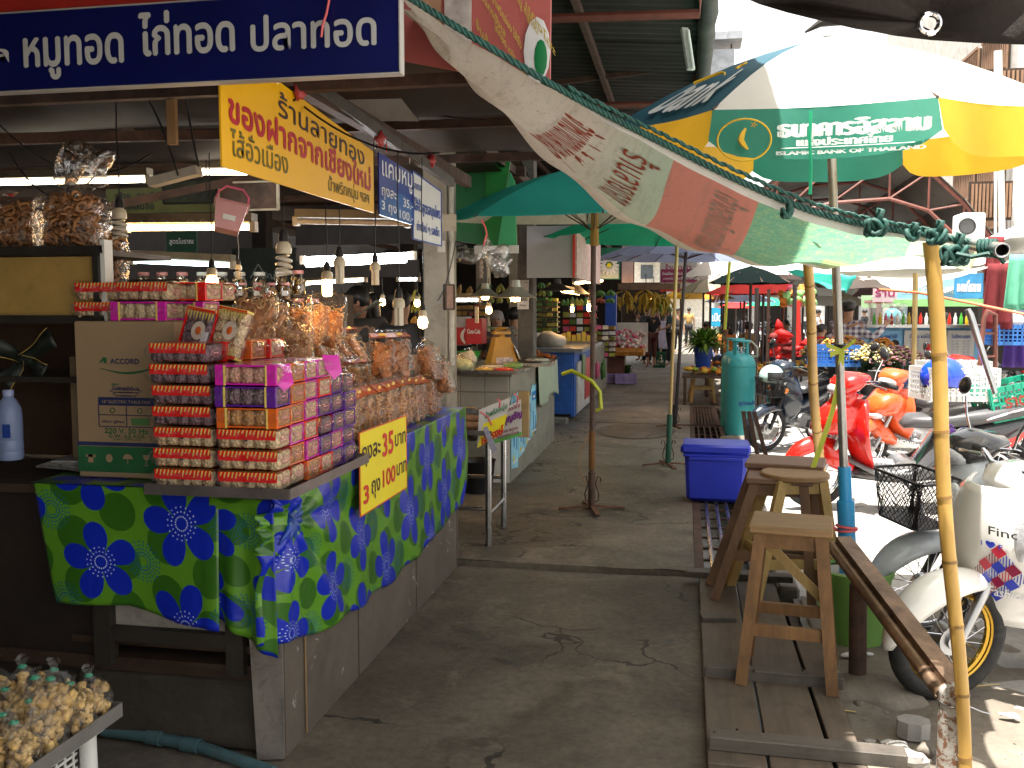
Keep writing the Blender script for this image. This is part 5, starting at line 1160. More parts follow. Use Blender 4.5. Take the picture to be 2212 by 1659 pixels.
MB().grid(lambda u, v: (X2+.03+.012*sin(u*22)+.02*v, Yb-1.45+1.45*u, zt2+.02-(.42+.05*sin(u*7))*v), 40, 12).build('pale_green_drape', M('pale_green_plastic', (.36, .43, .33), .45, var=.15, dirt=.3, dcol=(.25, .22, .15), bump=.2, bs=8), tk, 2, solid=.003, world=True)
MB().box(((X2-3.2)/2, (Ya+Yb)/2, zt2+.005), (3.2+X2+.04, Yb-Ya+.04, .03), bev=.006).build('counter_top', M('counter_top', (.3, .28, .24), .4, dirt=.4), tk, world=True)
MB().box((PY(1123, 900, 8.1).x, 8.3, PY(1123, 900, 8.1).z), (.10, .06, .42)).build('paper_box', M('orange_cream_box', (.5, .33, .15), .6), None, tag_=('cream and orange carton hanging beside the white menu card', 'box'))
for i, (u, v, y, w, d, lb) in enumerate(((1060, 800, 8.05, .62, .36, 'steel tray with wrapped food at the front of the tiled counter'), (1145, 778, 9.2, .55, .34, 'steel tray behind the first on the tiled counter'))):
    p = PY(u, v, y); o = thing('food_tray', lb, 'tray', (p.x-.05, y+.05, zt2+.03)); MB().box((0, 0, .006), (w, d, .008)).build('bottom', mSteel, o)
    rm = MB(); rm.beam((-w/2, -d/2, .015), (w/2, -d/2, .015), .01, .03).beam((w/2, -d/2, .015), (w/2, d/2, .015), .01, .03); rm.build('rim', mSteel, o)
fd = [('green_food_pack', 'clear bag of pale green pickles at the left of the tiled counter', 1000, 790, 8.2, (.10, .08, .06), (.45, .55, .38)), ('yellow_food_pack', 'foam dish of yellow food wrapped in film', 1045, 790, 8.15, (.10, .06, .022), (.6, .45, .12)), ('red_food_pack', 'foam dish of red food wrapped in film', 1088, 788, 8.15, (.11, .06, .022), (.5, .02, .03)),
      ('white_food_pack', 'white foam dish behind the yellow food', 1065, 772, 8.6, (.12, .07, .02), (.6, .58, .52)), ('green_food_pack', 'foam dish with green leaves behind the red food', 1108, 770, 8.7, (.1, .07, .03), (.2, .38, .12)), ('white_food_pack', 'white plate at the back edge of the tiled counter', 1155, 758, 9.8, (.13, .1, .025), (.62, .6, .55)),
      ('food_bag', 'knotted clear bag of white food at the left on the tiled counter', 1010, 765, 8.6, (.09, .08, .09), (.5, .5, .45)), ('food_bag', 'second knotted clear bag beside the scale', 985, 775, 8.3, (.08, .07, .07), (.55, .52, .45))]
for nm, lb, u, v, y, r, c in fd:
    o = thing(nm, lb, 'food pack', (PY(u, v, y).x, y, zt2+.03)); MB().sphere((0, 0, r[2]), r, 12, 7, lump=.4, seed=u).build('food', M('food_%d%d%d' % tuple(int(x*99) for x in c), c, .5, var=.35, vs_=25), o, 2)
    MB().sphere((0, 0, r[2]+.01), tuple(x*1.12 for x in r), 12, 7, lump=.5, seed=v).build('film', mFilm2, o, 2)
gb_ = thing('green_basin', 'small bright green plastic bowl on the tiled counter', 'bowl', (PY(1013, 750, 9.3).x, 9.3, zt2+.02))
MB().lathe([(0, .0), (.07, 0), (.12, .14), (.125, .145), (.11, .13), (.06, .02)], n=18).build('bowl', M('bright_green_plastic', (.03, .45, .06), .4), gb_, True)
fp = thing('fried_snack_heap', 'orange brown heap of fried strips on a dish at the back of the tiled counter', 'fried food', (PY(1140, 750, 10.3).x, 10.3, zt2+.02)); rr = random.Random(5); mb = MB()
for i in range(170):
    a = rr.random()*6.3; q = sqrt(rr.random()); c = Vector((cos(a)*q*.30, sin(a)*q*.16, .02+.10*(1-q))); d = Vector((rr.random()-.5, rr.random()-.5, rr.random()*.5)).normalized()*.05; mb.beam(c-d, c+d, .014, .01)
mb.build('strips', M('fried_orange', (.42, .13, .03), .5, var=.4), fp)['kind'] = 'stuff'; MB().lathe([(0, 0), (.3, .0), (.36, .03)], n=20).build('dish', mSteel, fp, True)
dk = thing('round_cakes', 'row of dark brown round cakes on a tray behind the scale', 'cakes', (PY(1045, 735, 10.2).x, 10.2, zt2+.03))
for i in range(6): MB().sphere((-.36+.13*i, 0, .04), (.06, .06, .04), 10, 6, lump=.2, seed=i).build('cake', M('dark_cake', (.10, .035, .02), .4), dk, 2)
MB().box((-.03, 0, -.005), (.9, .3, .01)).build('tray', mSteel, dk)
sp_ = (PY(1083, 770, 9.0).x, 9.0, zt2+.02); sc_o = thing('weighing_scale', 'yellow spring scale with a round steel pan on top of the tiled counter', 'weighing scale', sp_, rz=.5)
mScY = M('scale_yellow', (.40, .23, .03), .4, var=.2, dirt=.35, dcol=(.12, .07, .03))
MB().add([(-.15, -.12, 0), (.15, -.12, 0), (.15, .12, 0), (-.15, .12, 0), (-.075, -.06, .30), (.075, -.06, .30), (.075, .06, .30), (-.075, .06, .30)], [(0, 3, 2, 1), (4, 5, 6, 7), (0, 1, 5, 4), (1, 2, 6, 5), (2, 3, 7, 6), (3, 0, 4, 7)]).build('body', mScY, sc_o)
MB().lathe([(.10, 0), (.11, .012), (.10, .02), (0, .02)], (.13, -.03, .15), 20, (1, -.2, .45)).build('dial', mChrome, sc_o, True)
MB().cyl((0, 0, .30), (0, 0, .345), .035, n=12).box((0, 0, .345), (.17, .10, .03)).build('pan_support', mScY, sc_o); MB().lathe([(0, .365), (.10, .37), (.145, .40), (.15, .405), (.14, .40), (.09, .38), (0, .378)], n=24).build('pan', mChrome, sc_o, True)
MB().box((0, -.115, .06), (.17, .004, .09), Matrix.Rotation(radians(-12), 3, 'X')).build('photo_sticker', M('sticker', (.4, .36, .4), .4, var=.7, vs_=30), sc_o)
ck = board('drinks_fridge', 'grey white drinks cooler with a red panel behind the cream pillar', 965, 684, 1012, 745, 10.4, M('fridge_white', (.42, .44, .47), .4), cat='cooler', th=.3)
board('red_box', 'red soft drink carton with white script beside the drinks cooler', 1012, 688, 1046, 742, 10.2, M('cola_red', (.45, .01, .02), .4), [('Coca-Cola', .5, .5, .8, .18, mWInk, .03)], cat='carton', th=.25)
board('red_emblem', 'round red and white emblem panel on the front of the drinks cooler', 985, 707, 1012, 745, 10.22, MATS['cola_red'], [('(', .6, .5, .35, .8, mWInk, .05)], cat='sign')
def shade(u, v0, v1, y, r, mat, lit, label, vc):
    p = PY(u, v0, y); H = (v1-v0)/FP*y; o = thing('lamp_shade', label, 'lamp', p, group='metal lampshades over the second stall' if lit else 'dark lampshades farther along')
    MB().lathe([(0, 0), (.20*r, 0), (.26*r, -.32*H), (.34*r, -.36*H), (.62*r, -.60*H), (.95*r, -.80*H), (r, -.82*H), (.96*r, -.80*H)], n=24).build('shade', mat, o, True)
    if lit: MB().lathe([(.12*r, -.6*H), (.24*r, -.78*H), (.20*r, -.98*H), (0, -H)], n=12).build('bulb', mWarm, o, True)
    MB().cyl((0, 0, 0), (0, 0, PY(u, vc, y).z-p.z), .004, n=5).build('cord', mBlack, o); return o
mAlu = M('spun_aluminium', (.62, .58, .52), .3, .55, var=.06, bump=.03)
shade(1048, 612, 648, 8.0, .15, mAlu, True, 'left aluminium lampshade with a lit bulb over the second stall', 560)
shade(1113, 605, 652, 7.8, .185, mAlu, True, 'right aluminium lampshade with a lit bulb beside the grey pillar', 530)
mShd = M('grey_enamel', (.10, .09, .08), .4, .3); shade(1203, 602, 634, 12, .23, mShd, False, 'dark wide lampshade under the blank sign box', 575); shade(1244, 605, 642, 14, .22, mShd, False, 'second dark lampshade partly hidden by the umbrella pole', 580)
crumple('clear_bag', 'clear plastic bag of loops hanging on a red string below the green panel', PY(1080, 565, 6.6), (.085, .06, .10), film('crinkled_clear', (.95, .93, .9), .35, .12, 22, .35), .9, 11, 'plastic bag', 26, 16)
crumple('clear_bag', 'wrinkled sleeve of clear plastic hanging left of the bigger bag', PY(1052, 545, 6.7), (.035, .03, .11), MATS['crinkled_clear'], .8, 13, 'plastic bag', 14, 12)
crumple('brown_bag', 'dim brown plastic bag hanging in the shade behind the clear bag', PY(1008, 545, 7.2), (.12, .06, .07), film('brown_film', (.5, .38, .3), .3, .2, 14, .6), .9, 17, 'plastic bag')
wire('red_string', [PY(1040, 475, 6.5), PY(1048, 490, 6.5), PY(1052, 505, 6.5), PY(1045, 530, 6.5)], .007, MATS['pink_string'], 'red string tied above the clear hanging bag', 'string')
board('wall_switch', 'small cream switch box fixed on the cream pillar', 946, 520, 962, 545, 6.42, mCream, cat='switch'); board('ballast_box', 'cream metal lamp ballast behind the clear bag', 1025, 530, 1120, 548, 7.0, mWhite, cat='light fitting')
board('tube_fixture', 'cream tube light holder under the white sign', 900, 463, 985, 500, 5.9, M('slatted_cream', (.3, .26, .18), .6, dirt=.4), cat='light fitting')
fr_ = board('picture_frame', 'brown framed picture hanging tilted on the side of the cream pillar', 961, 615, 983, 668, 6.35, M('faded_picture', (.25, .13, .09), .5, var=.5, vs_=14), frame=mDarkW, cat='picture'); fr_.rotation_euler = (0, 0, .9)
MB().tube([PY(1038, 560, 6.9)+Vector((0, 0, -.02*i)) for i in range(8)], [.012+.01*(i % 2) for i in range(8)], 7).build('shell_garland', M('pale_shells', (.35, .26, .2), .6), None, True, tag_=('small garland of shells beside the pillar', 'garland'))
board('notice', 'white notice with black Thai lettering on the grey pillar', 1118, 640, 1142, 668, 9.7, mTag, [('ขอบคุณ', .5, .7, .8, .3, mBlk, .03), ('ที่อุดหนุน', .5, .3, .6, .2, mBlk, .02)]); board('notice', 'small printed sheet above the notice on the grey pillar', 1118, 605, 1142, 634, 9.7, M('printed_sheet', (.4, .38, .36), .6, var=.5, vs_=40))
MB().box(PY(1030, 680, 7.9), (.03, .02, .14)).build('power_strip', mCream, None, tag_=('cream power strip hanging below the left aluminium lampshade', 'power strip'))
mGreyShirt = M('olive_grey_shirt', (.07, .06, .05), .8, var=.3, vs_=40); p = PY(778, 668, 7.0)
person('person with long black hair and a grey shirt looking down behind the snack bags', (p.x, 7.0, .08), .25, mGreyShirt, mBlk, 'long', 1.72, arms=dict(ell=(.27, -.10, 1.12), wrl=(.14, -.32, 1.18), elr=(-.27, -.10, 1.12), wrr=(-.08, -.33, 1.15)), nod=.45, sleeve='long')
MB().grid(lambda u, v: tuple(PY(728+(812-728)*u+14*v, 718-70*u*(1-v*.3), 6.6)+Vector((0, .08*v, .11*v*(1-u*.5)+.01*noise.noise((u*9, v*9, 0))))), 16, 10).build('foil_sheet', M('crinkled_sheet', (.42, .46, .38), .35, .3, var=.2, bump=1., bs=30), None, 2, tag_=('crinkled pale green sheet held up by the long haired person', 'plastic sheet'))
p = PY(855, 690, 6.6); person('person with dark hair seen from behind in a spotted black top', (p.x, 6.7, .12), 2.6, M('spotted_black', (.03, .03, .03), .8, var=.2, vs_=30, wear=.2, wcol=(.35, .35, .34)), mBlk, 'short', 1.62, face=False)
p = PY(1063, 690, 10.6); person('older person with short grey hair facing the walkway behind the scale', (p.x, 10.9, 0), .1, M('dim_grey_shirt', (.12, .1, .1), .8), mBlk, 'grey', 1.58)
p = PY(1098, 700, 10.8); person('person in a white shirt with red print seen from behind beside the grey pillar', (p.x, 11.2, 0), 2.9, M('off_white_shirt', (.5, .46, .42), .8), mBlk, 'short', 1.62, face=False)
def goods(u0, v0, u1, v1, y, n, cols, label, cat, group, shape='box', sc_=1.):
    rr = random.Random(int(u0+v0)); a, b = PY(u0, v1, y), PY(u1, v0, y)
    names = {'box': 'packet', 'bundle': 'hanging_bundle', 'pot': 'jar'}; i = 0
    rows = max(1, int(round(n**.5*((b.z-a.z)/(b.x-a.x))**.5))); per = max(1, n//rows)
    root = thing({'box': 'goods_shelf', 'bundle': 'goods_rail', 'pot': 'goods_shelf'}[shape], label, cat, (a.x, y, a.z), group=group)
    for r in range(rows):
        zz = a.z+(b.z-a.z)*r/rows
        if shape != 'bundle': MB().box(((a.x+b.x)/2, y+.1, zz-.012), (b.x-a.x, .3, .02)).build('board', mDarkW, root, world=True)
        for c in range(per):
            w = (b.x-a.x)/per; h = (b.z-a.z)/rows*(.55+.3*rr.random()); x = a.x+w*(c+.5); m = cols[rr.randrange(len(cols))]
            if shape == 'box': MB().box((x, y+.05*rr.random(), zz+h/2), (w*.86, .1, h), .2*(rr.random()-.5), .004).build('packet', m, root, world=True)
            elif shape == 'pot': MB().lathe([(0, 0), (w*.4, 0), (w*.42, h*.7), (w*.3, h*.85), (w*.3, h)], (x, y, zz), 8).build('pot', m, root, True, world=True)
            else:
                q = MB()
                for k in range(5): dx = (rr.random()-.5)*w*.8; q.tube([(x, y, zz+h*1.2), (x+dx*.5, y, zz+h*.8), (x+dx, y+.02, zz+h*.4), (x+dx*1.1, y, zz)], [.008, .014*sc_, .018*sc_, .006], 5)
                q.build('bundle', m, root, True, world=True)
    return root
gG = [M('leaf_pack_green', (.05, .16, .02), .35, var=.5, vs_=9), M('yellow_green_pack', (.25, .26, .03), .35, var=.5), M('dark_green_pack', (.015, .06, .02), .4, var=.5), M('mustard_pack', (.35, .2, .04), .4, var=.4)]
gW = [M('amber_pack', (.35, .18, .04), .4, var=.5), M('red_brown_pack', (.25, .05, .02), .4, var=.4), mMus, gG[3], M('cream_pack', (.5, .42, .3), .5, var=.2)]
goods(860, 625, 910, 700, 9.6, 6, gG[1:], 'yellow green bundles hanging deep in the hall behind the cream pillar', 'goods', None, 'bundle', 1.2)
goods(985, 655, 1050, 682, 11.6, 10, gW, 'amber packets on a shelf behind the older person', 'shelf', None); goods(985, 612, 1115, 655, 12, 12, gG, 'green and yellow bundles hanging behind the aluminium lampshades', 'goods', None, 'bundle', 1.4)
goods(690, 625, 760, 668, 10, 10, [gG[1], gG[3], gW[0]], 'yellow bundles hanging behind the pickle jars', 'goods', None, 'bundle', 1.2)
goods(1148, 640, 1205, 715, 13.4, 36, gG[:3], 'green packets filling the shelf past the grey pillar', 'shelf', None); goods(1145, 606, 1195, 640, 13.0, 7, gG[:2], 'bright green leaf bundles hanging past the grey pillar', 'goods', None, 'bundle', 1.6)
goods(230, 650, 330, 700, 8, 8, gW, 'dim packets on a shelf at the rear left', 'shelf', None); goods(610, 655, 700, 700, 8.6, 12, gW, 'dim goods on a shelf behind the jars', 'shelf', None)
gp = thing('green_billboard', 'tall two tone green advertising panel above the second stall', 'advertising panel', PY(1040, 535, 7.6))
mG1, mG2, mG3 = M('panel_green', (.0, .17, .045), .4, bump=0, var=.1), M('panel_green_mid', (.01, .24, .04), .4, bump=0, var=.08), M('panel_green_light', (.06, .50, .20), .4, bump=0, var=.06)
def poly(o, name, pts, y, mat, th=.02): return MB().prism([PY(u, v, y) for u, v in pts], (0, th, 0)).build(name, mat, o, world=True)
poly(gp, 'dark_face', [(970, 340), (1086, 330), (1050, 530), (972, 518)], 7.6, mG1, .05); poly(gp, 'middle_stripe', [(1050, 332), (1105, 330), (1075, 533), (1046, 530)], 7.58, mG2); poly(gp, 'light_face', [(1102, 372), (1112, 392), (1116, 536), (1076, 533), (1090, 430)], 7.56, mG3)
gb2 = thing('blank_sign_box', 'blank grey white lightbox sign over the third stall', 'sign', PY(1190, 600, 9.3))
a, b = PY(1138, 600, 9.3), PY(1240, 487, 9.3)
MB().box(((a.x+b.x)/2, 9.3+.02, (a.z+b.z)/2), (b.x-a.x, .04, b.z-a.z)).build('front_face', M('blank_acrylic', (.36, .38, .42), .35, var=.05, bump=0, trans=0), gb2, world=True)
MB().box((b.x+.01, 9.3+1.3, (a.z+b.z)/2), (.04, 2.6, b.z-a.z)).build('street_face', M('faded_red_print', (.62, .40, .36), .5, var=.25, vs_=3, wear=.4, wcol=(.7, .66, .6)), gb2, world=True)
MB().box((b.x+.002, 9.285, (a.z+b.z)/2), (.02, .02, b.z-a.z)).build('red_corner', mRed, gb2, world=True)
ds = board('daisy_sign', 'green and white sign with a big white daisy farther along the stalls', 1293, 535, 1340, 604, 14.0, M('daisy_green', (.01, .16, .09), .4), cat='sign')
p = PY(1316, 573, 13.96); dd = MB()
for k in range(14): a = k*2*pi/14; dd.sphere(p+Vector((cos(a)*.10, -.01, sin(a)*.10)), (.05, .004, .02), 8, 4, rz=Matrix.Rotation(-a, 3, 'Y'))
dd.build('petals', mWInk, ds, world=True)['kind'] = 'stuff'; MB().sphere(p+Vector((0, -.015, 0)), (.035, .006, .035), 10, 5).build('flower_centre', mYelP, ds, world=True)
MB().box(PY(1314, 588, 13.99), (.31, .02, .19)).build('pale_lower_half', M('pale_grey_green', (.5, .56, .52), .5), ds, world=True)
board('pink_hoarding', 'faded pink panel standing beside the daisy sign', 1342, 530, 1370, 612, 14.2, M('faded_pink', (.55, .38, .36), .6, var=.15, dirt=.3), frame=mDark)
rs_ = thing('red_menu_banner', 'red menu banner with rows of gold Thai lettering above the stall roof', 'banner', PY(1070, 165, 3.12))
poly(rs_, 'panel', [(870, -40), (1190, -40), (1188, 170), (1060, 165), (870, 130)], 3.12, M('faded_red_banner', (.42, .10, .09), .6, var=.12, vs_=2, dirt=.2, dcol=(.3, .2, .18)), .02)
poly(rs_, 'pale_portrait_panel', [(960, -40), (1018, -40), (1018, 110), (985, 85), (960, 60)], 3.11, M('portrait_panel', (.45, .40, .38), .6, var=.5, vs_=10), .005)
poly(rs_, 'food_photo', [(905, -40), (952, -40), (952, 50), (905, 20)], 3.11, M('food_photo', (.45, .25, .15), .6, var=.6, vs_=14), .005)
mb = MB(); mb.sphere(PY(1160, 110, 3.105), (.045, .002, .11), 16, 6); mb.build('white_ellipse', mTag, rs_, world=True); mb = MB(); mb.sphere(PY(1168, 125, 3.10), (.022, .002, .06), 14, 6); mb.build('green_leaf_print', mG1, rs_, world=True)
for k, (u, v, s) in enumerate(((1060, 20, 'ข้าวแกงฮังเล'), (1095, 45, 'น้ำพริกอ่อง ไส้อั่ว'), (1130, 20, 'แคบหมู หมูทอด'), (1060, 100, 'จิ้นส้มหมก'), (1100, 105, 'ไก่ทอด หนังทอด'), (1168, 60, 'แกงโฮะ'))):
    c = PY(u, v, 3.105); mb = MB(); letters(mb, s, 0, 0, .18, .032, .02, fn=lambda x, z, q: (c.x+x*.55, 3.102-q, c.z+z-x*.9)); mb.build('lettering', M('banner_gold', (.50, .38, .06), .6, bump=0), rs_, world=True)
board('faded_cloth_banner', 'faded brown banner with ghostly pale letters under the stall roof', 868, 275, 1175, 325, 5.75, M('faded_brown_cloth', (.26, .21, .18), .8, var=.3, vs_=3, dirt=.4), [('EMI M มEหกะม', .45, .5, .7, .5, M('ghost_ink', (.36, .31, .24), .8), .06)], cat='banner')
tri = thing('pale_tarp_corner', 'pale pink tarp corner with yellow print hanging behind the yellow sign', 'tarp', PY(850, 250, 4.2))
poly(tri, 'cloth', [(640, 185), (845, 185), (905, 262), (790, 260)], 4.3, M('pale_tarp_pink', (.42, .36, .3), .7, var=.3, vs_=3, trans=.2), .004)
bc = thing('blue_counter', 'dark blue counter with a red and white painted side in the middle of the row', 'counter', (-2, 14, 0))
mBl = M('blue_paint', (.02, .11, .45), .5, var=.25, vs_=2, dirt=.5, dcol=(.01, .02, .05), bump=.1)
a, b = PY(1160, 920, 12.7), PY(1236, 760, 12.7)
MB().box(((a.x+b.x)/2-.2, 12.75, (b.z+.1)/2+.05), (b.x-a.x+.4, .06, b.z-.1)).build('front', mBl, bc, world=True)
MB().box((b.x, 14.2, b.z/2+.05), (.05, 2.9, b.z-.12)).build('side', mBl, bc, world=True)
MB().box((b.x+.04, 13.9, .50), (.02, 1.9, .72)).build('white_side_poster', M('peeling_white', (.5, .49, .47), .6, wear=.2, wcol=(.2, .1, .07)), bc, world=True)
MB().box((b.x+.055, 14.3, .56), (.012, .9, .62)).build('red_side_poster', M('cola_red', (.45, .01, .02), .4), bc, world=True)
MB().box((b.x+.065, 13.6, b.z-.25), (.012, .4, .35)).build('green_side_poster', gG[0], bc, world=True)
MB().box(((a.x+b.x)/2-.4, 14.1, b.z+.02), (b.x-a.x+1.1, 3., .05)).build('counter_top', M('slate_top', (.16, .17, .18), .4, dirt=.4), bc, world=True)
MB().box(((a.x+b.x)/2-.1, 12.7, .05), (b.x-a.x+.1, .14, .12), bev=.02).build('foot', mSide, bc, world=True)
crumple('rice_sack', 'knotted white cloth sack on the blue counter', (PY(1187, 740, 13.2).x, 13.2, b.z+.13), (.22, .15, .13), M('white_sack', (.5, .47, .43), .7), .4, 5, 'sack')
gc = thing('grey_counter', 'rough grey concrete counter after the blue one', 'counter', (-2, 18, 0))
a, b2 = PY(1278, 862, 15.9), PY(1315, 760, 16)
MB().box((-2.35, 17.6, .48), (2*(-b2.x)+-.2 if False else 1.5, 3.2, .95)).build('body', mSide, gc, world=True)
for i in range(14):
    x = -3.0+.09*i; mk = [gW[2], M('gold_foil', (.55, .38, .06), .3, .6), mTag, gW[1]][i % 4]
    o = MB().box((x+.2, 16.6, 1.04+.03*(i % 3)), (.075, .1, .2), .2).build('gold_packet', M('gold_foil', (.55, .38, .06), .3, .6) if i > 6 else mk, None, tag_=(f'gold foil packet standing on the grey counter, {ordn[i] if i < 9 else ["tenth","eleventh","twelfth","thirteenth","last"][i-9]} from the left'.replace('bottom', 'first'), 'packet', 'foil packets in a row'))
sw_ = thing('sweets_stand', 'display of pink and white wrapped sweets on a golden basket tray', 'display', (-1.7, 20.5, .9))
a, b = PY(1330, 765, 20), PY(1392, 700, 20)
MB().box(((a.x+b.x)/2, 20.7, (a.z+b.z)/2+.02), (b.x-a.x+.1, .03, b.z-a.z)).build('white_board', mWhite, sw_, world=True)
MB().loft([(a.x, a.z+.06, .5, .09), (b.x, a.z+.06, .5, .09)], 10, 6).build('basket_tray', M('golden_wicker', (.5, .2, .03), .6, var=.4, vs_=20), sw_, world=True)
KIDS[sw_.name][-1].location = (0, 20.2, 0) if False else KIDS[sw_.name][-1].location
for o_ in KIDS[sw_.name][-1:]: o_.location.y += 20.2
rr = random.Random(2); mk = [M('pink_wrap', (.75, .12, .25), .3, var=.3), M('pale_wrap', (.75, .55, .5), .3, var=.3), M('white_wrap', (.75, .7, .68), .3, var=.2)]
for i in range(110):
    t_ = rr.random(); x = a.x-.35+(b.x-a.x+.35)*rr.random(); q = rr.random(); y = 19.8+.85*q; z = a.z+.16+.38*q*(1-.3*rr.random())
    MB().sphere((x, y, z), (.045, .04, .035), 7, 5).build('wrapped_sweet', mk[(i+int(x*9)) % 3], sw_, True, world=True)
MB().box((-1.75, 20.3, .45), (.9, .5, .8)).build('stand_body', M('brown_stand', (.16, .06, .04), .7), sw_, world=True)
goods(1215, 655, 1290, 745, 17.4, 30, [mk[0], gG[0], gG[1], mTag, mRed, mBl, mBlack], 'crowded display of colourful small packets over the grey counter', 'display', None); goods(1262, 625, 1330, 655, 16.5, 6, [gG[0], gG[2], gW[1]], 'green leaf patterned bags hanging at the stall edge', 'goods', None, 'bundle', 2.)
goods(1285, 700, 1330, 770, 18.6, 20, [mTag, gG[3], mk[0], gG[1], M('silver_foil', (.5, .5, .5), .3, .8)], 'silver and pink packets spilling over the counter end', 'display', None)
goods(1212, 640, 1270, 660, 15.5, 6, gG[:2], 'green packets hanging under the lit lamp', 'goods', None, 'bundle', 1.6)
for k, (u, w) in enumerate(((1290, 'pink and silver'), (1303, 'green'))): crumple('hanging_packet', f'{w} packet dangling below the counter edge', PY(u, 800, 16.0), (.05, .03, .16), [mk[0], gG[0]][k], .5, k, 'packet', 10, 8)
mBan = M('banana', (.50, .33, .03), .5, var=.3, vs_=8, dirt=.2); mBanG = M('green_banana', (.22, .30, .03), .5, var=.3)
def bananas(p, n, s, mat, label):
    o = thing('banana_bunch', label, 'bananas', p, group='banana bunches hanging at the fruit stall')
    for k in range(n):
        a = k*2*pi/n*2.3; r = .05+.06*(k % 3)/2; z0_ = -.05*(k//3)
        pts = [Vector((cos(a)*r*.3, sin(a)*r*.3, z0_)), Vector((cos(a)*r*1.6, sin(a)*r*1.2, z0_-.05)), Vector((cos(a)*r*2.0, sin(a)*r*1.4, z0_-.12)), Vector((cos(a)*r*1.7, sin(a)*r*1.3, z0_-.19))]
        MB().tube([q*s for q in pts], [.010*s, .022*s, .022*s, .008*s], 6).build('banana', mat, o, True)
    MB().cyl((0, 0, .02), (0, 0, .35), .008, n=5).build('string', mDark, o); return o
for i, (u, v, n, s, m, w) in enumerate(((1322, 632, 9, 1.1, mBan, 'leftmost'), (1350, 628, 10, 1.2, mBan, 'second from the left'), (1357, 648, 8, 1., mBan, 'lower one below the second'), (1395, 626, 12, 1.5, mBan, 'largest'), (1412, 632, 12, 1.5, mBan, 'right part of the largest'), (1425, 645, 9, 1.2, mBanG, 'greenish one at the right'), (1436, 636, 8, 1.1, mBan, 'rightmost'))):
    bananas(PY(u, v, 20.5), n, s, m, f'bunch of bananas, {w} on the rail of the fruit stall')
board('blue_post', 'bright blue painted post between the sweets and the bananas', 1308, 635, 1332, 715, 19, M('bright_blue', (.01, .07, .4), .5), cat='post', th=.25)
board('fruit_stall_wall', 'dark timber wall behind the hanging bananas', 1330, 610, 1440, 760, 28.5, mDarkW, cat='wall', th=.1)
board('timber_fascia', 'brown timber fascia with lamp holders above the bananas', 1335, 612, 1470, 626, 19.8, wood('fascia_wood', (.16, .09, .05), (.25, .15, .09)), cat='fascia', th=.1)
board('stall_sign', 'red and white shop sign with Thai lettering above the fruit stall', 1425, 566, 1505, 628, 21, mWC, [('ร้านตาเจ้ว', .5, .82, .7, .24, mMar, .03), ('น้ำผลไม้สด 100% ปั่นสด, นมสด', .5, .60, .86, .12, mWInk, .02), ('สดจากไร่ ส่งทุกวัน ราคาส่ง', .5, .42, .8, .10, mWInk, .02), ('ยินดีต้อนรับ', .6, .3, .4, .08, mGoldInk, .02), ('TEL.053 - 8x', .3, .13, .45, .09, mBlk, .02)])
sg_ = [o for o in C.objects if o.name.startswith('stall_sign')][0]; w = 80/FP*21; h = 62/FP*21
MB().box((w/2, -.0112, h*.5), (w*.96, .002, h*.46)).build('maroon_band', MATS['maroon_ink'], sg_); MB().box((w/2, -.0125, h*.02), (w, .004, h*.10)).build('red_blue_edge', mRed, sg_)
fluo((1215, 627), (1250, 633), 13, 14.5, mTubeW, 'short warm tube lit under the blank sign box', .03); fluo((1240, 612), (1300, 606), 13, 14.8, mTubeW, 'warm tube lit along the edge under the faded red print', .02)
bulb(1410, 634, 652, 21, 'globe', True, 620, 'glowing bulb among the bananas at the fruit stall'); bulb(1236, 650, 674, 14, 'stick', True, 640, 'lit white bulb beside the green packets'); bulb(1273, 640, 672, 13.5, 'stick', True, 612, 'lit bulb just left of the brown umbrella pole')
def crate(label, p, w, d, h, mat, rz=0., name='plastic_crate', rows=4, colsn=8, cat='crate', group=None):
    o = thing(name, label, cat, p, rz, group)
    for nm, (x0, y0, x1, y1) in (('front_side', (-w/2, -d/2, w/2, -d/2)), ('back_side', (-w/2, d/2, w/2, d/2)), ('left_side', (-w/2, -d/2, -w/2, d/2)), ('right_side', (w/2, -d/2, w/2, d/2))):
        mb = MB(); t = .012; A, B = Vector((x0, y0, 0)), Vector((x1, y1, 0)); L = (B-A).length; n = max(3, int(colsn*L/w))
        for i in range(rows+1):
            z = .02+(h-.04)*i/rows; hh = .05*h/.3 if i in (0, rows) else .012; mb.beam(A+Vector((0, 0, z)), B+Vector((0, 0, z)), t, hh)
        for i in range(n+1): q = A.lerp(B, i/n); mb.beam(q+Vector((0, 0, 0)), q+Vector((0, 0, h)), .012 if 0 < i < n else .028, t, up=(B-A).normalized())
        s_ = mb.build(nm, mat, o); s_['kind'] = 'stuff'
    MB().box((0, 0, .01), (w, d, .012)).build('floor_grid', mat, o); return o
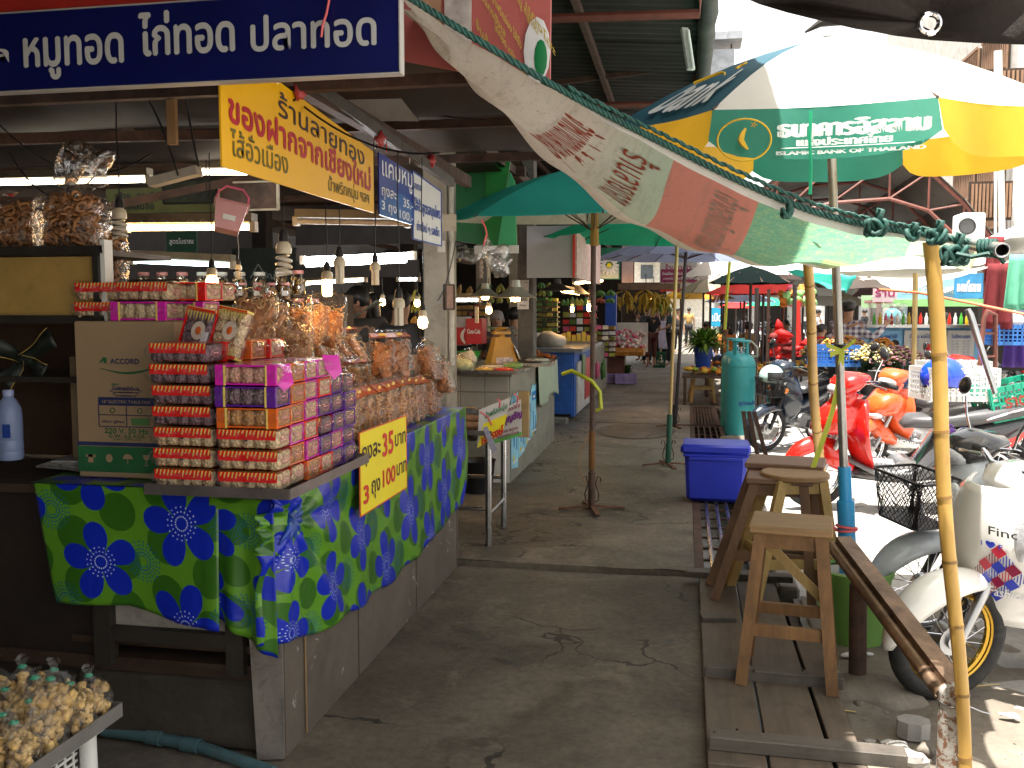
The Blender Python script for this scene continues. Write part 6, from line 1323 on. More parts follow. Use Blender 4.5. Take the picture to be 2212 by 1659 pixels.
def leafy(name, label, p, r, h, n, mat, mat2=None, seed=1, ll=.2, lw=.03, cat='plant', up=.5):
    o = thing(name, label, cat, p); rr = random.Random(seed); a_, b_ = MB(), MB()
    for i in range(n):
        t = rr.random()*2*pi; el = up+rr.random()*(1.35-up); L = ll*(.6+.6*rr.random()); d = Vector((cos(t)*cos(el), sin(t)*cos(el), sin(el))); s_ = Vector((-sin(t), cos(t), 0))*lw*(.7+.5*rr.random())
        c = Vector((cos(t), sin(t), 0))*r*rr.random()+Vector((0, 0, h*rr.random()*.7)); q = [c, c+d*L*.5, c+d*L*.8+Vector((0, 0, -.10*L)), c+d*L*1.05+Vector((0, 0, -.32*L))]
        m = a_ if rr.random() < .6 else b_
        m.add([q[0]-s_*.3, q[0]+s_*.3, q[1]+s_, q[2]+s_*.7, q[3], q[2]-s_*.7, q[1]-s_], [(0, 1, 2, 6), (6, 2, 3, 5), (5, 3, 4)])
    a_.build('leaves', mat, o)['kind'] = 'stuff'; b_.build('pale_leaves', mat2 or mat, o)['kind'] = 'stuff'; return o
mLf = M('leaf_green', (.045, .13, .012), .4, var=.4, vs_=6, trans=.25, bump=0); mLf2 = M('leaf_yellow_green', (.20, .32, .03), .4, var=.3, trans=.3, bump=0); mLfD = M('leaf_dark', (.015, .05, .015), .45, var=.4, bump=0)
mPurC = M('lilac_plastic', (.36, .28, .58), .45, bump=.02)
crate('lilac plastic crate with a small shrub at the end of the grey counter', PZ(1352, 828, .03), .42, .3, .2, mPurC, .05, group='lilac crates with plants'); crate('lilac plastic crate half hidden behind the other lilac crate', PZ(1328, 826, .03), .3, .3, .2, mPurC, .05, group='lilac crates with plants')
for i, u in enumerate((1332, 1352)): leafy('small_shrub', f'small dark shrub growing in the {"left" if i == 0 else "right"} lilac crate', PZ(u, 824, .03)+Vector((0, 0, .12)), .12, .25, 130, mLfD, mLf, i, .12, .03, up=.1)
mBlkS = M('black_shirt', (.012, .012, .016), .85); mMarP = M('maroon_trousers', (.085, .02, .018), .85, var=.3)
person('man in a black shirt and rolled up maroon trousers standing in the passage', PZ(1406, 794, .03), 3.6, mBlkS, mMarP, 'short', 1.62, short=True, face=False, lean=-.15, arms=dict(wrr=(-.25, -.25, .95)))
person('woman with a lilac printed apron beside the man in black', PZ(1440, 790, .03), -.9, M('dark_teal_shirt', (.02, .05, .06), .8), mBlkS, 'tail', 1.62, apron=M('lilac_apron', (.5, .42, .55), .7, var=.3, vs_=9), arms=dict(ell=(.25, -.15, 1.12), wrl=(.15, -.33, 1.05)))
person('person with dark hair bending over the fruit stall behind the man in black', PZ(1385, 780, .03), -.8, mBlkS, mBlkS, 'short', 1.6, lean=.25, nod=.3)
person('person with a mustard top walking away at the far end of the passage', PZ(1487, 748, .03), 3.1, M('mustard_top', (.40, .26, .09), .8), mBlkS, 'short', 1.64, face=False)
person('dim figure in black and white behind the woman with the apron', PZ(1463, 762, .03), .4, M('striped_dark', (.06, .05, .05), .8, wear=.2, wcol=(.4, .35, .3)), mBlkS, 'short', 1.62)
for i, (u, y) in enumerate(((1398, 26.5), (1420, 27), (1440, 29))): person(f'dim figure in the crowd at the fruit stall, {["left","middle","right"][i]} one behind the bananas', (PY(u, 700, y).x, y, .02), 2.5-i, [mBlkS, M('dim_red_shirt', (.2, .03, .03), .8), M('dim_white_shirt', (.4, .38, .36), .8)][i], mBlkS, 'short', 1.66, face=False)
MB().box(PZ(1418, 785, .03)+Vector((0, .3, .3)), (.25, .25, .55)).build('yellow_bin', M('yellow_bin_m', (.45, .3, .05), .5), None, tag_=('yellowish tall bin beside the man in black', 'bin')); crate('green plastic crate under the yellow bin beside the man in black', PZ(1424, 793, .03), .3, .25, .4, M('crate_green_dark', (.01, .14, .07), .5), name='green_crate')
def cloth(name, col, tr=.4, dirt=.25, rough=.6): return M(name, col, rough, var=.12, vs_=2.5, dirt=dirt, dcol=tuple(x*.35 for x in col), bump=.25, bs=7, trans=tr)
cTeal, cGreen, cBlue, cWhite, cRed, cBlk, cBei, cYel = (cloth('teal_canopy', (.04, .50, .42), .35, .12), cloth('green_canopy', (.01, .34, .17), .35), cloth('grey_blue_canopy', (.28, .33, .5), .45), cloth('white_canopy_cloth', (.75, .74, .7), .4, .1),
    cloth('red_canopy', (.62, .02, .02), .5), cloth('black_canopy', (.003, .007, .007), .05, 0, .9), cloth('beige_canopy', (.42, .38, .27), .4), cloth('yellow_canopy', (.75, .42, .03), .5))
cBGr, cSun, cNav = cloth('bank_green', (.03, .24, .17), .4, .25), cloth('bank_yellow', (.88, .50, .04), .55, .1), cloth('bank_slate', (.02, .09, .13), .15, .2)
cBlk.node_tree.nodes['Principled BSDF'].inputs['Specular IOR Level'].default_value = .05
cLin = cloth('cream_lining', (.55, .54, .42), .35, .4)
def umbrella(label, c, Rr, zr, za, n, mats, pole, base='cross', val=0., a0=0., tilt=0., lean=(0, 0), group=None, pr=.02, ribs=True, lining=None, far=False):
    o = thing('market_umbrella', label, 'umbrella', (c[0], c[1], .0 if len(c) < 3 else c[2]), group=group); K = []
    for k in range(n): a = a0+2*pi*k/n; K.append(Vector((Rr*cos(a), Rr*sin(a), zr)))
    A = Vector((lean[0], lean[1], za)); L = Vector((lean[0], lean[1], 0)); K = [k+L+Vector((0, 0, tilt*(k.y+Rr))) for k in K]; A.z += tilt*Rr
    for k in range(n):
        p, q = K[k], K[(k+1) % n]
        def fn(u, v):
            e = p.lerp(q, u); s_ = 1-.06*sin(pi*u)*v; w = A.lerp(e, v*s_); w.z += .05*Rr*sin(pi*v)-.03*sin(pi*u)*v; return w
        MB().grid(fn, 6 if not far else 3, 7 if not far else 3).build('canopy_panel', mats[k % len(mats)], o, 2)
        if lining:
            MB().grid(lambda u, v: fn(u, .25+.73*v)-Vector((0, 0, .012)), 6, 6).build('lining', lining, o, 2)
        if val:
            def fv(u, v):
                e = fn(u, 1); d = val*(1-.38*abs(2*u-1)**6); return e+Vector((e.x-L.x, e.y-L.y, 0)).normalized()*.03*v*(1+.8*sin(u*9+k))-Vector((0, 0, d*v))
            MB().grid(fv, 14, 4).build('valance', mats[(k+1) % len(mats)] if len(mats) < 3 else mats[2+(k % 2)], o, 2)
    if ribs:
        r = MB()
        for k in K: MB().tube([A-Vector((0, 0, .03)), A.lerp(k, .5)+Vector((0, 0, .02)), k], .006 if not far else .012, 4).build('rib', mIron, o, True)
        if not far:
            for k in K: MB().tube([L+Vector((0, 0, zr-.02)), A.lerp(k, .45)], .005, 4).build('strut', mIron, o, True)
    pb_ = Vector((0, 0, 0)); pm = pole
    MB().cyl(pb_, A, pr, n=10).build('pole', pm, o, True)
    if base == 'cross':
        bs = MB()
        for a in (.2, 1.9, 3.4, 5.0): d = Vector((cos(a), sin(a), 0)); MB().beam(Vector((0, 0, .03)), d*.26+Vector((0, 0, .012)), .035, .012).build('foot', mRust, o)
        hk_ = MB()
        for sx in (-1, 1): MB().tube([(0, 0, .05), (.05*sx, 0, .07), (.055*sx, 0, .12), (.03*sx, 0, .20), (.045*sx, 0, .26), (.07*sx, 0, .25), (.065*sx, 0, .22)], .005, 5).build('hook', mIron, o, True)
        MB().cyl((0, 0, .01), (0, 0, .30), pr*1.35, n=10).build('socket', pm, o, True)
    return o
mPole = M('rusty_pole', (.085, .05, .038), .6, .2, var=.4, vs_=10, dirt=.3); mGPole = M('brassy_pole', (.38, .29, .13), .35, .6, var=.2, dirt=.3); mDPole = M('dark_pole', (.05, .04, .04), .5, .3); mGreenB = M('green_pole_base', (.01, .08, .05), .5)
b1 = PZ(1278, 1100, .035)
u1 = umbrella('teal green umbrella with a cream lining standing on a rusty pole amid the walkway', (b1.x, b1.y, .035), 1.20, 2.18, 2.60, 8, [cTeal], mPole, a0=.15, tilt=.06, pr=.021, lining=cLin)
wire('yellow_ribbon', [b1+Vector((-.24, 0, 1.06)), b1+Vector((-.16, -.02, 1.09)), b1+Vector((0, -.03, 1.01)), b1+Vector((.06, -.03, .93)), b1+Vector((.07, -.02, .80)), b1+Vector((.03, -.02, .78))], .016, M('yellow_green_tape', (.55, .60, .05), .4, trans=.3), 'yellow green ribbon tied round the rusty umbrella pole', 'ribbon', n=4)
MB().cyl(b1+Vector((0, 0, .32)), b1+Vector((0, 0, .62)), .026, n=10).build('sacking_wrap', M('brown_wrap', (.17, .08, .025), .9), None, tag_=('brown sacking tied round the foot of the rusty umbrella pole', 'cloth wrap'))
MB().cyl(b1+Vector((.008, -.004, 2.05)), b1+Vector((.008, -.004, 2.32)), .034, .028, 8).build('ochre_cloth', M('ochre_cloth', (.28, .17, .03), .8), None, tag_=('ochre cloth wrapped round the top of the rusty umbrella pole', 'cloth wrap'))
wire('loose_twine', [b1+Vector((-.02, -.03, .6)), b1+Vector((-.09, -.03, .45)), b1+Vector((-.10, -.03, .35)), b1+Vector((-.05, -.03, .20))], .004, M('tan_twine', (.35, .2, .08), .8), 'frayed twine hanging from the brown sacking on the pole', 'string')
b2 = PZ(1443, 1006, .03)
u2 = umbrella('bright green umbrella on a brass coloured pole behind the teal one', (b2.x, b2.y, .03), 1.33, 2.28, 2.62, 8, [cGreen], mGPole, lean=(.07, .0), a0=.2, pr=.019)
MB().cyl(b2+Vector((0, 0, .02)), b2+Vector((.012, 0, .52)), .03, n=10).build('green_sleeve', mGreenB, u2, True, world=True)
b3 = PZ(1458, 922, .03)
umbrella('pale grey blue umbrella with dark ribs on the farther dark pole', (b3.x, b3.y, .03), 1.2, 2.25, 2.52, 16, [cBlue], mDPole, lean=(.12, 0), pr=.024)
bx, by = PZ(1842, 1300, .28).x, 4.72
bkt = PY(1848, 1300, 4.74)
ub = umbrella('white topped bank umbrella with green and yellow valances', (bkt.x-.02, 4.74), 1.06, 2.37, 2.80, 8, [cWhite, cWhite, cBGr, cSun], M('steel_pole', (.36, .35, .34), .3, .9, var=.15, dirt=.3), base='', val=.20, a0=radians(-121), lean=(-.19, -.02), tilt=.085, pr=.021)
ps = [o_ for o_ in KIDS[ub.name] if o_.name.startswith('canopy_panel')]; vl = [o_ for o_ in KIDS[ub.name] if o_.name.startswith('valance')]
for k, m_ in enumerate([cWhite]*7+[cNav]): ps[k].data.materials[0] = m_
for k, m_ in enumerate([cBGr, cSun, cBGr, cSun, cBGr, cSun, cBGr, cSun]): vl[k].data.materials[0] = m_
a0 = radians(-121); TV = lambda a: Vector((1.06*cos(a), 1.06*sin(a), 2.37+.10*1.06*(1+sin(a)))); K0 = TV(a0); K1 = TV(a0+pi/4); LL = Vector((-.19, -.02, 0))
def onval(x, y, k):
    e = K0.lerp(K1, x); nrm = Vector((e.x, e.y, 0)).normalized(); return e+LL+nrm*(.052-.035*(2*x-1)**2*0+k+.008)*1+Vector((0, 0, -.03-.2*y))-nrm*.075*(1-0)*0.0-nrm*(.045*sin(pi*x))
mWV, mYV = M('valance_white', (.7, .72, .7), .5, bump=0), M('valance_yellow', (.75, .45, .02), .5, bump=0)
def vt(s, x, y, w, h, mt, b=.03): mb = MB(); letters(mb, s, 0, 0, w, h, b, fn=lambda a, c, k: onval(x+a, y-c, k)); mb.build('lettering', mt, ub)
vt('ธนาคารอิสลาม', .63, .32, .62, .30, mWV, .035); vt('แห่งประเทศไทย', .60, .56, .40, .17, mWV, .03); vt('ISLAMIC BANK OF THAILAND', .62, .77, .62, .07, mWV, .04)
mb = MB(); mb.tube([onval(.17+.115*cos(t*pi/14), .50+.40*sin(t*pi/14), .001) for t in range(28)], .0035, 4, True)
mb.build('logo_ring', mYV, ub, True)
mb = MB(); mb.tube([onval(.175-.02*sin(t)+.035*(t-1.5)/2*(t > 1.5), .28+.15*t, .002) for t in (0, .5, 1, 1.5, 2, 2.4, 2.7)], [.004, .009, .012, .013, .011, .007, .003], 5); mb.tube([onval(.21+.014*cos(a*4*pi/5), .22+.05*sin(a*4*pi/5), .003) for a in range(5)], .0035, 4, True); mb.build('logo', mYV, ub)['kind'] = 'stuff'
MB().tube([onval(.33+.01*i, .68, .002) for i in range(57)], .0012, 4).build('line', mWV, ub)
An = Vector((0, 0, 2.906)); Km = TV(a0-pi/4)
def onpan(x, y, k): e = Km.lerp(K0, x); w = An.lerp(e, y); return w+LL+Vector((0, 0, .05*1.06*sin(pi*y)-.03*sin(pi*x)*y+k))+Vector((-.3, -.4, .3))*.014
mb = MB(); letters(mb, 'bank', 0, 0, .60, .30, .03, fn=lambda a, c, k: onpan(.52+a, .74-c, k)); mb.build('lettering', mWV, ub)
mb = MB(); mb.tube([onpan(.26+.045*i, .70-.10*sin(i*.33+.2), .012) for i in range(8)], [.004+.003*(i % 8 < 5) for i in range(8)], 5); mb.tube([onpan(.62+.04*cos(a*4*pi/5), .56+.03*sin(a*4*pi/5), .012) for a in range(5)], .005, 4, True); mb.build('swoosh_print', mYV, ub)['kind'] = 'stuff'
wire('green_strap', [PY(1752, 240, 3.45), PY(1749, 300, 3.42), PY(1752, 360, 3.42), PY(1750, 420, 3.42)], .006, cGreen, 'frayed green strap hanging down over the bank umbrella valance', 'strap', n=4)
top = Vector((bkt.x-.02-.19, 4.72, 2.905)); MB().tube([top+Vector((-.10, 0, .01)), top+Vector((-.03, 0, .05)), top+Vector((.06, 0, .05)), top+Vector((.11, 0, .09))], [.005, .02, .018, .005], 6).build('torn_cap', mDark, ub, world=True)
bk = thing('green_bucket', 'pale green bucket filled with concrete holding the umbrella pole', 'bucket', (bkt.x, 4.74, -.045))
mBk = M('pale_green_bucket', (.15, .32, .07), .5, var=.15, dirt=.4, dcol=(.2, .2, .15))
MB().lathe([(0, 0), (.125, 0), (.165, .33), (.175, .345), (.178, .365), (.168, .37), (.16, .355)], n=24).build('body', mBk, bk, True)
MB().grid(lambda u, v: (.16*v*cos(2*pi*u), .16*v*sin(2*pi*u), .345+.015*noise.noise((u*3, v*4, 1))), 24, 5).build('concrete_fill', mRoad, bk, True)
MB().tube([(-.17, -.02, .33), (-.185, -.06, .2), (-.16, -.10, .06), (-.13, -.11, .02)], .007, 5).build('handle', mBk, bk, True)
mPVC = M('bright_blue_pvc', (.03, .30, .62), .35, var=.06, bump=.02)
pv = thing('pvc_sleeve', 'bright blue PVC sleeve on the foot of the bank umbrella pole', 'pipe', (bkt.x-.02, 4.74, .3))
def onpole(z): return Vector((bkt.x-.02-.19*z/3.03, 4.74-.02*z/3.03, z))
MB().cyl(onpole(.30), onpole(.66), .042, n=18).build('lower_sleeve', mPVC, pv, True, world=True); MB().cyl(onpole(.64), onpole(.83), .031, n=18).build('upper_sleeve', mPVC, pv, True, world=True)
MB().torus(onpole(.655), .036, .006, (0, 0, 1), 18, 5).build('rim', mPVC, pv, True, world=True)
MB().torus(onpole(.53), .047, .008, (.1, .1, 1), 18, 5).torus(onpole(.515), .047, .007, (-.1, .05, 1), 18, 5).tube([onpole(.52)+Vector((-.05, -.02, 0)), onpole(.54)+Vector((-.14, -.02, .03))], .008, 5).build('red_string', M('pink_string', (.7, .12, .13), .5), None, True, tag_=('red plastic string wound round the blue PVC sleeve', 'string'))
yr = thing('yellow_tape', 'yellow tape tied in a bow on the steel umbrella pole and hanging down', 'tape', onpole(1.38)); mYT = MATS['yellow_green_tape']
q = onpole(1.40)+Vector((0, -.03, 0))
for d in ((-.07, .03), (.06, .05), (-.05, -.02)): MB().add([q+Vector((0, 0, -.008)), q+Vector((d[0], -.01, d[1]-.012)), q+Vector((d[0]*1.1, -.01, d[1]+.014)), q+Vector((0, 0, .01))], [(0, 1, 2, 3)]).build('loop', mYT, yr, solid=.002, world=True)
MB().grid(lambda u, v: tuple(q+Vector((.012-.02+.026*u-.10*v+.02*sin(v*4), .012*sin(v*5)+.05*v, -.58*v))), 2, 12).build('tail', mYT, yr, solid=.001, world=True)
MB().torus(onpole(1.42), .024, .012, (0, 0, 1), 14, 6).build('black_tape', mBlack, yr, True, world=True)
mBam = M('bamboo', (.50, .30, .07), .4, var=.25, vs_=6, dirt=.25, dcol=(.14, .07, .03), sc_=(1, 1, .4), bump=.1)
def bamboo(label, a, b, r0, r1, nodes):
    o = thing('bamboo_pole', label, 'bamboo pole', a); a, b = Vector(a), Vector(b); pts, rr = [], []; N = 44
    for i in range(N+1):
        t = i/N; pts.append(a.lerp(b, t)+Vector((.008*sin(t*9), 0, 0))*1); rr.append(r0+(r1-r0)*t)
    MB().tube(pts, rr, 12).build('culm', mBam, o, True, world=True)
    for t in nodes:
        c = a.lerp(b, t)+Vector((.008*sin(t*9), 0, 0)); r = r0+(r1-r0)*t; d = (b-a).normalized()
        MB().cyl(c-d*.006, c+d*.004, r*1.10, r*1.06, 12).build('node', M('bamboo_node', (.22, .12, .03), .5), o, True, world=True)
    return o
bamboo('yellow bamboo pole leaning beside the flaking post at the near right', PZ(2086, 1690, -.02), PY(2008, 522, 3.28), .022, .026, (.05, .17, .30, .42, .54, .66, .80))
bamboo('second bamboo pole standing behind the stools left of the steel pole', PZ(1776, 1108, -.03)+Vector((0, .0, 0)), PY(1741, 540, 5.9), .036, .030, (.2, .38, .57, .75, .9))
tp = thing('banner_tarp', 'old printed vinyl banner stretched as an awning from the stall to the bamboo pole', 'tarp', PY(1500, 450, 3.6))
TA = [(866, -6, 2.62), (1000, 78, 2.7), (1190, 192, 2.85), (1330, 268, 2.95), (1450, 328, 3.02), (1600, 402, 3.1), (1750, 464, 3.18), (1880, 497, 3.24), (1992, 514, 3.28), (2110, 536, 3.2)]
TB = [(868, 8, 2.7), (950, 108, 2.9), (1049, 212, 3.08), (1204, 366, 3.6), (1372, 487, 4.0), (1530, 548, 4.2), (1690, 574, 4.15), (1850, 564, 4.0), (1990, 524, 3.8), (2120, 552, 3.5)]
TC = [(880, -5, 3.3), (1010, 84, 3.8), (1200, 204, 4.2), (1340, 282, 4.6), (1460, 342, 4.8), (1610, 412, 4.9), (1760, 478, 4.9), (1890, 505, 4.8), (2000, 520, 4.5), (2112, 540, 4.1)]
def cat(tab, s):
    n = len(tab)-1; x = min(max(s, 0), .99999)*n; i = int(x); t = x-i; P = [PY(*tab[min(max(i+k, 0), n)]) for k in (-1, 0, 1, 2)]
    return .5*((2*P[1])+(P[2]-P[0])*t+(2*P[0]-5*P[1]+4*P[2]-P[3])*t*t+(3*P[1]-P[0]-3*P[2]+P[3])*t**3)
_c = {}
def rows(s):
    k = round(s, 5)
    if k not in _c: _c[k] = (cat(TA, s), cat(TB, s), cat(TC, s))
    return _c[k]
def tarp(s, t, lift=0.):
    A, B, Cc = rows(s)
    if t <= 1: p = A.lerp(B, t)+Vector((0, .10*sin(pi*t), -.045*sin(pi*t)*(s > .1)))
    else: p = B.lerp(Cc, t-1)+Vector((0, .10*sin(pi*(t-1)), -.04*sin(pi*(t-1))))
    w = .010*sin(s*60+t*5)*min(1, t*(2-t))*(.3+t)+.012*noise.noise((s*14, t*3, 0)); p.z += w; p.y -= lift*.8; p.z -= lift*.6; return p
m, n, b = base('banner_vinyl'); uv = nd(n, 'TexCoord'); sp = nd(n, 'SeparateXYZ'); n.links.new(uv.outputs['UV'], sp.inputs[0]); S_, T_ = E(n, sp.outputs[0]), E(n, sp.outputs[1]); ob = coords(n)
cr_ = (.60, .53, .43); c = mix(n, ramp(n, noi(n, ob, 3, 5), .3, .7), cr_, (.70, .64, .54)); pr = T_.lt(.80)
c = mix(n, ramp(n, S_, .30, .44)*pr*.8, c, (.38, .50, .36)); gr = S_.gt(.588-.0)*pr*S_.lt(.87); mot = mix(n, ramp(n, noi(n, ob, 26, 6, .8), .35, .6), (.16, .42, .26), (.40, .55, .26)); mot = mix(n, ramp(n, vor(n, ob, 60), .2, .5)*.5, mot, (.06, .32, .27))
c = mix(n, gr, c, mot); red = S_.gt(.452)*S_.lt(.588)*T_.lt(.86); c = mix(n, red*.85, c, (.60, .17, .13))
c = mix(n, S_.gt(.72)*T_.gt(.5)*.9, c, (.36, .48, .22)); str_ = noi(n, coords(n, 'UV', (70, 3, 1)), 1, 5, .7)
c = mix(n, ramp(n, str_, .52, .75)*.45, c, (.22, .17, .12)); c = mix(n, ramp(n, noi(n, ob, 60, 3, .8), .60, .68)*.5, c, (.12, .09, .06)); c = mix(n, ramp(n, T_, .75, 1.1)*.6, c, (.30, .24, .18))
n.links.new(c, b.inputs['Base Color']); b.inputs['Roughness'].default_value = .6; tr_ = nd(n, 'BsdfTranslucent'); n.links.new(c, tr_.inputs[0]); mx = nd(n, 'MixShader'); mx.inputs[0].default_value = .42
wv = nd(n, 'TexWave', wave_type='BANDS'); wv.inputs['Scale'].default_value = 160; n.links.new(ob, wv.inputs[0]); bp = nd(n, 'Bump'); bp.inputs['Strength'].default_value = .12; bp.inputs['Distance'].default_value = .002; n.links.new(wv.outputs['Fac'], bp.inputs['Height']); n.links.new(bp.outputs[0], b.inputs['Normal'])
n.links.new(b.outputs[0], mx.inputs[1]); n.links.new(tr_.outputs[0], mx.inputs[2]); n.links.new(mx.outputs[0], n.nodes['Material Output'].inputs[0]); mVin = m
W(MB().grid(lambda u, v: tarp(u, v*2), 150, 34, lambda u, v: (u, v*2)), 'sheet', mVin, tp, smooth=2)
mTxR = M('banner_red_ink', (.50, .12, .07), .6, bump=0, trans=.3, var=.15); mTxW = M('banner_pale_ink', (.55, .42, .36), .6, bump=0, trans=.3)
def tl(s, cs, ct, ws, wt, mt, b=.02, lay=0):
    mb = MB(); letters(mb, s, 0, 0, wt, ws, b, fn=lambda a, c2, k: tuple(tarp(cs+c2, ct-a, .008+k+lay*.002)), mirror=True)
    W(mb, 'lettering', mt, tp)
tl('จำหน่ายทั้งปลีกและส่ง', .295, .42, .075, .62, mTxR, .03); tl('ร้านลายทอง', .40, .40, .07, .55, M('banner_white_ink', (.6, .6, .52), .6, trans=.3), .06); tl('ร้านลายทอง', .40, .40, .07, .55, mTxR, .0, 1)
tl('เจ้าของเดิมตลาดวโรรส', .55, .42, .055, .66, mTxW, .03)
mRope = M('green_rope', (.012, .075, .06), .6, var=.4, vs_=30, bump=.3, bs=120)
W(MB().grid(lambda u, v: tuple(tarp(.2+.8*u, 0)+Vector((0, -.012-.010*v, .010-(.004+.022*sin(pi*u))*v*1.5))), 80, 2), 'hem', M('white_hem', (.6, .58, .53), .6, trans=.4), tp, smooth=2)
rp = thing('green_rope', 'dark green twisted rope running along the edge of the banner tarp', 'rope', PY(1500, 340, 3))
def ropepts(k, n=420, s0=0., s1=1., off=.012, rad=.007):
    out = []
    for i in range(n+1): s = s0+(s1-s0)*i/n; A = rows(s)[0]; a = i*.55+k*2*pi/3; out.append(A+Vector((0, -.02+rad*cos(a), off+rad*sin(a))))
    return out
for k in range(3): W(MB().tube(ropepts(k), .0058, 5), 'strand', mRope, rp, smooth=2)
for k in range(2): W(MB().tube([p+Vector((0, -.008, .018+.008*sin(i*.012))) for i, p in enumerate(ropepts(k, 300, .25, .92, .012, .004))], .0045, 5), 'strand', mRope, rp, smooth=2)
rr = random.Random(4)
def knotat(c, r, n, label):
    o = thing('rope_knot', label, 'rope knot', c, group='knots in the green rope'); a, bb_ = rr.random()*6, rr.random()*6
    pts = [Vector((r*(sin(t*1.3+a)), r*.7*sin(t*1.7+bb_), r*.8*sin(t*2.3+a*2))) for t in [i*.24 for i in range(n)]]
    MB().tube(pts, .0085, 6).build('loops', mRope, o, 2)
    MB().tube([(0, 0, 0), (r*.4, -.01, r*1.2), (r*.6, -.01, r*1.9), (r*.3, 0, r*2.1), (r*.1, 0, r*1.1)], .0085, 6).build('loose_end', mRope, o, 2)
knotat(PY(1892, 492, 3.15), .028, 60, 'bulky rope knot with an upright loop left of the bamboo top'); knotat(PY(1970, 508, 3.18), .018, 40, 'small rope knot just left of the bamboo top'); knotat(PY(2022, 512, 3.1), .024, 60, 'rope knot wound over the bamboo top')
knotat(PY(2062, 552, 3.05), .032, 80, 'largest hanging rope knot below the end of the steel pipe'); knotat(PY(1700, 460, 3.1), .014, 40, 'small rope knot in the middle of the tarp edge')
o = thing('rope_coil', 'green rope coiled round the open end of the tarp pipe', 'rope', PY(2130, 535, 3.0))
for i in range(5): MB().torus(PY(2118+8*i, 536, 3.02), .024, .006, (1, -.6, .05), 16, 5).build('coil', mRope, o, True, world=True)
tpi = thing('tarp_pipe', 'open ended steel pipe wrapped in green rope at the right tip of the tarp', 'pipe', PY(2165, 540, 2.95))
a_, b_ = PY(2164, 540, 2.93), PY(1985, 505, 3.9); MB().cyl(a_, b_, .021, n=16, caps=False).build('tube', mSteel, tpi, True, world=True); MB().torus(a_, .0195, .003, (b_-a_), 18, 6).build('rim', mSteel, tpi, True, world=True); MB().cyl(a_+(b_-a_)*.05, a_+(b_-a_)*.06, .019, n=14).build('inner_dark', mDark, tpi, world=True)  # near-black plug painted as the shade inside the pipe
wire('rope_tail', [PY(2066, 548, 3.03), PY(2100, 555, 3.0), PY(2135, 548, 2.98), PY(2160, 556, 2.95), PY(2170, 568, 2.95)], .007, mRope, 'short rope tail between the hanging knot and the steel pipe', 'rope')
dt = thing('dark_awning', 'dark brown awning edge with a metal eyelet hanging at the upper right', 'awning', PY(2000, 50, 1.45))
ey = PY(2007, 52, 1.45); lowc = [(1590, -14), (1640, 8), (1700, 26), (1770, 43), (1850, 62), (1930, 76), (2010, 86), (2110, 92), (2300, 100)]
outer = [PY(u, v, 1.45+.03*sin(u*.02)) for u, v in lowc]+[PY(2300, -60, 1.42), PY(2150, -120, 1.4), PY(2000, -130, 1.4), PY(1800, -110, 1.4), PY(1500, -60, 1.4)]
inn = []
for p in outer: d = Vector((p.x-ey.x, 0, p.z-ey.z)).normalized()*.0105; inn.append(ey+d)
mb = MB(); no = len(outer); mid = [i_.lerp(o_, .5)+Vector((0, .006*noise.noise(o_*5), 0)) for i_, o_ in zip(inn, outer)]
mb.add(inn+mid+outer, [(k*no+i, k*no+(i+1) % no, (k+1)*no+(i+1) % no, (k+1)*no+i) for k in range(2) for i in range(no)])
W(mb, 'cloth', M('dark_brown_cloth', (.020, .013, .010), .85, var=.5, vs_=5, bump=.3, bs=80, dirt=.3, dcol=(.08, .06, .045)), dt, smooth=2, solid=.0015)
W(MB().torus(ey+Vector((0, -.002, 0)), .0135, .0042, (0, 1, 0), 24, 8), 'eyelet', mChrome, dt, smooth=True)
wA = wood('stool_wood', (.12, .056, .020), (.26, .135, .050), axis=2, dirt=.35); wB = wood('dark_stool_wood', (.11, .055, .028), (.21, .115, .06), axis=2, dirt=.4); wT = wood('stool_top', (.18, .10, .045), (.33, .20, .09), axis=0, dirt=.25); wY = wood('yellow_stool_wood', (.36, .23, .075), (.5, .34, .13), axis=2, dirt=.25)
wTd = wood('dark_stool_top', (.13, .07, .045), (.21, .12, .08), axis=0, dirt=.3)
def stool(label, p, rz, H, sw, sd, fw, fd, legm, topm, bx=0., *, rnd=False, brace=False, railz=(.30, .42), lt=.048, group='tall wooden stools by the drain'):
    o = thing('wooden_stool', label, 'stool', p, rz, group); t = .032
    if rnd: MB().lathe([(0, H-t), (sw/2-.008, H-t), (sw/2, H-t+.008), (sw/2, H-.006), (sw/2-.006, H), (0, H)], n=32).build('seat', topm, o, True)
    else: MB().box((0, 0, H-t/2), (sw, sd, t), bev=.005).build('seat', topm, o)
    f, g = (sw/2-.045, sd/2-.04) if not rnd else (sw*.30, sw*.30)
    F = {}
    for sx in (-1, 1):
        for sy in (-1, 1):
            a, b = Vector((sx*fw/2+bx, sy*fd/2, 0)), Vector((sx*f, sy*g, H-t)); F[sx, sy] = (a, b)
            MB().beam(a, b, lt, lt, up=(0, 1, 0)).build('leg', legm, o)
    def at_(k, z): a, b = F[k]; return a.lerp(b, z/(H-t))
    for i, (k1, k2) in enumerate((((-1, -1), (1, -1)), ((-1, 1), (1, 1)), ((-1, -1), (-1, 1)), ((1, -1), (1, 1)))):
        z = railz[0] if i < 2 else railz[1]*.8; MB().beam(at_(k1, z), at_(k2, z), .024, .05).build('rail', legm, o)
        MB().beam(at_(k1, H-t-.035), at_(k2, H-t-.035), .022, .06).build('apron', legm, o)
    if brace: MB().beam(at_((-1, 1), H-.12)+Vector((0, .03, 0)), at_((1, 1), .26)+Vector((0, .03, 0)), .018, .04).build('brace', wY, o)
    return o
s1 = PZ(1722, 1137, .71)
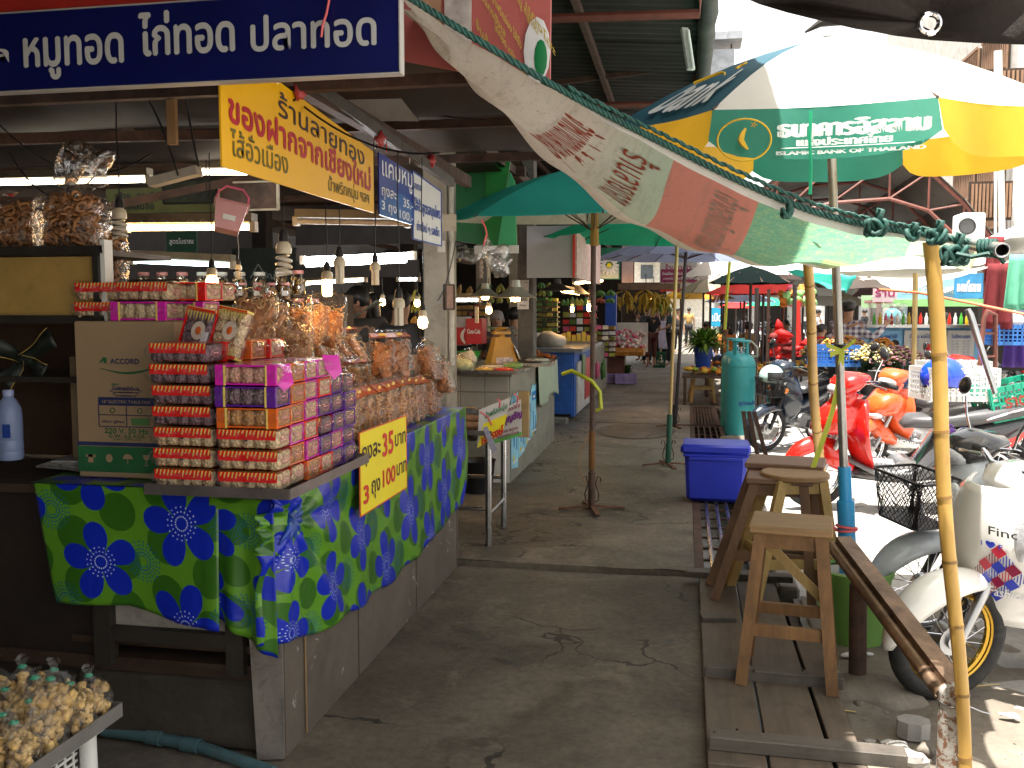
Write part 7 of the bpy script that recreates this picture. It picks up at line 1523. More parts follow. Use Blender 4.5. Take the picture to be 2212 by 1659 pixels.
stool('brown square topped stool standing nearest on the boards', (s1.x-.01, s1.y+.11, .045), -.14, .665, .33, .30, .36, .36, wA, wT, brace=True, railz=(.23, .34))
s2 = PZ(1738, 1022, .72)
stool('round topped stool of yellowish wood, second behind the nearest one', (s2.x-.05, s2.y+.0, .045), .25, .68, .36, .36, .46, .42, wY, wT, -.05, rnd=True, railz=(.22, .32))
s3 = PZ(1720, 990, .75)
stool('dark brown stool with a wide square top behind the round topped stool', (s3.x-.06, s3.y-.04, .045), -.18, .70, .42, .34, .58, .46, wB, wTd, -.09, railz=(.2, .3), lt=.052)
stool('dark stool mostly hidden between the round topped and the widest stool', (s3.x-.12, s3.y-.30, .045), -.1, .66, .34, .30, .50, .40, wB, wTd, -.07, railz=(.24, .34))
ca, cb = PZ(1477, 1088, .03), PZ(1603, 1091, .03)
cl_ = thing('cool_box', 'royal blue plastic cool box with a lid standing over the drain grate', 'cool box', ((ca.x+cb.x)/2+.02, ca.y+.17, .045), -.02)
mCB = M('royal_blue_plastic', (.015, .03, .42), .38, var=.12, dirt=.25, dcol=(.01, .012, .10), bump=.04)
w = cb.x-ca.x+.01
MB().box((0, 0, .205), (w+.02, .36, .40), bev=.03, taper=.93).build('body', mCB, cl_, True)
MB().box((0, 0, .435), (w+.075, .40, .075), bev=.018).build('lid', mCB, cl_, True); MB().box((0, 0, .385), (w+.045, .375, .03), bev=.008).build('lip', mCB, cl_, True)
MB().box((-w/2-.03, -.1, .42), (.03, .06, .05), bev=.008).build('latch', mCB, cl_, True); MB().box((.0, -.188, .36), (w*.9, .02, .03), bev=.006).build('front_ledge', mCB, cl_, True)
mGas = M('turquoise_paint', (.05, .36, .38), .38, var=.1, vs_=2, dirt=.35, dcol=(.03, .08, .07), bump=.05, wear=.05, wcol=(.15, .08, .04))
def gas(label, p, rz=0):
    o = thing('gas_cylinder', label, 'gas cylinder', p, rz, 'turquoise gas cylinders'); r = .185
    MB().lathe([(.15, 0), (.165, .02), (r, .04), (r, .92), (r*.97, .98), (r*.85, 1.04), (r*.55, 1.08), (0, 1.09)], n=32).build('tank', mGas, o, True)
    MB().torus((0, 0, .93), r+.001, .005, (0, 0, 1), 32, 5).build('weld_seam', mGas, o, True)
    for k in range(4): a = k*pi/2+.5; c = Vector((cos(a), sin(a), 0))*.105; MB().box(c+Vector((0, 0, 1.16)), (.045, .016, .19), a+pi/2, .004).build('guard_post', mGas, o)
    MB().torus((0, 0, 1.245), .108, .016, (0, 0, 1), 28, 6).build('guard_ring', mGas, o, True); MB().cyl((0, 0, 1.08), (0, 0, 1.17), .018, n=10).cyl((-.04, 0, 1.15), (.05, 0, 1.15), .014, n=8).build('valve', mChrome, o, True)
    return o
g1 = PZ(1597, 946, -.04)
gas('front turquoise gas cylinder beside the blue cool box', (g1.x, g1.y, -.045), .3); gas('rear turquoise gas cylinder half hidden behind the front one', (g1.x-.03, g1.y+.75, -.045), .9)
wire('gas_hose', [Vector((g1.x, g1.y, 1.10)), Vector((g1.x+.12, g1.y-.1, 1.2)), Vector((g1.x+.2, g1.y-.02, 1.12)), Vector((g1.x+.21, g1.y+.1, 1.0)), Vector((g1.x+.05, g1.y+.2, 1.0))], .014, M('cream_hose', (.5, .5, .4), .5), 'pale hose curling round the valve of the front gas cylinder', 'hose')
mb = MB(); letters(mb, 'ยูนิคแก๊ส', 0, 0, .26, .07, .03, fn=lambda a, c, k: (g1.x+(.188+k)*sin(.55+a/.19), g1.y-(.188+k)*cos(.55+a/.19), .42+c)); mb.build('lettering', MATS['blue_ink'], [o for o in C.objects if o.name == 'gas_cylinder'][0], world=True)
MB().box(PZ(1585, 958, -.02)+Vector((0, -.25, .05)), (.34, .2, .14), .3, .03).build('broken_stone', mDirt, None, tag_=('broken pale stone slab between the cool box and the gas cylinder', 'stone'))
for i in range(3): MB().box(PZ(1612+9*i, 985, -.02)+Vector((.03*i, .1, .24)), (.045, .05, .5), Matrix.Rotation(radians(-8-4*i), 3, 'Y')).build('iron_plate', mIron, None, tag_=(f'upright dark iron channel piece, {["left","middle","right"][i]} one leaning behind the cool box', 'iron bar'))
pst = PZ(1516, 872, .0); zs_ = .60
stool('small pale stool carrying the blue bucket plant', (pst.x, pst.y+.05, .02), .1, .60, .34, .30, .40, .34, wY, wTd, railz=(.25, .25), group='small stool')
bp_ = thing('blue_planter', 'blue plastic bucket used as a plant pot on the small pale stool', 'plant pot', (pst.x+.01, pst.y+.05, .62))
MB().lathe([(0, 0), (.12, 0), (.165, .34), (.175, .345), (.17, .33), (0, .31)], n=24).build('bucket', M('planter_blue', (.01, .06, .38), .35, var=.1), bp_, True)
leafy('leafy_plant', 'bushy bright green plant with long leaves growing in the blue bucket', (pst.x+.02, pst.y+.05, .93), .14, .22, 330, mLf, mLf2, 3, .36, .028, up=-.15)
wire('yellow_strap', [PY(1577, 560, 13.5), PY(1570, 640, 13.5), PY(1566, 712, 13.4)], .022, mYT, 'flat yellow strap hanging straight down above the gas cylinders', 'strap', n=4)
mFl = M('flaking_paint', (.36, .345, .31), .6, var=.12, dirt=.2, wear=.55, wcol=(.16, .075, .04), bump=.3, vs_=7)
fp0 = PZ(2052, 1650, 0); hp = .27
pst_ = thing('flaking_post', 'short round post with flaking white paint at the low end of the rail', 'post', (fp0.x, fp0.y, -.1))
MB().cyl((0, 0, 0), (0, 0, hp+.09), .045, n=20).build('shaft', mFl, pst_, True); MB().lathe([(.045, 0), (.043, .012), (.03, .028), (0, .036)], (0, 0, hp+.09), 20).build('cap', mFl, pst_, True)
MB().torus((0, 0, hp+.055), .047, .003, (.05, 0, 1), 20, 5).tube([(.04, -.02, hp+.055), (.09, -.03, hp+.04), (.12, -.02, hp+.03)], .0025, 5).build('wire', mSteel, pst_, True)
dp0 = PZ(1852, 1478, -.02); lo, hi = Vector((fp0.x-.03, fp0.y+.02, hp-.03)), PY(1797, 1180, 4.35)
dpo = thing('dark_post', 'dark rusty pipe post on a lump of concrete under the sloping rail', 'post', (dp0.x, dp0.y, -.04))
MB().cyl((0, 0, 0), (-.008, 0, .46), .037, n=18).build('shaft', mIron, dpo, True); MB().sphere((.07, -.02, 0), (.25, .2, .07), 24, 8, lump=.5, seed=3).build('concrete_foot', mDirt, dpo, 2)
ral = thing('sloping_rail', 'rusty steel channel and pipe sloping down to the flaking post', 'rail', lo)
mRail = M('rail_steel', (.20, .13, .085), .42, .7, var=.5, vs_=8, dirt=.4, dcol=(.03, .02, .015), bump=.2)
MB().cyl(lo, hi, .026, n=16).build('pipe', mRail, ral, True, world=True)
d = (hi-lo).normalized(); off = Vector((.045, 0, .03))
for nm, wd_, ht, of in (('flange', .07, .006, (.05, 0, .045)), ('web', .006, .045, (.018, 0, .025)), ('flange', .05, .006, (.045, 0, .0))): MB().beam(lo+Vector(of), hi+Vector(of), wd_, ht).build(nm, mRail, ral, world=True)
rr = random.Random(9)
def stone(name, label, u, v, r, mat, seed, cat='rubble', g=None):
    return MB().sphere(PZ(u, v, -.03)+Vector((0, 0, r[2]*.5)), r, 12, 7, lump=.55, seed=seed).build(name, mat, None, 2 if seed % 2 else False, tag_=(label, cat, g))
hx = PZ(1972, 1590, -.03); MB().prism([hx+Vector((.055*cos(k*pi/4+.3)*1.15, .05*sin(k*pi/4+.3), 0)) for k in range(8)], (0, 0, .065)).build('paving_block', mRoad, None, tag_=('eight sided grey concrete paving block beside the flaking post', 'paving block'))
for i, (u, v, r, w_) in enumerate(((1945, 1625, (.05, .04, .025), 'below the paving block'), (1915, 1640, (.045, .03, .02), 'left of the flaking post'), (1968, 1655, (.06, .04, .04), 'at the bottom edge of the picture'), (2000, 1625, (.035, .03, .025), 'touching the flaking post'), (1880, 1605, (.02, .02, .01), 'at the boardwalk corner'), (1855, 1520, (.02, .03, .008), 'by the concrete foot'))):
    stone('concrete_lump', f'rough broken concrete lump {w_}', u, v, r, [mRoad, mDirt][i % 2], i, g='broken concrete lumps')
for i, (u, v, a, w_) in enumerate(((2185, 1550, .3, 'crumpled white paper scrap on the ground under the white scooter'), (1838, 1418, 1.2, 'small clear plastic cup lying by the dark post'), (1868, 1415, .4, 'folded grey paper scrap beside the green bucket'), (1925, 1608, .8, 'torn white plastic scrap among the rubble'))):
    MB().sphere(PZ(u, v, -.03)+Vector((0, 0, .008)), (.04, .02, .01), 10, 5, lump=.9, seed=i).build('paper_scrap', mTag, None, tag_=(w_, 'litter'))
for i, (a_, b_, lb) in enumerate((((1795, 1530), (1850, 1538), 'thin bamboo stick lying near the paving block'), ((2108, 1482), (2160, 1478), 'thin straw lying behind the bamboo pole'), ((1895, 1598), (1935, 1655), 'thin grey metal rod lying across the rubble'))): MB().cyl(PZ(*a_, -.02), PZ(*b_, -.02), .004, n=5).build('thin_stick', [mGPole, mGPole, mSteel][i], None, tag_=(lb, 'stick'))
lf = MB()
for i in range(120):
    x, y = .66+rr.random()*1.1, 3.2+rr.random()*2.8; p = Vector((x, y, -.030+.004*rr.random())); a = rr.random()*6; s_ = .006+.012*rr.random(); lf.add([p, p+Vector((cos(a)*s_, sin(a)*s_, .004)), p+Vector((cos(a+1)*s_, sin(a+1)*s_, .001))], [(0, 1, 2)])
for i in range(160):
    x, y = -1.3+rr.random()*2.1, 3+rr.random()*9; p = Vector((x, y, .008 if y < 5.6 else .046)); a = rr.random()*6; s_ = .004+.010*rr.random(); lf.add([p, p+Vector((cos(a)*s_, sin(a)*s_, .004)), p+Vector((cos(a+1)*s_, sin(a+1)*s_, .001))], [(0, 1, 2)])
lf.build('litter_crumbs', M('litter_m', (.32, .25, .16), .8, var=.6, vs_=3), None, tag_=('small crumbs and dry leaf bits scattered over the ground', 'litter', None, 'stuff'))
mSeat = M('seat_vinyl', (.03, .03, .033), .35, var=.15, bump=.15, bs=200); mTyre = mRub; mAlm = M('cast_aluminium', (.42, .42, .43), .35, .9, var=.2, dirt=.35, dcol=(.08, .07, .06)); mLens = M('clear_lens', (.55, .57, .6), .06, var=.3, vs_=25, bump=.4, bs=60, spec=.8, coat=1.); mAmb = M('amber_lens', (.7, .2, .01), .15, bump=0, coat=1.); mRLens = M('red_lens', (.45, .01, .01), .15, bump=0, coat=1.)
mMir = M('mirror_back', (.03, .03, .032), .25)
def paint(name, c, r=.22): return M(name, c, r, var=.05, bump=0, coat=.8, dirt=.08)
def lsf(u, v, lift=.02):
    y = (u-.5)*2; w = .15+.13*sin(min(1, v*1.1)*pi)**.8; return Vector((.52-.13*v+.05*sin(v*pi)-.17*abs(y)**2*(1-.3*v)+lift, y*w, .93-.60*v))
def wheel(o, x, R_, mrim, r_=.045, yy=0, steer=0.):
    wm = Matrix.Rotation(steer, 4, 'Z'); C0 = Vector((x, yy, R_)); ax = (0, 1, 0)
    wo = bpy.data.objects.new('wheel', None); link(wo, o); wo.location = C0; wo.rotation_euler = (0, 0, steer)
    MB().torus((0, 0, 0), R_-r_*.8, r_*.85, ax, 40, 10).build('tyre', mTyre, wo, True); MB().torus((0, 0, 0), R_-r_*1.75, .012, ax, 36, 6).torus((0, .018, 0), R_-r_*1.6, .007, ax, 36, 5).torus((0, -.018, 0), R_-r_*1.6, .007, ax, 36, 5).build('rim', mrim, wo, True)
    MB().cyl((0, -.05, 0), (0, .05, 0), .035, n=14).cyl((0, -.035, 0), (0, .035, 0), .065, n=18).build('hub', mAlm, wo, True)
    sp_ = MB()
    for k in range(28): a = k*2*pi/28; b_ = a+(.35 if k % 2 else -.35); s_ = 1 if k % 4 < 2 else -1; sp_.cyl((.055*cos(b_), .03*s_, .055*sin(b_)), ((R_-r_*1.8)*cos(a), 0, (R_-r_*1.8)*sin(a)), .0022, n=4, caps=False)
    sp_.build('spokes', mChrome, wo)['kind'] = 'stuff'; return wo
def fender(o, x, R_, a0, a1, w, mat, nm='fender', gap=.025, taper=True, steer=0., tip=.3):
    def fn(u, v):
        a = a0+(a1-a0)*u; k = 1-(abs(2*u-1)**2.2)*tip if taper else 1; ph = (v-.5)*pi*1.05; yy = sin(ph)*w*k; rr_ = R_+gap+.03-(1-cos(ph))*.09*k
        q = Vector((cos(a)*rr_, yy, sin(a)*rr_)); q = Matrix.Rotation(steer, 3, 'Z') @ q; return (x+q.x, q.y, R_+q.z)
    return MB().grid(fn, 22, 10).build(nm, mat, o, 2, solid=.004)
def bike(label, p, rz, body, body2=None, style='cub', rim=None, lean=-.12, basket=False, group='parked motorcycles', steer=.25, mirrors=True, detail=True, fend=None, seatm=None, cat='motorcycle', name='motorcycle', scale=1.):
    body2 = body2 or body; fend = fend or body; o = thing(name, label, cat, p, group=group, rot=(lean, 0, rz), scale=scale); R_ = .275; xf, xr_ = .60, -.62; S = seatm or mSeat
    B = lambda mb, nm, m, s=2: mb.build(nm, m, o, s)
    wheel(o, xf, R_, rim or mChrome, steer=steer); wheel(o, xr_, R_, rim or mChrome)
    hd = Vector((.36, 0, .82)); st_ = Matrix.Rotation(steer, 3, 'Z')
    for sy in (-1, 1): B(MB().cyl(Vector((xf, 0, R_))+st_ @ Vector((0, .065*sy, 0)), hd+Vector((.03, .05*sy, -.17)), .019, .026, 10), 'fork_leg', mAlm if style != 'cub' else mBlack, True)
    fender(o, xf, R_, *((.35, 2.3) if style == 'scooter' else (-.1, 2.3)), .08, fend, 'front_fender', gap=-.012 if style != 'fino' else .0, steer=steer, tip=.72)
    fender(o, xr_, R_, .6, 3.0, .06, mBlack, 'rear_fender')
    def ls(u, v):
        if style == 'fino': return tuple(lsf(u, v, 0))
        y = (u-.5)*2; w = .10+.13*sin(min(1, v*1.15)*pi)**.7; z = .86-.56*v; x = .42-.14*v+.05*sin(v*pi)-.16*abs(y)**1.6*(1-.3*v); return (x, y*w, z)
    B(MB().grid(ls, 16, 16), 'leg_shield', body); KIDS[o.name][-1].modifiers.new('s', 'SOLIDIFY').thickness = .012
    if style != 'fino': B(MB().loft([(.50, .70, .03, .04), (.47, .78, .09, .08), (.42, .86, .12, .10), (.36, .93, .11, .07)], 14), 'front_nose', body)
    if style == 'scooter': B(MB().loft([(.64, .60, .06, .03), (.58, .66, .14, .09), (.46, .72, .18, .14), (.30, .72, .16, .10)], 16, 2.6), 'front_cowl', body); B(MB().sphere((.60, 0, .60), (.07, .13, .045), 14, 8), 'lower_lens', mLens); B(MB().loft([(.60, .52, .05, .05), (.50, .42, .10, .09), (.36, .33, .12, .06)], 14), 'lower_fairing', body)
    if style == 'scooter':
        B(MB().loft([(.34, .30, .10, .05), (.10, .285, .15, .05), (-.12, .32, .15, .07), (-.30, .48, .14, .16), (-.60, .58, .13, .13), (-.95, .72, .05, .05)], 16, 2.8), 'side_panel', body2)
        B(MB().loft([(.38, .40, .11, .015), (.20, .32, .16, .02), (-.05, .315, .16, .02), (-.18, .40, .14, .02), (-.24, .50, .13, .02)], 12, 5), 'footboard', M('grey_footboard', (.17, .17, .18), .5, var=.1))
        B(MB().prism([(-.2, .17, .38), (-.75, .15, .62), (-.9, .10, .70), (-.75, .15, .56), (-.3, .17, .33)], (0, .006, 0)).prism([(-.2, -.17, .38), (-.75, -.15, .62), (-.9, -.10, .70), (-.75, -.15, .56), (-.3, -.17, .33)], (0, -.006, 0)), 'side_stripe', body, False)
    else:
        B(MB().loft([(.34, .60, .05, .05), (.15, .50, .07, .06), (-.05, .47, .09, .08), (-.25, .52, .12, .12), (-.55, .60, .12, .10), (-.92, .70, .05, .05)], 16, 2.6), 'side_panel', body2)
    B(MB().loft([(.0, .66, .07, .02), (-.06, .70, .12, .05), (-.25, .705, .14, .055), (-.50, .74, .145, .06), (-.80, .79, .11, .045), (-.88, .80, .06, .02)], 16, 2.8), 'seat', S)
    e = MB(); e.cyl((-.02, -.12, .33), (-.02, .12, .33), .095, n=18).cyl((.05, 0, .34), (.24, 0, .36), .06, .055, 12); e.box((-.15, 0, .33), (.3, .2, .14), bev=.03)
    B(e, 'engine', mAlm, True)
    for k in range(5): B(MB().cyl((.10+.03*k, 0, .345), (.108+.03*k, 0, .345), .072, n=14), 'cooling_fin', mAlm, True)
    B(MB().tube([(.15, -.08, .27), (.05, -.13, .20), (-.2, -.15, .19), (-.45, -.16, .24), (-.9, -.17, .33)], [.016, .018, .022, .042, .045], 12), 'exhaust', mChrome, True)
    B(MB().beam((-.62, .10, .275), (-.05, .10, .31), .03, .05).beam((-.62, -.09, .275), (-.1, -.09, .31), .025, .04), 'swingarm', mBlack, False)
    for sy in (-1, 1): B(MB().cyl((-.55, .13*sy, .30), (-.62, .12*sy, .62), .028, n=10), 'shock', mRed if style != 'cub' else mChrome, True); B(MB().cyl((-.02, .08*sy, .25), (-.02, .30*sy, .25), .014, n=8), 'footpeg', mRub, True)
    B(MB().tube([(-.1, -.05, .28), (-.16, .18, .03), (-.13, .2, .015)], .010, 6), 'side_stand', mSteel, True)
    hb = bpy.data.objects.new('handlebar', None); link(hb, o); hb.location = (.36, 0, .97); hb.rotation_euler = (0, 0, steer)
    H = lambda mb, nm, m, s=2: mb.build(nm, m, hb, s)
    H(MB().tube([(-.12, -.34, .02), (-.06, -.22, .04), (0, -.1, .02), (0, .1, .02), (-.06, .22, .04), (-.12, .34, .02)], .012, 8), 'bar', mChrome, True)
    for sy in (-1, 1):
        H(MB().cyl((-.075, .235*sy, .035), (-.135, .36*sy, .018), .019, n=12), 'grip', mRub, True); H(MB().tube([(-.03, .2*sy, .03), (.0, .25*sy, .03), (-.05, .36*sy, .01)], [.009, .006, .007], 6), 'brake_lever', mSteel, True)
        if mirrors:
            H(MB().tube([(-.05, .20*sy, .04), (-.04, .24*sy, .12), (-.05, .29*sy, .21)], .006, 6), 'mirror_stem', mBlack if detail != 2 else mChrome, True); H(MB().sphere((-.05, .31*sy, .26), (.018, .062, .045), 14, 8, rz=Matrix.Rotation(-.5*sy, 3, 'X')), 'mirror', mMir)
    if style == 'fino':
        H(MB().loft([(.03, -.07, .10, .05), (-.02, -.03, .15, .07), (-.10, -.0, .12, .05)], 16, 2.4), 'handlebar_cover', body)
        for sy in (-1, 1): B(MB().sphere(lsf(.5+.33*sy, .27, .004), (.03, .05, .12), 14, 10), 'headlight', mLens)
    else:
        H(MB().loft([(.155, -.03, .05, .03), (.12, -.02, .115, .07), (.03, .02, .15, .08), (-.09, .05, .10, .03)], 16, 2.4), 'headlight_cowl', body if style != 'cub' else body2); H(MB().sphere((.12, 0, -.035), (.07, .105, .05), 16, 8), 'headlight', mLens)
    if style != 'cub' or detail:
        for sy in (-1, 1): style == 'fino' or B(MB().sphere((.44, .10*sy, .72), (.05, .035, .035), 10, 6), 'indicator', mAmb if style != 'scooter' else mLens)
    B(MB().sphere((-.93, 0, .70), (.035, .09, .04), 10, 6), 'tail_light', mRLens); B(MB().box((-.98, 0, .52), (.006, .20, .15), Matrix.Rotation(.3, 3, 'Y')), 'number_plate', mTag, False)
    B(MB().tube([(-.55, -.13, .74), (-.85, -.12, .84), (-.97, 0, .86), (-.85, .12, .84), (-.55, .13, .74)], .010, 6), 'grab_rail', mChrome if style != 'fino' else mBlack, True)
    if basket: bsk(o, (.60, 0, .66))
    return o
def bsk(o, c, mat=None, w=.30, d=.24, h=.22, nm='basket'):
    mat = mat or mBlack; mb = MB(); c = Vector(c)
    def ring(t): k = .78+.22*t; return [c+Vector((x*d/2*k, y*w/2*k, h*t)) for x, y in ((-1, -.85), (-.85, -1), (.85, -1), (1, -.85), (1, .85), (.85, 1), (-.85, 1), (-1, .85))]
    def P8(a, t): r_ = ring(t); n = 8; i = int(a*n) % n; f = a*n-int(a*n); return r_[i].lerp(r_[(i+1) % n], f)
    N = 56
    for k in range(N):
        for s_ in (-1, 1): mb.tube([P8((k/N+s_*t*.12) % 1, t) for t in (0, .5, 1)], .0022, 3, caps=False)
    a = mb.build('mesh', mat, o); a['kind'] = 'stuff'; MB().tube(ring(1), .007, 6, True).build('rim', mat, o, True); MB().tube(ring(0), .005, 5, True).prism(ring(.01), (0, 0, .003)).build('bottom', mat, o)
pWh, pSil, pRed, pNav, pOra, pGry = paint('white_bodywork', (.78, .77, .74)), paint('silver_bodywork', (.48, .52, .55), .28), paint('red_bodywork', (.62, .012, .008)), paint('midnight_bodywork', (.012, .02, .035)), paint('orange_bodywork', (.75, .10, .02)), paint('grey_bodywork', (.05, .05, .055))
mGold = M('gold_rim', (.55, .33, .05), .3, .9, var=.15, dirt=.3)
def place(b, u, v, h, xa=.60, z=-.045):
    """put the bike so that its front wheel touches the ground at the pixel (u, v) when it heads along h"""
    q = PZ(u, v, z); b.rotation_euler = (b.rotation_euler[0], 0, h); xa *= b.scale[0]; b.location = (q.x-xa*cos(h), q.y-xa*sin(h), z)
fi = bike('white scooter with red and blue chequered stickers at the right edge', (0, 0, 0), 0, pWh, style='fino', rim=mGold, lean=-.10, steer=-.2, mirrors=False, group='parked motorcycles')
place(fi, 2030, 1508, pi+.62)
F_ = 1.01
stc = MB(); rr = random.Random(3)
mSB, mSR, mSM = M('sticker_blue', (.03, .05, .42), .3, bump=0), M('sticker_red', (.5, .03, .06), .3, bump=0), M('sticker_maroon', (.22, .01, .05), .3, bump=0)
for sd0 in (.70, .12):
    for i in range(4):
        for j in range(4):
            cu, cv = sd0+.055*(i-j)*.8, .42+.075*(i+j)*.75; mt = (mSR, mSB, mSM, mSB)[(i+2*j) % 4]; hatch = (i+j) % 2; q = MB()
            if hatch:
                for s_ in range(5): f = -.8+.4*s_; q.add([lsf(cu+.045*f, cv-.045*(1-abs(f))), lsf(cu+.045*f+.007, cv-.045*(1-abs(f))), lsf(cu+.045*f+.007, cv+.045*(1-abs(f))), lsf(cu+.045*f, cv+.045*(1-abs(f)))], [(0, 1, 2, 3)])
            else: q.add([lsf(cu-.05, cv), lsf(cu, cv+.05), lsf(cu+.05, cv), lsf(cu, cv-.05)], [(0, 1, 2, 3)])
            s_ = q.build('sticker', mt, fi); s_['kind'] = 'stuff'
for s, cu, cv, w_, h_, mt in (('Fino', .74, .28, .20, .035, mBlk), ('Fashion', .78, .72, .26, .045, mWInk), ('I ♥ F', .66, .38, .14, .03, mSB)):
    mb = MB(); letters(mb, s, 0, 0, w_, h_*1.6, .02, fn=lambda a, c, k: tuple(lsf(cu+a, cv-c, .026+k))); mb.build('lettering', mt, fi)
si = bike('silver motorcycle with a black mesh front basket behind the white scooter', (0, 0, 0), 0, pSil, pGry, style='cub', lean=-.10, steer=-.3, detail=2)
place(si, 1985, 1380, pi+.5); bsk(si, (.70, -.02, .62), w=.34, d=.27, h=.23)
mb = MB(); mb.sphere((.30, -.26, .99), (.03, .014, .022), 8, 5); mb.torus((.27, -.30, .995), .022, .006, (0, 1, .2), 14, 5).build('purple_ring', M('purple_rubber', (.18, .05, .45), .4), si, True)
re_ = bike('red and grey scooter with a green crate on its tail, nearest red one', (0, 0, 0), 0, pRed, pGry, style='scooter', lean=-.08, steer=.35, detail=2, seatm=M('grey_seat', (.075, .075, .08), .4))
place(re_, 1778, 1105, pi+.02); re_.location = (re_.location[0]+.0, re_.location[1]+.15, -.045); re_.scale = (1.08,)*3
for s, x, z, w_, h_, mt in (('HONDA', -.02, .56, .16, .028, mWInk), ('NOUVO MX', -.55, .60, .34, .04, mWInk)):
    mb = MB(); letters(mb, s, 0, 0, w_, h_, .03, fn=lambda a, c, k: (x-a, .168+k, z+c+a*-.25)); mb.build('lettering', mt, re_)
MB().sphere((.50, .07, .60), (.012, .03, .03), 12, 6).build('round_badge', mChrome, re_, True)
crg = crate('bright green plastic crate with red lettering strapped on the red scooter', tuple(re_.location+Vector((.86, .05, .80))), .42, .36, .27, M('bright_green_crate', (.01, .32, .20), .4, bump=.02), .12, name='green_crate'); crg.rotation_euler = (0, -.22, .12)
mb = MB(); letters(mb, 'ราตรี', 0, .15, .22, .10, .04, fn=lambda a, c, k: (a, -.19-k, c)); mb.build('lettering', M('dark_red_paint', (.3, .04, .02), .5), crg)
da = bike('dark blue motorcycle with a helmet in its basket beside the gas cylinders', (0, 0, 0), 0, pNav, style='cub', lean=-.1, steer=-.35)
place(da, 1655, 985, -pi/2-.62); da.location.y += .35; bsk(da, (.60, 0, .66), w=.32, d=.25, h=.2)
def helmet(label, p, r, mat, rz=0., visor=True):
    o = thing('helmet', label, 'helmet', p, rz, 'motorcycle helmets'); 
    def hf(u, v): a = 2*pi*u; e = -.55+v*(pi/2+.55); return (r*cos(e)*cos(a)*1.12, r*cos(e)*sin(a), r*sin(e)+r*.6)
    MB().grid(hf, 28, 14).build('shell', mat, o, 2); MB().torus((0, 0, r*.08), r*.90, r*.05, (0, 0, 1), 24, 5).build('edge_trim', mBlack, o, True)
    if visor: MB().grid(lambda u, v: (r*1.16*cos((u-.5)*2)*cos(-.3+v*.7), r*1.04*sin((u-.5)*2), r*.6+r*1.05*sin(-.3+v*.7)), 12, 6).build('visor', mMir, o, 2)
    return o
hp_ = wmat(da) @ Vector((.60, 0, .80))
helmet('pale mint helmet lying in the basket of the dark blue motorcycle', hp_, .135, paint('mint_shell', (.42, .58, .55)), -1.0)
ora = bike('orange red scooter with white cowl parked behind the nearest red scooter', (0, 0, 0), 0, pOra, pWh, style='scooter', lean=-.1, steer=.2)
place(ora, 1872, 1020, pi+.55)
wc = crate('white perforated plastic crate behind the green crate', PY(2058, 862, 8.0), .52, .4, .26, mWP, .2, rows=5, colsn=12, name='white_crate'); crate('second white perforated crate at the right behind the bamboo pole', PY(2062, 835, 9.2), .6, .3, .24, mWP, .1, rows=5, colsn=14, name='white_crate')
helmet('shiny bright blue helmet resting on the white crate', PY(2035, 838, 7.9), .155, paint('blue_shell', (.01, .06, .62)), 2.5, False)
for i, (src, u, v, h, lb) in enumerate(((da, 1770, 950, -2.2, 'dark motorcycle parked between the flower pots and the red scooter'), (si, 1935, 1000, pi+.3, 'silver motorcycle with a mesh basket behind the orange scooter'), (da, 1850, 930, -2.0, 'dark motorcycle half hidden behind the orange scooter'), (re_, 2010, 985, pi+.2, 'second red and grey scooter under the white crates'))):
    b_ = dup(src, None, label=lb); place(b_, u, v, h)
f1 = bike('grey and red motorcycle far right behind the drinks counter edge', (0, 0, 0), 0, pGry, pRed, style='cub', lean=-.1); place(f1, 2120, 860, pi*.75); f1.location.x += .4
f2 = bike('dark motorcycle parked deepest at the right edge under the blue crate', (0, 0, 0), 0, pNav, pGry, style='cub', lean=-.1); place(f2, 2160, 840, pi*.9); f2.location.x += .9
f3 = bike('silver motorcycle at the right edge behind the steel frame', (0, 0, 0), 0, pSil, pGry, style='scooter', lean=-.1); place(f3, 2170, 905, pi*.85); f3.location.x += .3
for i, (u, v, h, m1, w_) in enumerate(((1600, 735, 1.9, pNav, 'leftmost'), (1655, 740, 1.3, pGry, 'second'), (1690, 735, 2.2, pRed, 'red'), (1745, 735, 1.1, pGry, 'fourth'), (1880, 742, 2.0, pNav, 'rightmost'))):
    b_ = bike(f'distant parked motorcycle in the street, {w_} of the row beyond the flower stall', (0, 0, 0), 0, m1, style='cub', lean=-.1) if i == 0 else dup(b_, None, label=f'distant parked motorcycle in the street, {w_} of the row beyond the flower stall'); place(b_, u, v, h)
def ump(label, u, v, y, rpx, col, col2=None, n=8, pole=None, rise=.38, group='umbrellas over the street stalls', a0=.2):
    """small far umbrella whose rim centre is seen at (u, v)"""
    c = PY(u, v, y); r = rpx/FP*y; return umbrella(label, (c.x, c.y), r, c.z, c.z+rise, n, [col]+([col2] if col2 else []), pole or mDPole, base='', a0=a0, far=True, group=group, pr=.025)
ump('white umbrella in the middle of the street, largest', 1650, 600, 17, 175, cWhite, rise=.8); ump('black and green umbrella before the red one', 1622, 612, 15.5, 88, cBlk, rise=.28); ump('bright red umbrella under the black one', 1640, 635, 17.5, 115, cRed, rise=.3)
ump('beige umbrella left of the black one', 1535, 632, 19, 70, cBei, rise=.35); ump('yellow umbrella low behind the beige one', 1520, 645, 24, 65, cYel, rise=.3); ump('orange red umbrella just past the shop sign', 1520, 618, 22, 75, cRed, cWhite, rise=.3); ump('blue umbrella low over the far street', 1600, 652, 27, 75, cBlue, rise=.3)
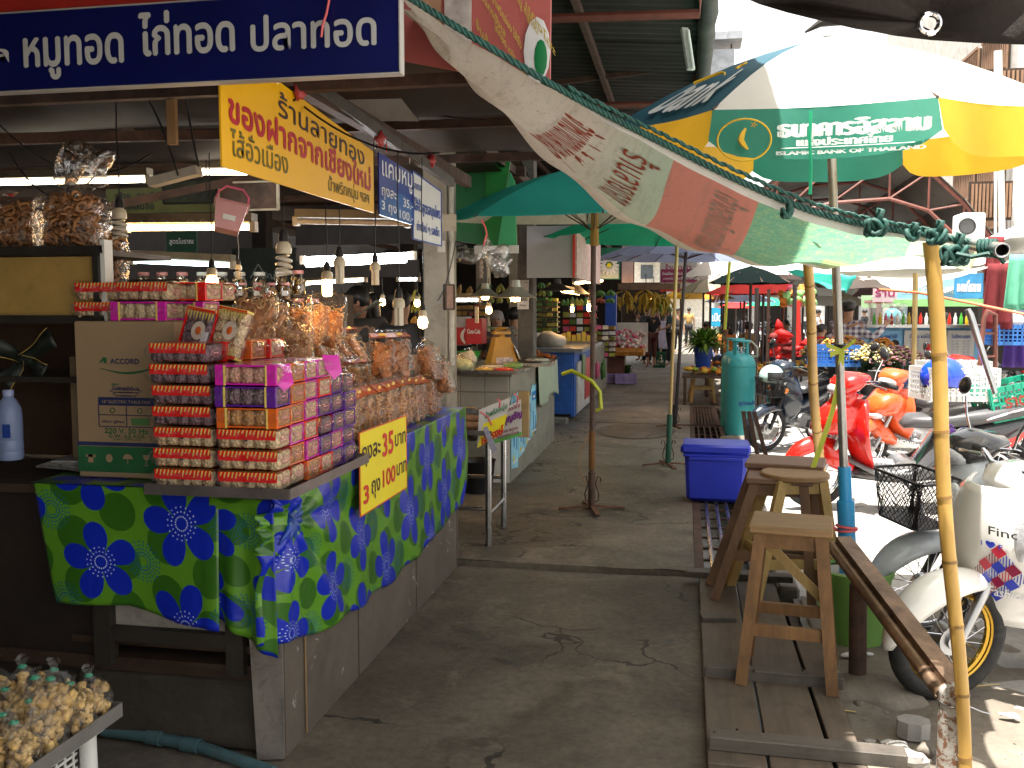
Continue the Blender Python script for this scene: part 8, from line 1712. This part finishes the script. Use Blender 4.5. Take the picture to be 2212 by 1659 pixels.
ump('green umbrella far down the street', 1660, 660, 33, 50, cGreen, rise=.3); ump('pale umbrella over the sitting customers', 1790, 660, 22, 90, cBei, cWhite, rise=.4); ump('white umbrella left of the helmeted woman', 1850, 640, 24, 90, cWhite, rise=.4); ump('dark brown umbrella beside the drinks stall', 1905, 640, 19, 60, M('brown_umbrella', (.06, .03, .03), .7), rise=.5)
ump('pale canopy umbrella left of the steel pole', 1735, 640, 21, 85, cWhite, rise=.5); ump('washed out white umbrella behind the red one', 1690, 618, 25, 120, cWhite, rise=.7); ump('pale green umbrella beyond the fruit tables', 1785, 632, 27, 80, cTeal, cWhite, rise=.5)
ump('small yellow umbrella at the end of the passage', 1470, 645, 30, 45, cYel, rise=.3); ump('white umbrella near the end of the street', 1560, 585, 26, 110, cWhite, rise=.6); ump('red umbrella at the far end of the street', 1590, 665, 38, 40, cRed, rise=.3)
def sheet(name, label, pts, mat, cat_='canopy', sag=.1, n=10, group=None):
    a, b_, c, d = [PY(*p) for p in pts]
    return MB().grid(lambda u, v: tuple(a.lerp(b_, u).lerp(d.lerp(c, u), v)-Vector((0, 0, sag*sin(pi*u)*sin(pi*v)+.03*noise.noise((u*6, v*6, sag*9))))), n, n).build(name, mat, None, 2, tag_=(label, cat_, group), solid=.004)
sheet('white_canopy', 'wide white sunlit canopy stretching behind the bamboo pole', [(1700, 590, 12.5), (2095, 577, 11.5), (2350, 500, 12), (1800, 560, 15)], cWhite, sag=.05)
sheet('white_canopy', 'second white canopy sloping down to an orange cord at the right', [(1770, 575, 13), (1945, 632, 11.0), (2170, 570, 10.8), (2260, 530, 14)], cWhite, sag=.06); sheet('white_canopy', 'grey white awning far right above the drinks stall', [(1880, 640, 16.5), (1960, 655, 15.5), (2110, 610, 15), (2110, 580, 18)], cWhite, sag=.1)
sheet('green_tarp', 'hanging corner of a blue green tarp in front of the white canopies', [(1690, 582, 9.6), (1850, 596, 9.5), (1830, 632, 9.5), (1800, 625, 9.5)], cTeal, 'tarp', .02); sheet('brown_tarp', 'brown shaded tarp edge under the white canopy', [(1740, 600, 12), (1880, 598, 12), (1925, 625, 11), (1770, 622, 12)], mTarpB, 'tarp', .05)
wire('orange_cord', [PY(1900, 625, 9), PY(1985, 632, 8.6), PY(2100, 655, 8.2), PY(2230, 682, 8)], .012, M('orange_cord_m', (.6, .15, .06), .6), 'orange cord stretched from the canopy corner to the right edge', 'cord')
for i, (u, v0, v1, y, m, r, w_) in enumerate(((1632, 622, 775, 14.2, mDPole, .03, 'first of the dark pair'), (1658, 625, 770, 14.5, mIron, .025, 'second of the dark pair'), (1714, 615, 800, 13.6, mDPole, .03, 'right of the red heap'), (1605, 650, 745, 17, mIron, .02, 'leftmost thin'), (1897, 600, 760, 15.5, MATS['red_oxide'], .04, 'rust red one left of the helmeted woman'),
        (1975, 590, 840, 10.5, mGPole, .028, 'brassy one right of the red scooter'), (1980, 585, 600, 9, mGPole, .02, 'short brassy stub under the canopy'), (1560, 660, 740, 19, mDPole, .02, 'thin one at the end of the passage'), (1690, 655, 735, 18, MATS['red_oxide'], .02, 'thin red one in the middle distance'))):
    if i == 6: continue
    a, b_ = PY(u, v1, y), PY(u+3, v0, y); MB().cyl((a.x, a.y, min(a.z, 0)), b_, r, n=8).build('canopy_pole', m, None, True, tag_=(f'upright pole in the street, {w_}', 'pole', 'poles of the street stalls'))
o = thing('leaning_steel_bar', 'pale steel tube leaning at the right behind the white crates', 'steel bar', PY(2140, 850, 7.5)); MB().tube([PY(2090, 668, 7.5), PY(2096, 680, 7.5), PY(2150, 850, 7.4)], [.02, .026, .02], 10).build('tube', mSteel, o, True, world=True)
ht = thing('hand_truck', 'steel tube hand truck standing at the right edge behind the helmets', 'hand truck', PY(2145, 850, 8.5)); mb = MB(); mb.tube([PY(2110, 870, 8.5), PY(2125, 690, 8.5), PY(2132, 672, 8.5), PY(2150, 680, 8.6), PY(2150, 860, 8.6)], .02, 8).build('frame', MATS['red_oxide'], ht, True, world=True)
for v in (720, 770, 820): MB().cyl(PY(2118, v, 8.5), PY(2150, v, 8.6), .012, n=6).build('rung', MATS['red_oxide'], ht, True, world=True)
dr = thing('drinks_stall', 'blue and white drinks stall with bottles and printed menus at the right', 'stall', PY(1960, 780, 14))
a, b_ = PY(1875, 772, 14), PY(2130, 708, 14)
mMenu = M('pale_blue_panel', (.18, .42, .68), .5, var=.2, vs_=3)
MB().box(((a.x+b_.x)/2, 14.2, (b_.z)/2), (b_.x-a.x, .4, b_.z)).build('counter', mMenu, dr, world=True); MB().box(((a.x+b_.x)/2, 14.15, b_.z+.02), (b_.x-a.x+.1, .6, .04)).build('counter_top', mSteel, dr, world=True)
for i, (u0, u1, t_) in enumerate(((1880, 1948, 'ชาเย็น กาแฟ โกโก้'), (1952, 2032, 'น้ำปั่น ผลไม้ปั่น'), (2045, 2105, 'โอเลี้ยง นมสด'))):
    p, q = PY(u0, 768, 13.97), PY(u1, 714, 13.97); MB().box(((p.x+q.x)/2, 13.97, (p.z+q.z)/2), (q.x-p.x, .01, q.z-p.z)).build('menu_sheet', mWC if i else mMenu, dr, world=True)
    mb = MB(); letters(mb, t_, (p.x+q.x)/2, q.z-.08, (q.x-p.x)*.7, .06, .02, fn=lambda x, z, k: (x, 13.955-k, z))
    for r in range(8):
        for c in range(2): letters(mb, ('ชา 15', 'นม 20', 'โก้ 20', 'แฟ 15')[(r+c) % 4], p.x+(q.x-p.x)*(.28+.42*c), q.z-.15-.038*r, (q.x-p.x)*.26, .02, 0, fn=lambda x, z, k: (x, 13.955-k, z))
    mb.build('lettering', mBluInk, dr, world=True)
MB().lathe([(.03, 0), (.05, .10), (.052, .12), (0, .12)], PY(2005, 762, 13.93), 12).build('drink_print', mRed, dr, True, world=True)
bcol = [M('green_bottle', (.08, .4, .05), .2), M('red_bottle', (.5, .03, .02), .2), M('yellow_bottle', (.6, .4, .02), .2), mWhite, M('pink_bottle', (.6, .1, .2), .2)]
for i in range(18):
    p = PY(1888+12.5*i, 706, 14.1); KB = MB().lathe([(0, 0), (.035, 0), (.035, .14), (.014, .19), (.014, .24), (0, .24)], (0, 0, 0), 10).build('bottle', bcol[i*7 % 5], None, True, tag_=('small coloured drink bottle in the row on the drinks counter', 'bottle', 'bottles on the drinks counter')); KB.location = (p.x, 14.1, b_.z+.04); KB.scale = (.7,)*3; KB['label'] = f'{["green","red","yellow","white","pink"][i*7 % 5]} drink bottle on the drinks counter, {["leftmost", "second from the left", "second from the right", "rightmost"][i//5]} of its colour'
pf = PY(1885, 702, 14.3); MB().box(pf+Vector((.22, .1, .16)), (.48, .3, .3)).build('glass_case', film('case_glass', dens=.2), None, tag_=('small glass case at the left end of the drinks counter', 'glass case'))
for i, (u0, v0, u1, v1, y, m, tx_, lb, f_) in enumerate(((1860, 638, 1935, 665, 17, M('green_white_banner', (.35, .55, .3), .5, var=.4, vs_=2), 'เมนูชาวเหนือ ส้มตำ', 'green and white stall banner left of the drinks stall', mMar), (1885, 610, 1938, 652, 15.2, M('pale_pink_poster', (.6, .42, .45), .6, var=.3, vs_=3), 'ร้าน', 'sun bleached pink poster hanging above the drinks stall', mMar),
        (1935, 602, 2090, 646, 15.3, M('sky_blue_banner', (.28, .55, .72), .5, var=.2), 'สดชื่น น้ำผลไม้-กาแฟ', 'sky blue banner with red and blue Thai lettering above the drinks stall', mWInk), (2060, 590, 2125, 645, 14.9, M('blue_drink_sign', (.05, .28, .55), .5), 'ชา-กาแฟ โบราณ นม', 'blue sign with little hearts left of the hanging clothes', mWInk),
        (1930, 646, 2140, 662, 14.8, M('lime_fascia', (.28, .6, .22), .5), '', 'bright green fascia strip along the front of the drinks stall', mWInk), (1536, 665, 1562, 705, 33, M('cyan_sign', (.02, .35, .6), .5), 'เปิด', 'small cyan sign at the far end of the passage', mWInk), (1690, 642, 1720, 660, 21, M('pink_banner', (.65, .2, .2), .5), 'ของใหม่', 'pale red banner hanging behind the dark poles', mWInk),
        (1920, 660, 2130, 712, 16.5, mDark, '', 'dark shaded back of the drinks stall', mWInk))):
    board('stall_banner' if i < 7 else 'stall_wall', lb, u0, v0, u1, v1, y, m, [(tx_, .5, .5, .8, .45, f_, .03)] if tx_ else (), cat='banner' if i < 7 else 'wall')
mWS = M('white_blouse', (.62, .62, .66), .8); mNvS = M('navy_skirt', (.02, .025, .08), .8); mJean = M('jeans', (.05, .07, .13), .8)
mP, n, b = base('plaid_shirt'); v = nd(n, 'TexCoord'); sp = nd(n, 'SeparateXYZ'); n.links.new(v.outputs['Object'], sp.inputs[0]); x_, z_ = E(n, sp.outputs[0]), E(n, sp.outputs[2])
ck_ = ((x_/.07).fr().gt(.5)+(z_/.07).fr().gt(.5))*.5; n.links.new(mix(n, ck_, (.62, .60, .64), (.10, .07, .14)), b.inputs['Base Color']); b.inputs['Roughness'].default_value = .85
p = PY(1832, 700, 13.5); person('man in a purple and white checked shirt seen from behind holding up his right hand', (p.x, 13.5, -.05), 2.75, mP, mJean, 'short', 1.78, sleeve='long', face=False, arms=dict(ell=(-.34, .02, 1.2), wrl=(-.42, -.22, 1.36), elr=(.3, -.1, 1.15), wrr=(.2, -.3, 1.05)), chest_w=1.1)
p = PY(1928, 700, 15); person('young woman with a turquoise helmet, white blouse and navy skirt carrying a bag', (p.x, 15, -.05), 2.7, mWS, mNvS, 'tail', 1.62, sleeve='long', hat=paint('turquoise_shell', (.06, .42, .55)), skirt=True, face=False)
crumple('shopping_bag', 'white plastic shopping bag hanging from the hand of the helmeted woman', PY(1908, 742, 14.8), (.08, .07, .13), mTag, .4, 2)
p = PY(2040, 690, 15.2); person('drinks seller in a bright blue shirt behind the counter', (p.x, 15.2, -.05), .3, M('bright_blue_shirt', (.02, .12, .45), .8), mBlkS, 'short', 1.6)
for i, (u, y, s_, w_) in enumerate(((1524, 21, M('orange_top', (.62, .2, .03), .8), 'in an orange top under the first umbrella'), (1572, 20, MATS['orange_top'], 'with brown hair and an orange top beside the dark pole'), (1612, 20, MATS['mustard_top'], 'in mustard leaning on the fruit table'), (1660, 19.5, mBlkS, 'in black beside the parked motorcycles'), (1765, 17.5, mWS, 'in white bending near the steel umbrella pole'), (1718, 22, M('dim_red_shirt', (.2, .03, .03), .8), 'in dark red behind the red heap'), (1690, 24, mWS, 'in white far down the street'), (1912, 17, mWS, 'in white partly hidden by the helmeted woman'))):
    p = PY(u, 690, y); person(f'person sitting {w_}', (p.x, y, .12), [.3, -.4, 2.5, .8, 2.0, .5, 1.2, 0][i], s_, mJean, 'short' if i != 1 else 'long', 1.62, seated=True, lean=.15)
def blooms(label, u, v, y, r, n_, cols, pot, seed):
    v += 26; o = thing('flower_pot', label, 'flowers', PY(u, v, y), group='buckets of cut flowers'); rr = random.Random(seed); p = PY(u, v, y); H = .32
    MB().lathe([(0, -.25), (r*.42, -.25), (r*.55, .02), (r*.57, .03)], (0, 0, 0), 18).build('pot', pot, o, True); st2, cc = MB(), [MB() for _ in cols]
    for i in range(n_):
        a = rr.random()*6.3; q = sqrt(rr.random()); z = H*(1-.55*q*q)+.05*rr.random(); c = Vector((cos(a)*q*r, sin(a)*q*r*.8, z)); cc[rr.randrange(len(cols))].sphere(c, (.020, .020, .012), 6, 4, lump=.4, seed=i)
        if i % 3 == 0: st2.tube([(c.x*.3, c.y*.3, 0), tuple(c)], .004, 3, caps=False)
        if i % 2: d = Vector((rr.random()-.5, rr.random()-.5, rr.random()-.7))*.09; e = c-Vector((0, 0, .05)); st2.add([e, e+d, e+d+Vector((.02, .01, .01)), e+Vector((.02, 0, .02))], [(0, 1, 2, 3)])
    st2.build('stems', mLfD, o)['kind'] = 'stuff'
    for k, m in enumerate(cols): cc[k].build('blossoms', m, o, True)['kind'] = 'stuff'
fO, fP, fC, fY = M('orange_flower', (.55, .20, .02), .6), M('dusty_pink_flower', (.35, .17, .20), .6), M('cream_flower', (.5, .45, .25), .6), M('ochre_flower', (.45, .28, .04), .6)
blooms('yellow and orange chrysanthemums in a dark pot behind the bamboo pole', 1820, 762, 12, .34, 420, [fO, fY, fP], mBlack, 1); blooms('cream chrysanthemums in a dark pot above the orange scooter', 1885, 782, 11.5, .30, 380, [fC, fC, fY], mBlack, 2)
blooms('dusty pink chrysanthemums in a blue tub above the orange scooter', 1940, 788, 11.5, .36, 460, [fP, fP, fC], M('blue_tub', (.03, .14, .5), .5), 3); blooms('bright orange marigolds between the pink and cream flowers', 1905, 768, 12, .2, 200, [fO], mBlack, 4); blooms('dull pink blossoms left of the bamboo pole', 1770, 765, 13, .25, 260, [fP, fY], mBlack, 5)
cr_o = thing('folded_umbrellas', 'heap of folded bright red cloth and umbrellas in the sun behind the gas cylinders', 'cloth heap', PY(1690, 770, 13.8)); rr = random.Random(8)
for i in range(22):
    p = PY(1655+75*rr.random(), 775-60*rr.random(), 13.4+.8*rr.random()); q = p+Vector((.5*(rr.random()-.2), .2*(rr.random()-.5), .35*(rr.random()-.4))); MB().tube([p, p.lerp(q, .3), p.lerp(q, .7), q], [.01, .07, .05, .01], 7).build('fold', [cRed, cRed, M('dark_red_cloth', (.16, .01, .01), .8)][i % 3], cr_o, 2, world=True)
tr_o = thing('sweet_tree', 'red stick with orange and green wrapped sweets beside the red heap', 'sweet stand', PY(1725, 760, 15.5)); MB().cyl(PY(1725, 770, 15.5), PY(1722, 650, 15.5), .05, n=8).build('stick', mRed, tr_o, True, world=True)
for i in range(40): MB().sphere(PY(1722+70*(rr.random()-.5), 622+35*rr.random(), 15.5+.3*rr.random()), (.07, .06, .06), 7, 5, lump=.5, seed=i).build('wrapped_sweet', [M('orange_top', (.62, .2, .03), .8), MATS['lime_fascia'], MATS['pink_wrap'], fO][i % 4], tr_o, True, world=True)
for i, (u, v, y, w_) in enumerate(((1600, 735, 17.5, 'left'), (1680, 742, 16.5, 'middle'), (1790, 750, 18, 'right'), (1560, 760, 15.8, 'nearest'))):
    p = PY(u, v, y); t_ = thing('fruit_table', f'low market table with fruit in the street, {w_} one', 'table', (p.x, y, -.05), group='fruit tables in the street'); MB().box((0, 0, .55), (1.3, .8, .04)).build('tabletop', mDarkW, t_)
    for sx in (-.6, .6):
        for sy in (-.35, .35): MB().box((sx, sy, .27), (.05, .05, .54)).build('leg', mDarkW, t_)
    rr = random.Random(i+3)
    for k in range(46): MB().sphere((-.6+1.2*rr.random(), -.35+.7*rr.random(), .62+.05*rr.random()), (.055, .05, .04), 7, 5).build('fruit', [mBan, fO, mBanG, fO][(k+i) % 4], t_, True)
crate('blue plastic crate with pink lettering on the tail of the deepest motorcycle', PY(2172, 745, 9.8), .33, .3, .2, M('blue_crate', (.03, .16, .5), .5), .1, name='blue_crate'); helmet('white flowered helmet above the blue crate at the right edge', PY(2178, 712, 9.9), .14, mWhite, 2.)
crate('blue crate beneath the flower pots left of the red scooter', PY(1800, 790, 11.6), .5, .4, .25, M('blue_crate', (.03, .16, .5), .5), .1, name='blue_crate')
for i, (u, v, w_, h_, m, lb, y) in enumerate(((2158, 640, 62, 130, M('maroon_cloth', (.16, .015, .02), .9, var=.3), 'maroon dress hanging at the right edge', 9.6), (2205, 610, 60, 110, M('green_cloth', (.12, .42, .28), .8, var=.2), 'sea green striped cloth hanging at the right edge', 9.4), (2195, 745, 50, 90, M('purple_cloth', (.07, .03, .2), .9), 'purple cloth hanging low at the right edge', 9.9), (2150, 560, 40, 90, MATS['maroon_cloth'], 'dark red cloth in the shade above the maroon dress', 11), (2200, 700, 30, 60, mJean, 'denim cloth hanging beside the purple cloth', 9.8))):
    p = PY(u, v, y); a = w_/FP*y; hh = h_/FP*y; MB().grid(lambda s, t: (p.x+(s-.5)*a*(1-.25*(1-t)), y+.05*sin(s*14)*t, p.z+hh*(.5-t)), 12, 8).build('hanging_cloth', m, None, 2, solid=.004, tag_=(lb, 'clothes', 'clothes hanging at the right'))
board('clothes_shop_back', 'near black board painted as the shaded interior of the clothes stall at the right edge', 2120, 560, 2330, 800, 13, mDark, cat='wall')  # flat board, the shade of the interior is put into its colour
shd = thing('arched_shed', 'open market shed with a curved grey roof on red steel trusses', 'shed', PY(1950, 560, 24))
prof = [(1560, 560), (1600, 440), (1680, 380), (1800, 345), (1925, 335), (2010, 360), (2085, 430), (2140, 500), (2165, 535)]; mShR = M('shed_roof', (.10, .085, .075), .7, var=.2, dirt=.3)
fr0 = [PY(u, v, 17.5) for u, v in prof]
for i in range(len(prof)-1):
    a, b_ = fr0[i], fr0[i+1]; MB().grid(lambda u, v: tuple(a.lerp(b_, u)+Vector((0, 9*v, -.0+.02*sin(v*200)))), 2, 30).build('roof_sheet', mShR, shd, 2, solid=.01, world=True)
for j in range(4):
    dy = j*2.9; up_ = [p+Vector((0, dy+.05, -.08)) for p in fr0]; lw_ = [p+Vector((0, dy+.05, -.75)) for p in fr0]; mr = MATS['red_oxide']
    MB().tube(up_, .035, 6).build('truss_chord', mr, shd, True, world=True); MB().tube(lw_, .035, 6).build('truss_chord', mr, shd, True, world=True)
    for i in range(len(prof)-1): MB().cyl(up_[i], lw_[i], .02, n=6).cyl(lw_[i], up_[i+1], .02, n=6).build('truss_web', mr, shd, True, world=True)
for x in (fr0[-2],): MB().cyl((x.x, 17.8, -.05), (x.x, 17.8, x.z-.7), .06, n=8).build('column', mr, shd, True, world=True)
ac = thing('air_conditioner', 'white outdoor air conditioning unit on a bracket at the right', 'air conditioner', PY(2092, 515, 12)); p = PY(2092, 492, 12); MB().box(p, (.26, .40, .32), bev=.015).build('casing', mWhite, ac, world=True); MB().torus(p+Vector((-.07, -.21, 0)), .09, .008, (0, 1, 0), 18, 5).build('fan_ring', mBlack, ac, True, world=True); MB().cyl(p+Vector((-.07, -.203, 0)), p+Vector((-.07, -.206, 0)), .085, n=18).build('fan_grille', MATS['grey_bodywork'], ac, world=True)
rbd = thing('lattice_building', 'pale concrete building with brown wooden lattice windows at the right edge', 'building', PY(2150, 500, 16)); mBW = M('sunny_wall', (.55, .53, .50), .7, dirt=.3, dcol=(.25, .22, .2)); mLat = wood('lattice_wood', (.22, .12, .07), (.34, .20, .12), axis=2); X0 = PY(2105, 600, 19).x
MB().box((X0+4.6, 25, 5), (8, 12, 11)).build('wall', mBW, rbd, world=True)
for k, (y0, z0_, w_, h_) in enumerate(((19.4, 3.2, 1.5, 1.5), (21.2, 3.2, 1.5, 1.5), (19.4, 5.4, 1.5, 1.6), (21.2, 5.4, 1.5, 1.6))):
    wn = MB().box((X0+.57, y0+w_/2, z0_+h_/2), (.04, w_, h_)).build('window', mDarkW, rbd, world=True); la = MB()
    for i in range(13): la.box((X0+.53, y0+w_*i/12, z0_+h_/2), (.03, .045, h_))
    for i in range(3): la.box((X0+.50, y0+w_/2, z0_+h_*i/2), (.03, w_, .06))
    l_ = la.build('lattice', mLat, rbd, world=True); l_['kind'] = 'stuff'
for (u0, v0, u1, v1, k) in ((2100, 395, 2185, 470, 0), (2110, 150, 2210, 225, 1)):
    a, b_ = PY(u0, v1, 18.8), PY(u1, v0, 18.8); MB().box(((a.x+b_.x)/2, 18.9, (a.z+b_.z)/2), (b_.x-a.x+.1, .05, b_.z-a.z+.1)).build('window', mDarkW, rbd, world=True); la = MB(); N = 11
    for i in range(N): la.box((a.x+(b_.x-a.x)*i/(N-1), 18.84, (a.z+b_.z)/2), (.04, .03, b_.z-a.z)); 
    la.build('lattice', mLat, rbd, world=True)['kind'] = 'stuff'
for u in (2165, 2150): MB().cyl(PY(u, 560, 18.6), PY(u-8 if u > 2160 else u, 110, 18.6), .06 if u > 2160 else .025, n=10).build('drainpipe', mWhite, rbd, True, world=True)
sheet('tin_awning', 'pale tin awning sloping up to the right edge above the clothes', [(2110, 540, 12), (2300, 470, 10), (2300, 440, 12), (2120, 520, 15)], mWhite, 'awning', 0)
cm = thing('metal_chimney', 'square sheet metal chimney with a flat hood beyond the corrugated roof', 'chimney', PY(1565, 190, 20)); p, q = PY(1532, 320, 20), PY(1585, 112, 20); mZ = M('zinc_sheet', (.36, .38, .42), .5, .4, dirt=.4)
MB().box(((p.x+q.x)/2, 20, (p.z+q.z)/2), (q.x-p.x, .5, q.z-p.z)).build('stack', mZ, cm, world=True); h0, h1 = PY(1522, 98, 20), PY(1602, 78, 20); MB().box(((h0.x+h1.x)/2, 20, (h0.z+h1.z)/2), (h1.x-h0.x, .8, h1.z-h0.z)).build('hood', mZ, cm, world=True)
for u in (1533, 1580): MB().cyl(PY(u, 114, 19.8), PY(u, 96, 19.8), .02, n=6).build('hood_strut', mIron, cm, world=True)
rr = random.Random(21); mBs = [M('far_cream', (.8, .76, .68), .8, dirt=.2), M('far_white', (.7, .7, .68), .8, dirt=.2), M('far_grey', (.7, .7, .7), .8, dirt=.2), M('far_pink', (.6, .48, .44), .8, dirt=.2)]; mWin = M('far_window', (.10, .12, .15), .3)
for i, (x0, w_, y, h_) in enumerate(((-3.5, 5, 62, 5.2), (1.8, 6, 66, 4.6), (8, 6.5, 60, 4.2), (14.8, 7, 55, 5), (22, 9, 50, 5.5), (31.5, 12, 46, 6), (9.5, 6, 40, 3.2), (16, 8, 36, 3.4))):
    o = thing('shophouse', f'{["cream","white","grey","pinkish"][i % 4]} low shophouse closing the street, {["leftmost","second from the left","third from the left","fourth","fifth","rightmost","near one in the middle","near one at the right"][i]}', 'building', (x0+w_/2, y, -.05), group='shophouses at the end of the street')
    MB().box((0, 3, h_/2), (w_-.1, 6, h_)).build('wall', mBs[i % 4], o); MB().box((0, -.3, h_+.08), (w_+.2, 6.8, .16)).build('roof', mShR, o); MB().box((0, -.9, 2.7), (w_, 1.6, .08), Matrix.Rotation(.15, 3, 'X')).build('awning', [cWhite, cBei, cBlue, cGreen][i % 4], o)
    for k in range(int(w_/1.5)): MB().box((-w_/2+.9+1.5*k, -.03, h_-1.1), (.8, .08, .9)).build('window', mWin, o)
    for k in range(int(w_/2.6)): MB().box((-w_/2+1.4+2.6*k, -.04, 1.15), (1.9, .1, 2.2)).build('shop_opening', mDark, o)  # solid near-black boxes, painted as the shade inside the openings
for i in range(9):
    x, y = 4+i*2.6, 30+(i*7 % 11); person(f'distant shopper in the bright street, {ordn[i].replace("bottom", "first")} from the left', (x, y, -.05), rr.random()*6, [mWS, mBlkS, MATS['orange_top'], mP][i % 4], mJean, 'short', 1.65, face=False)
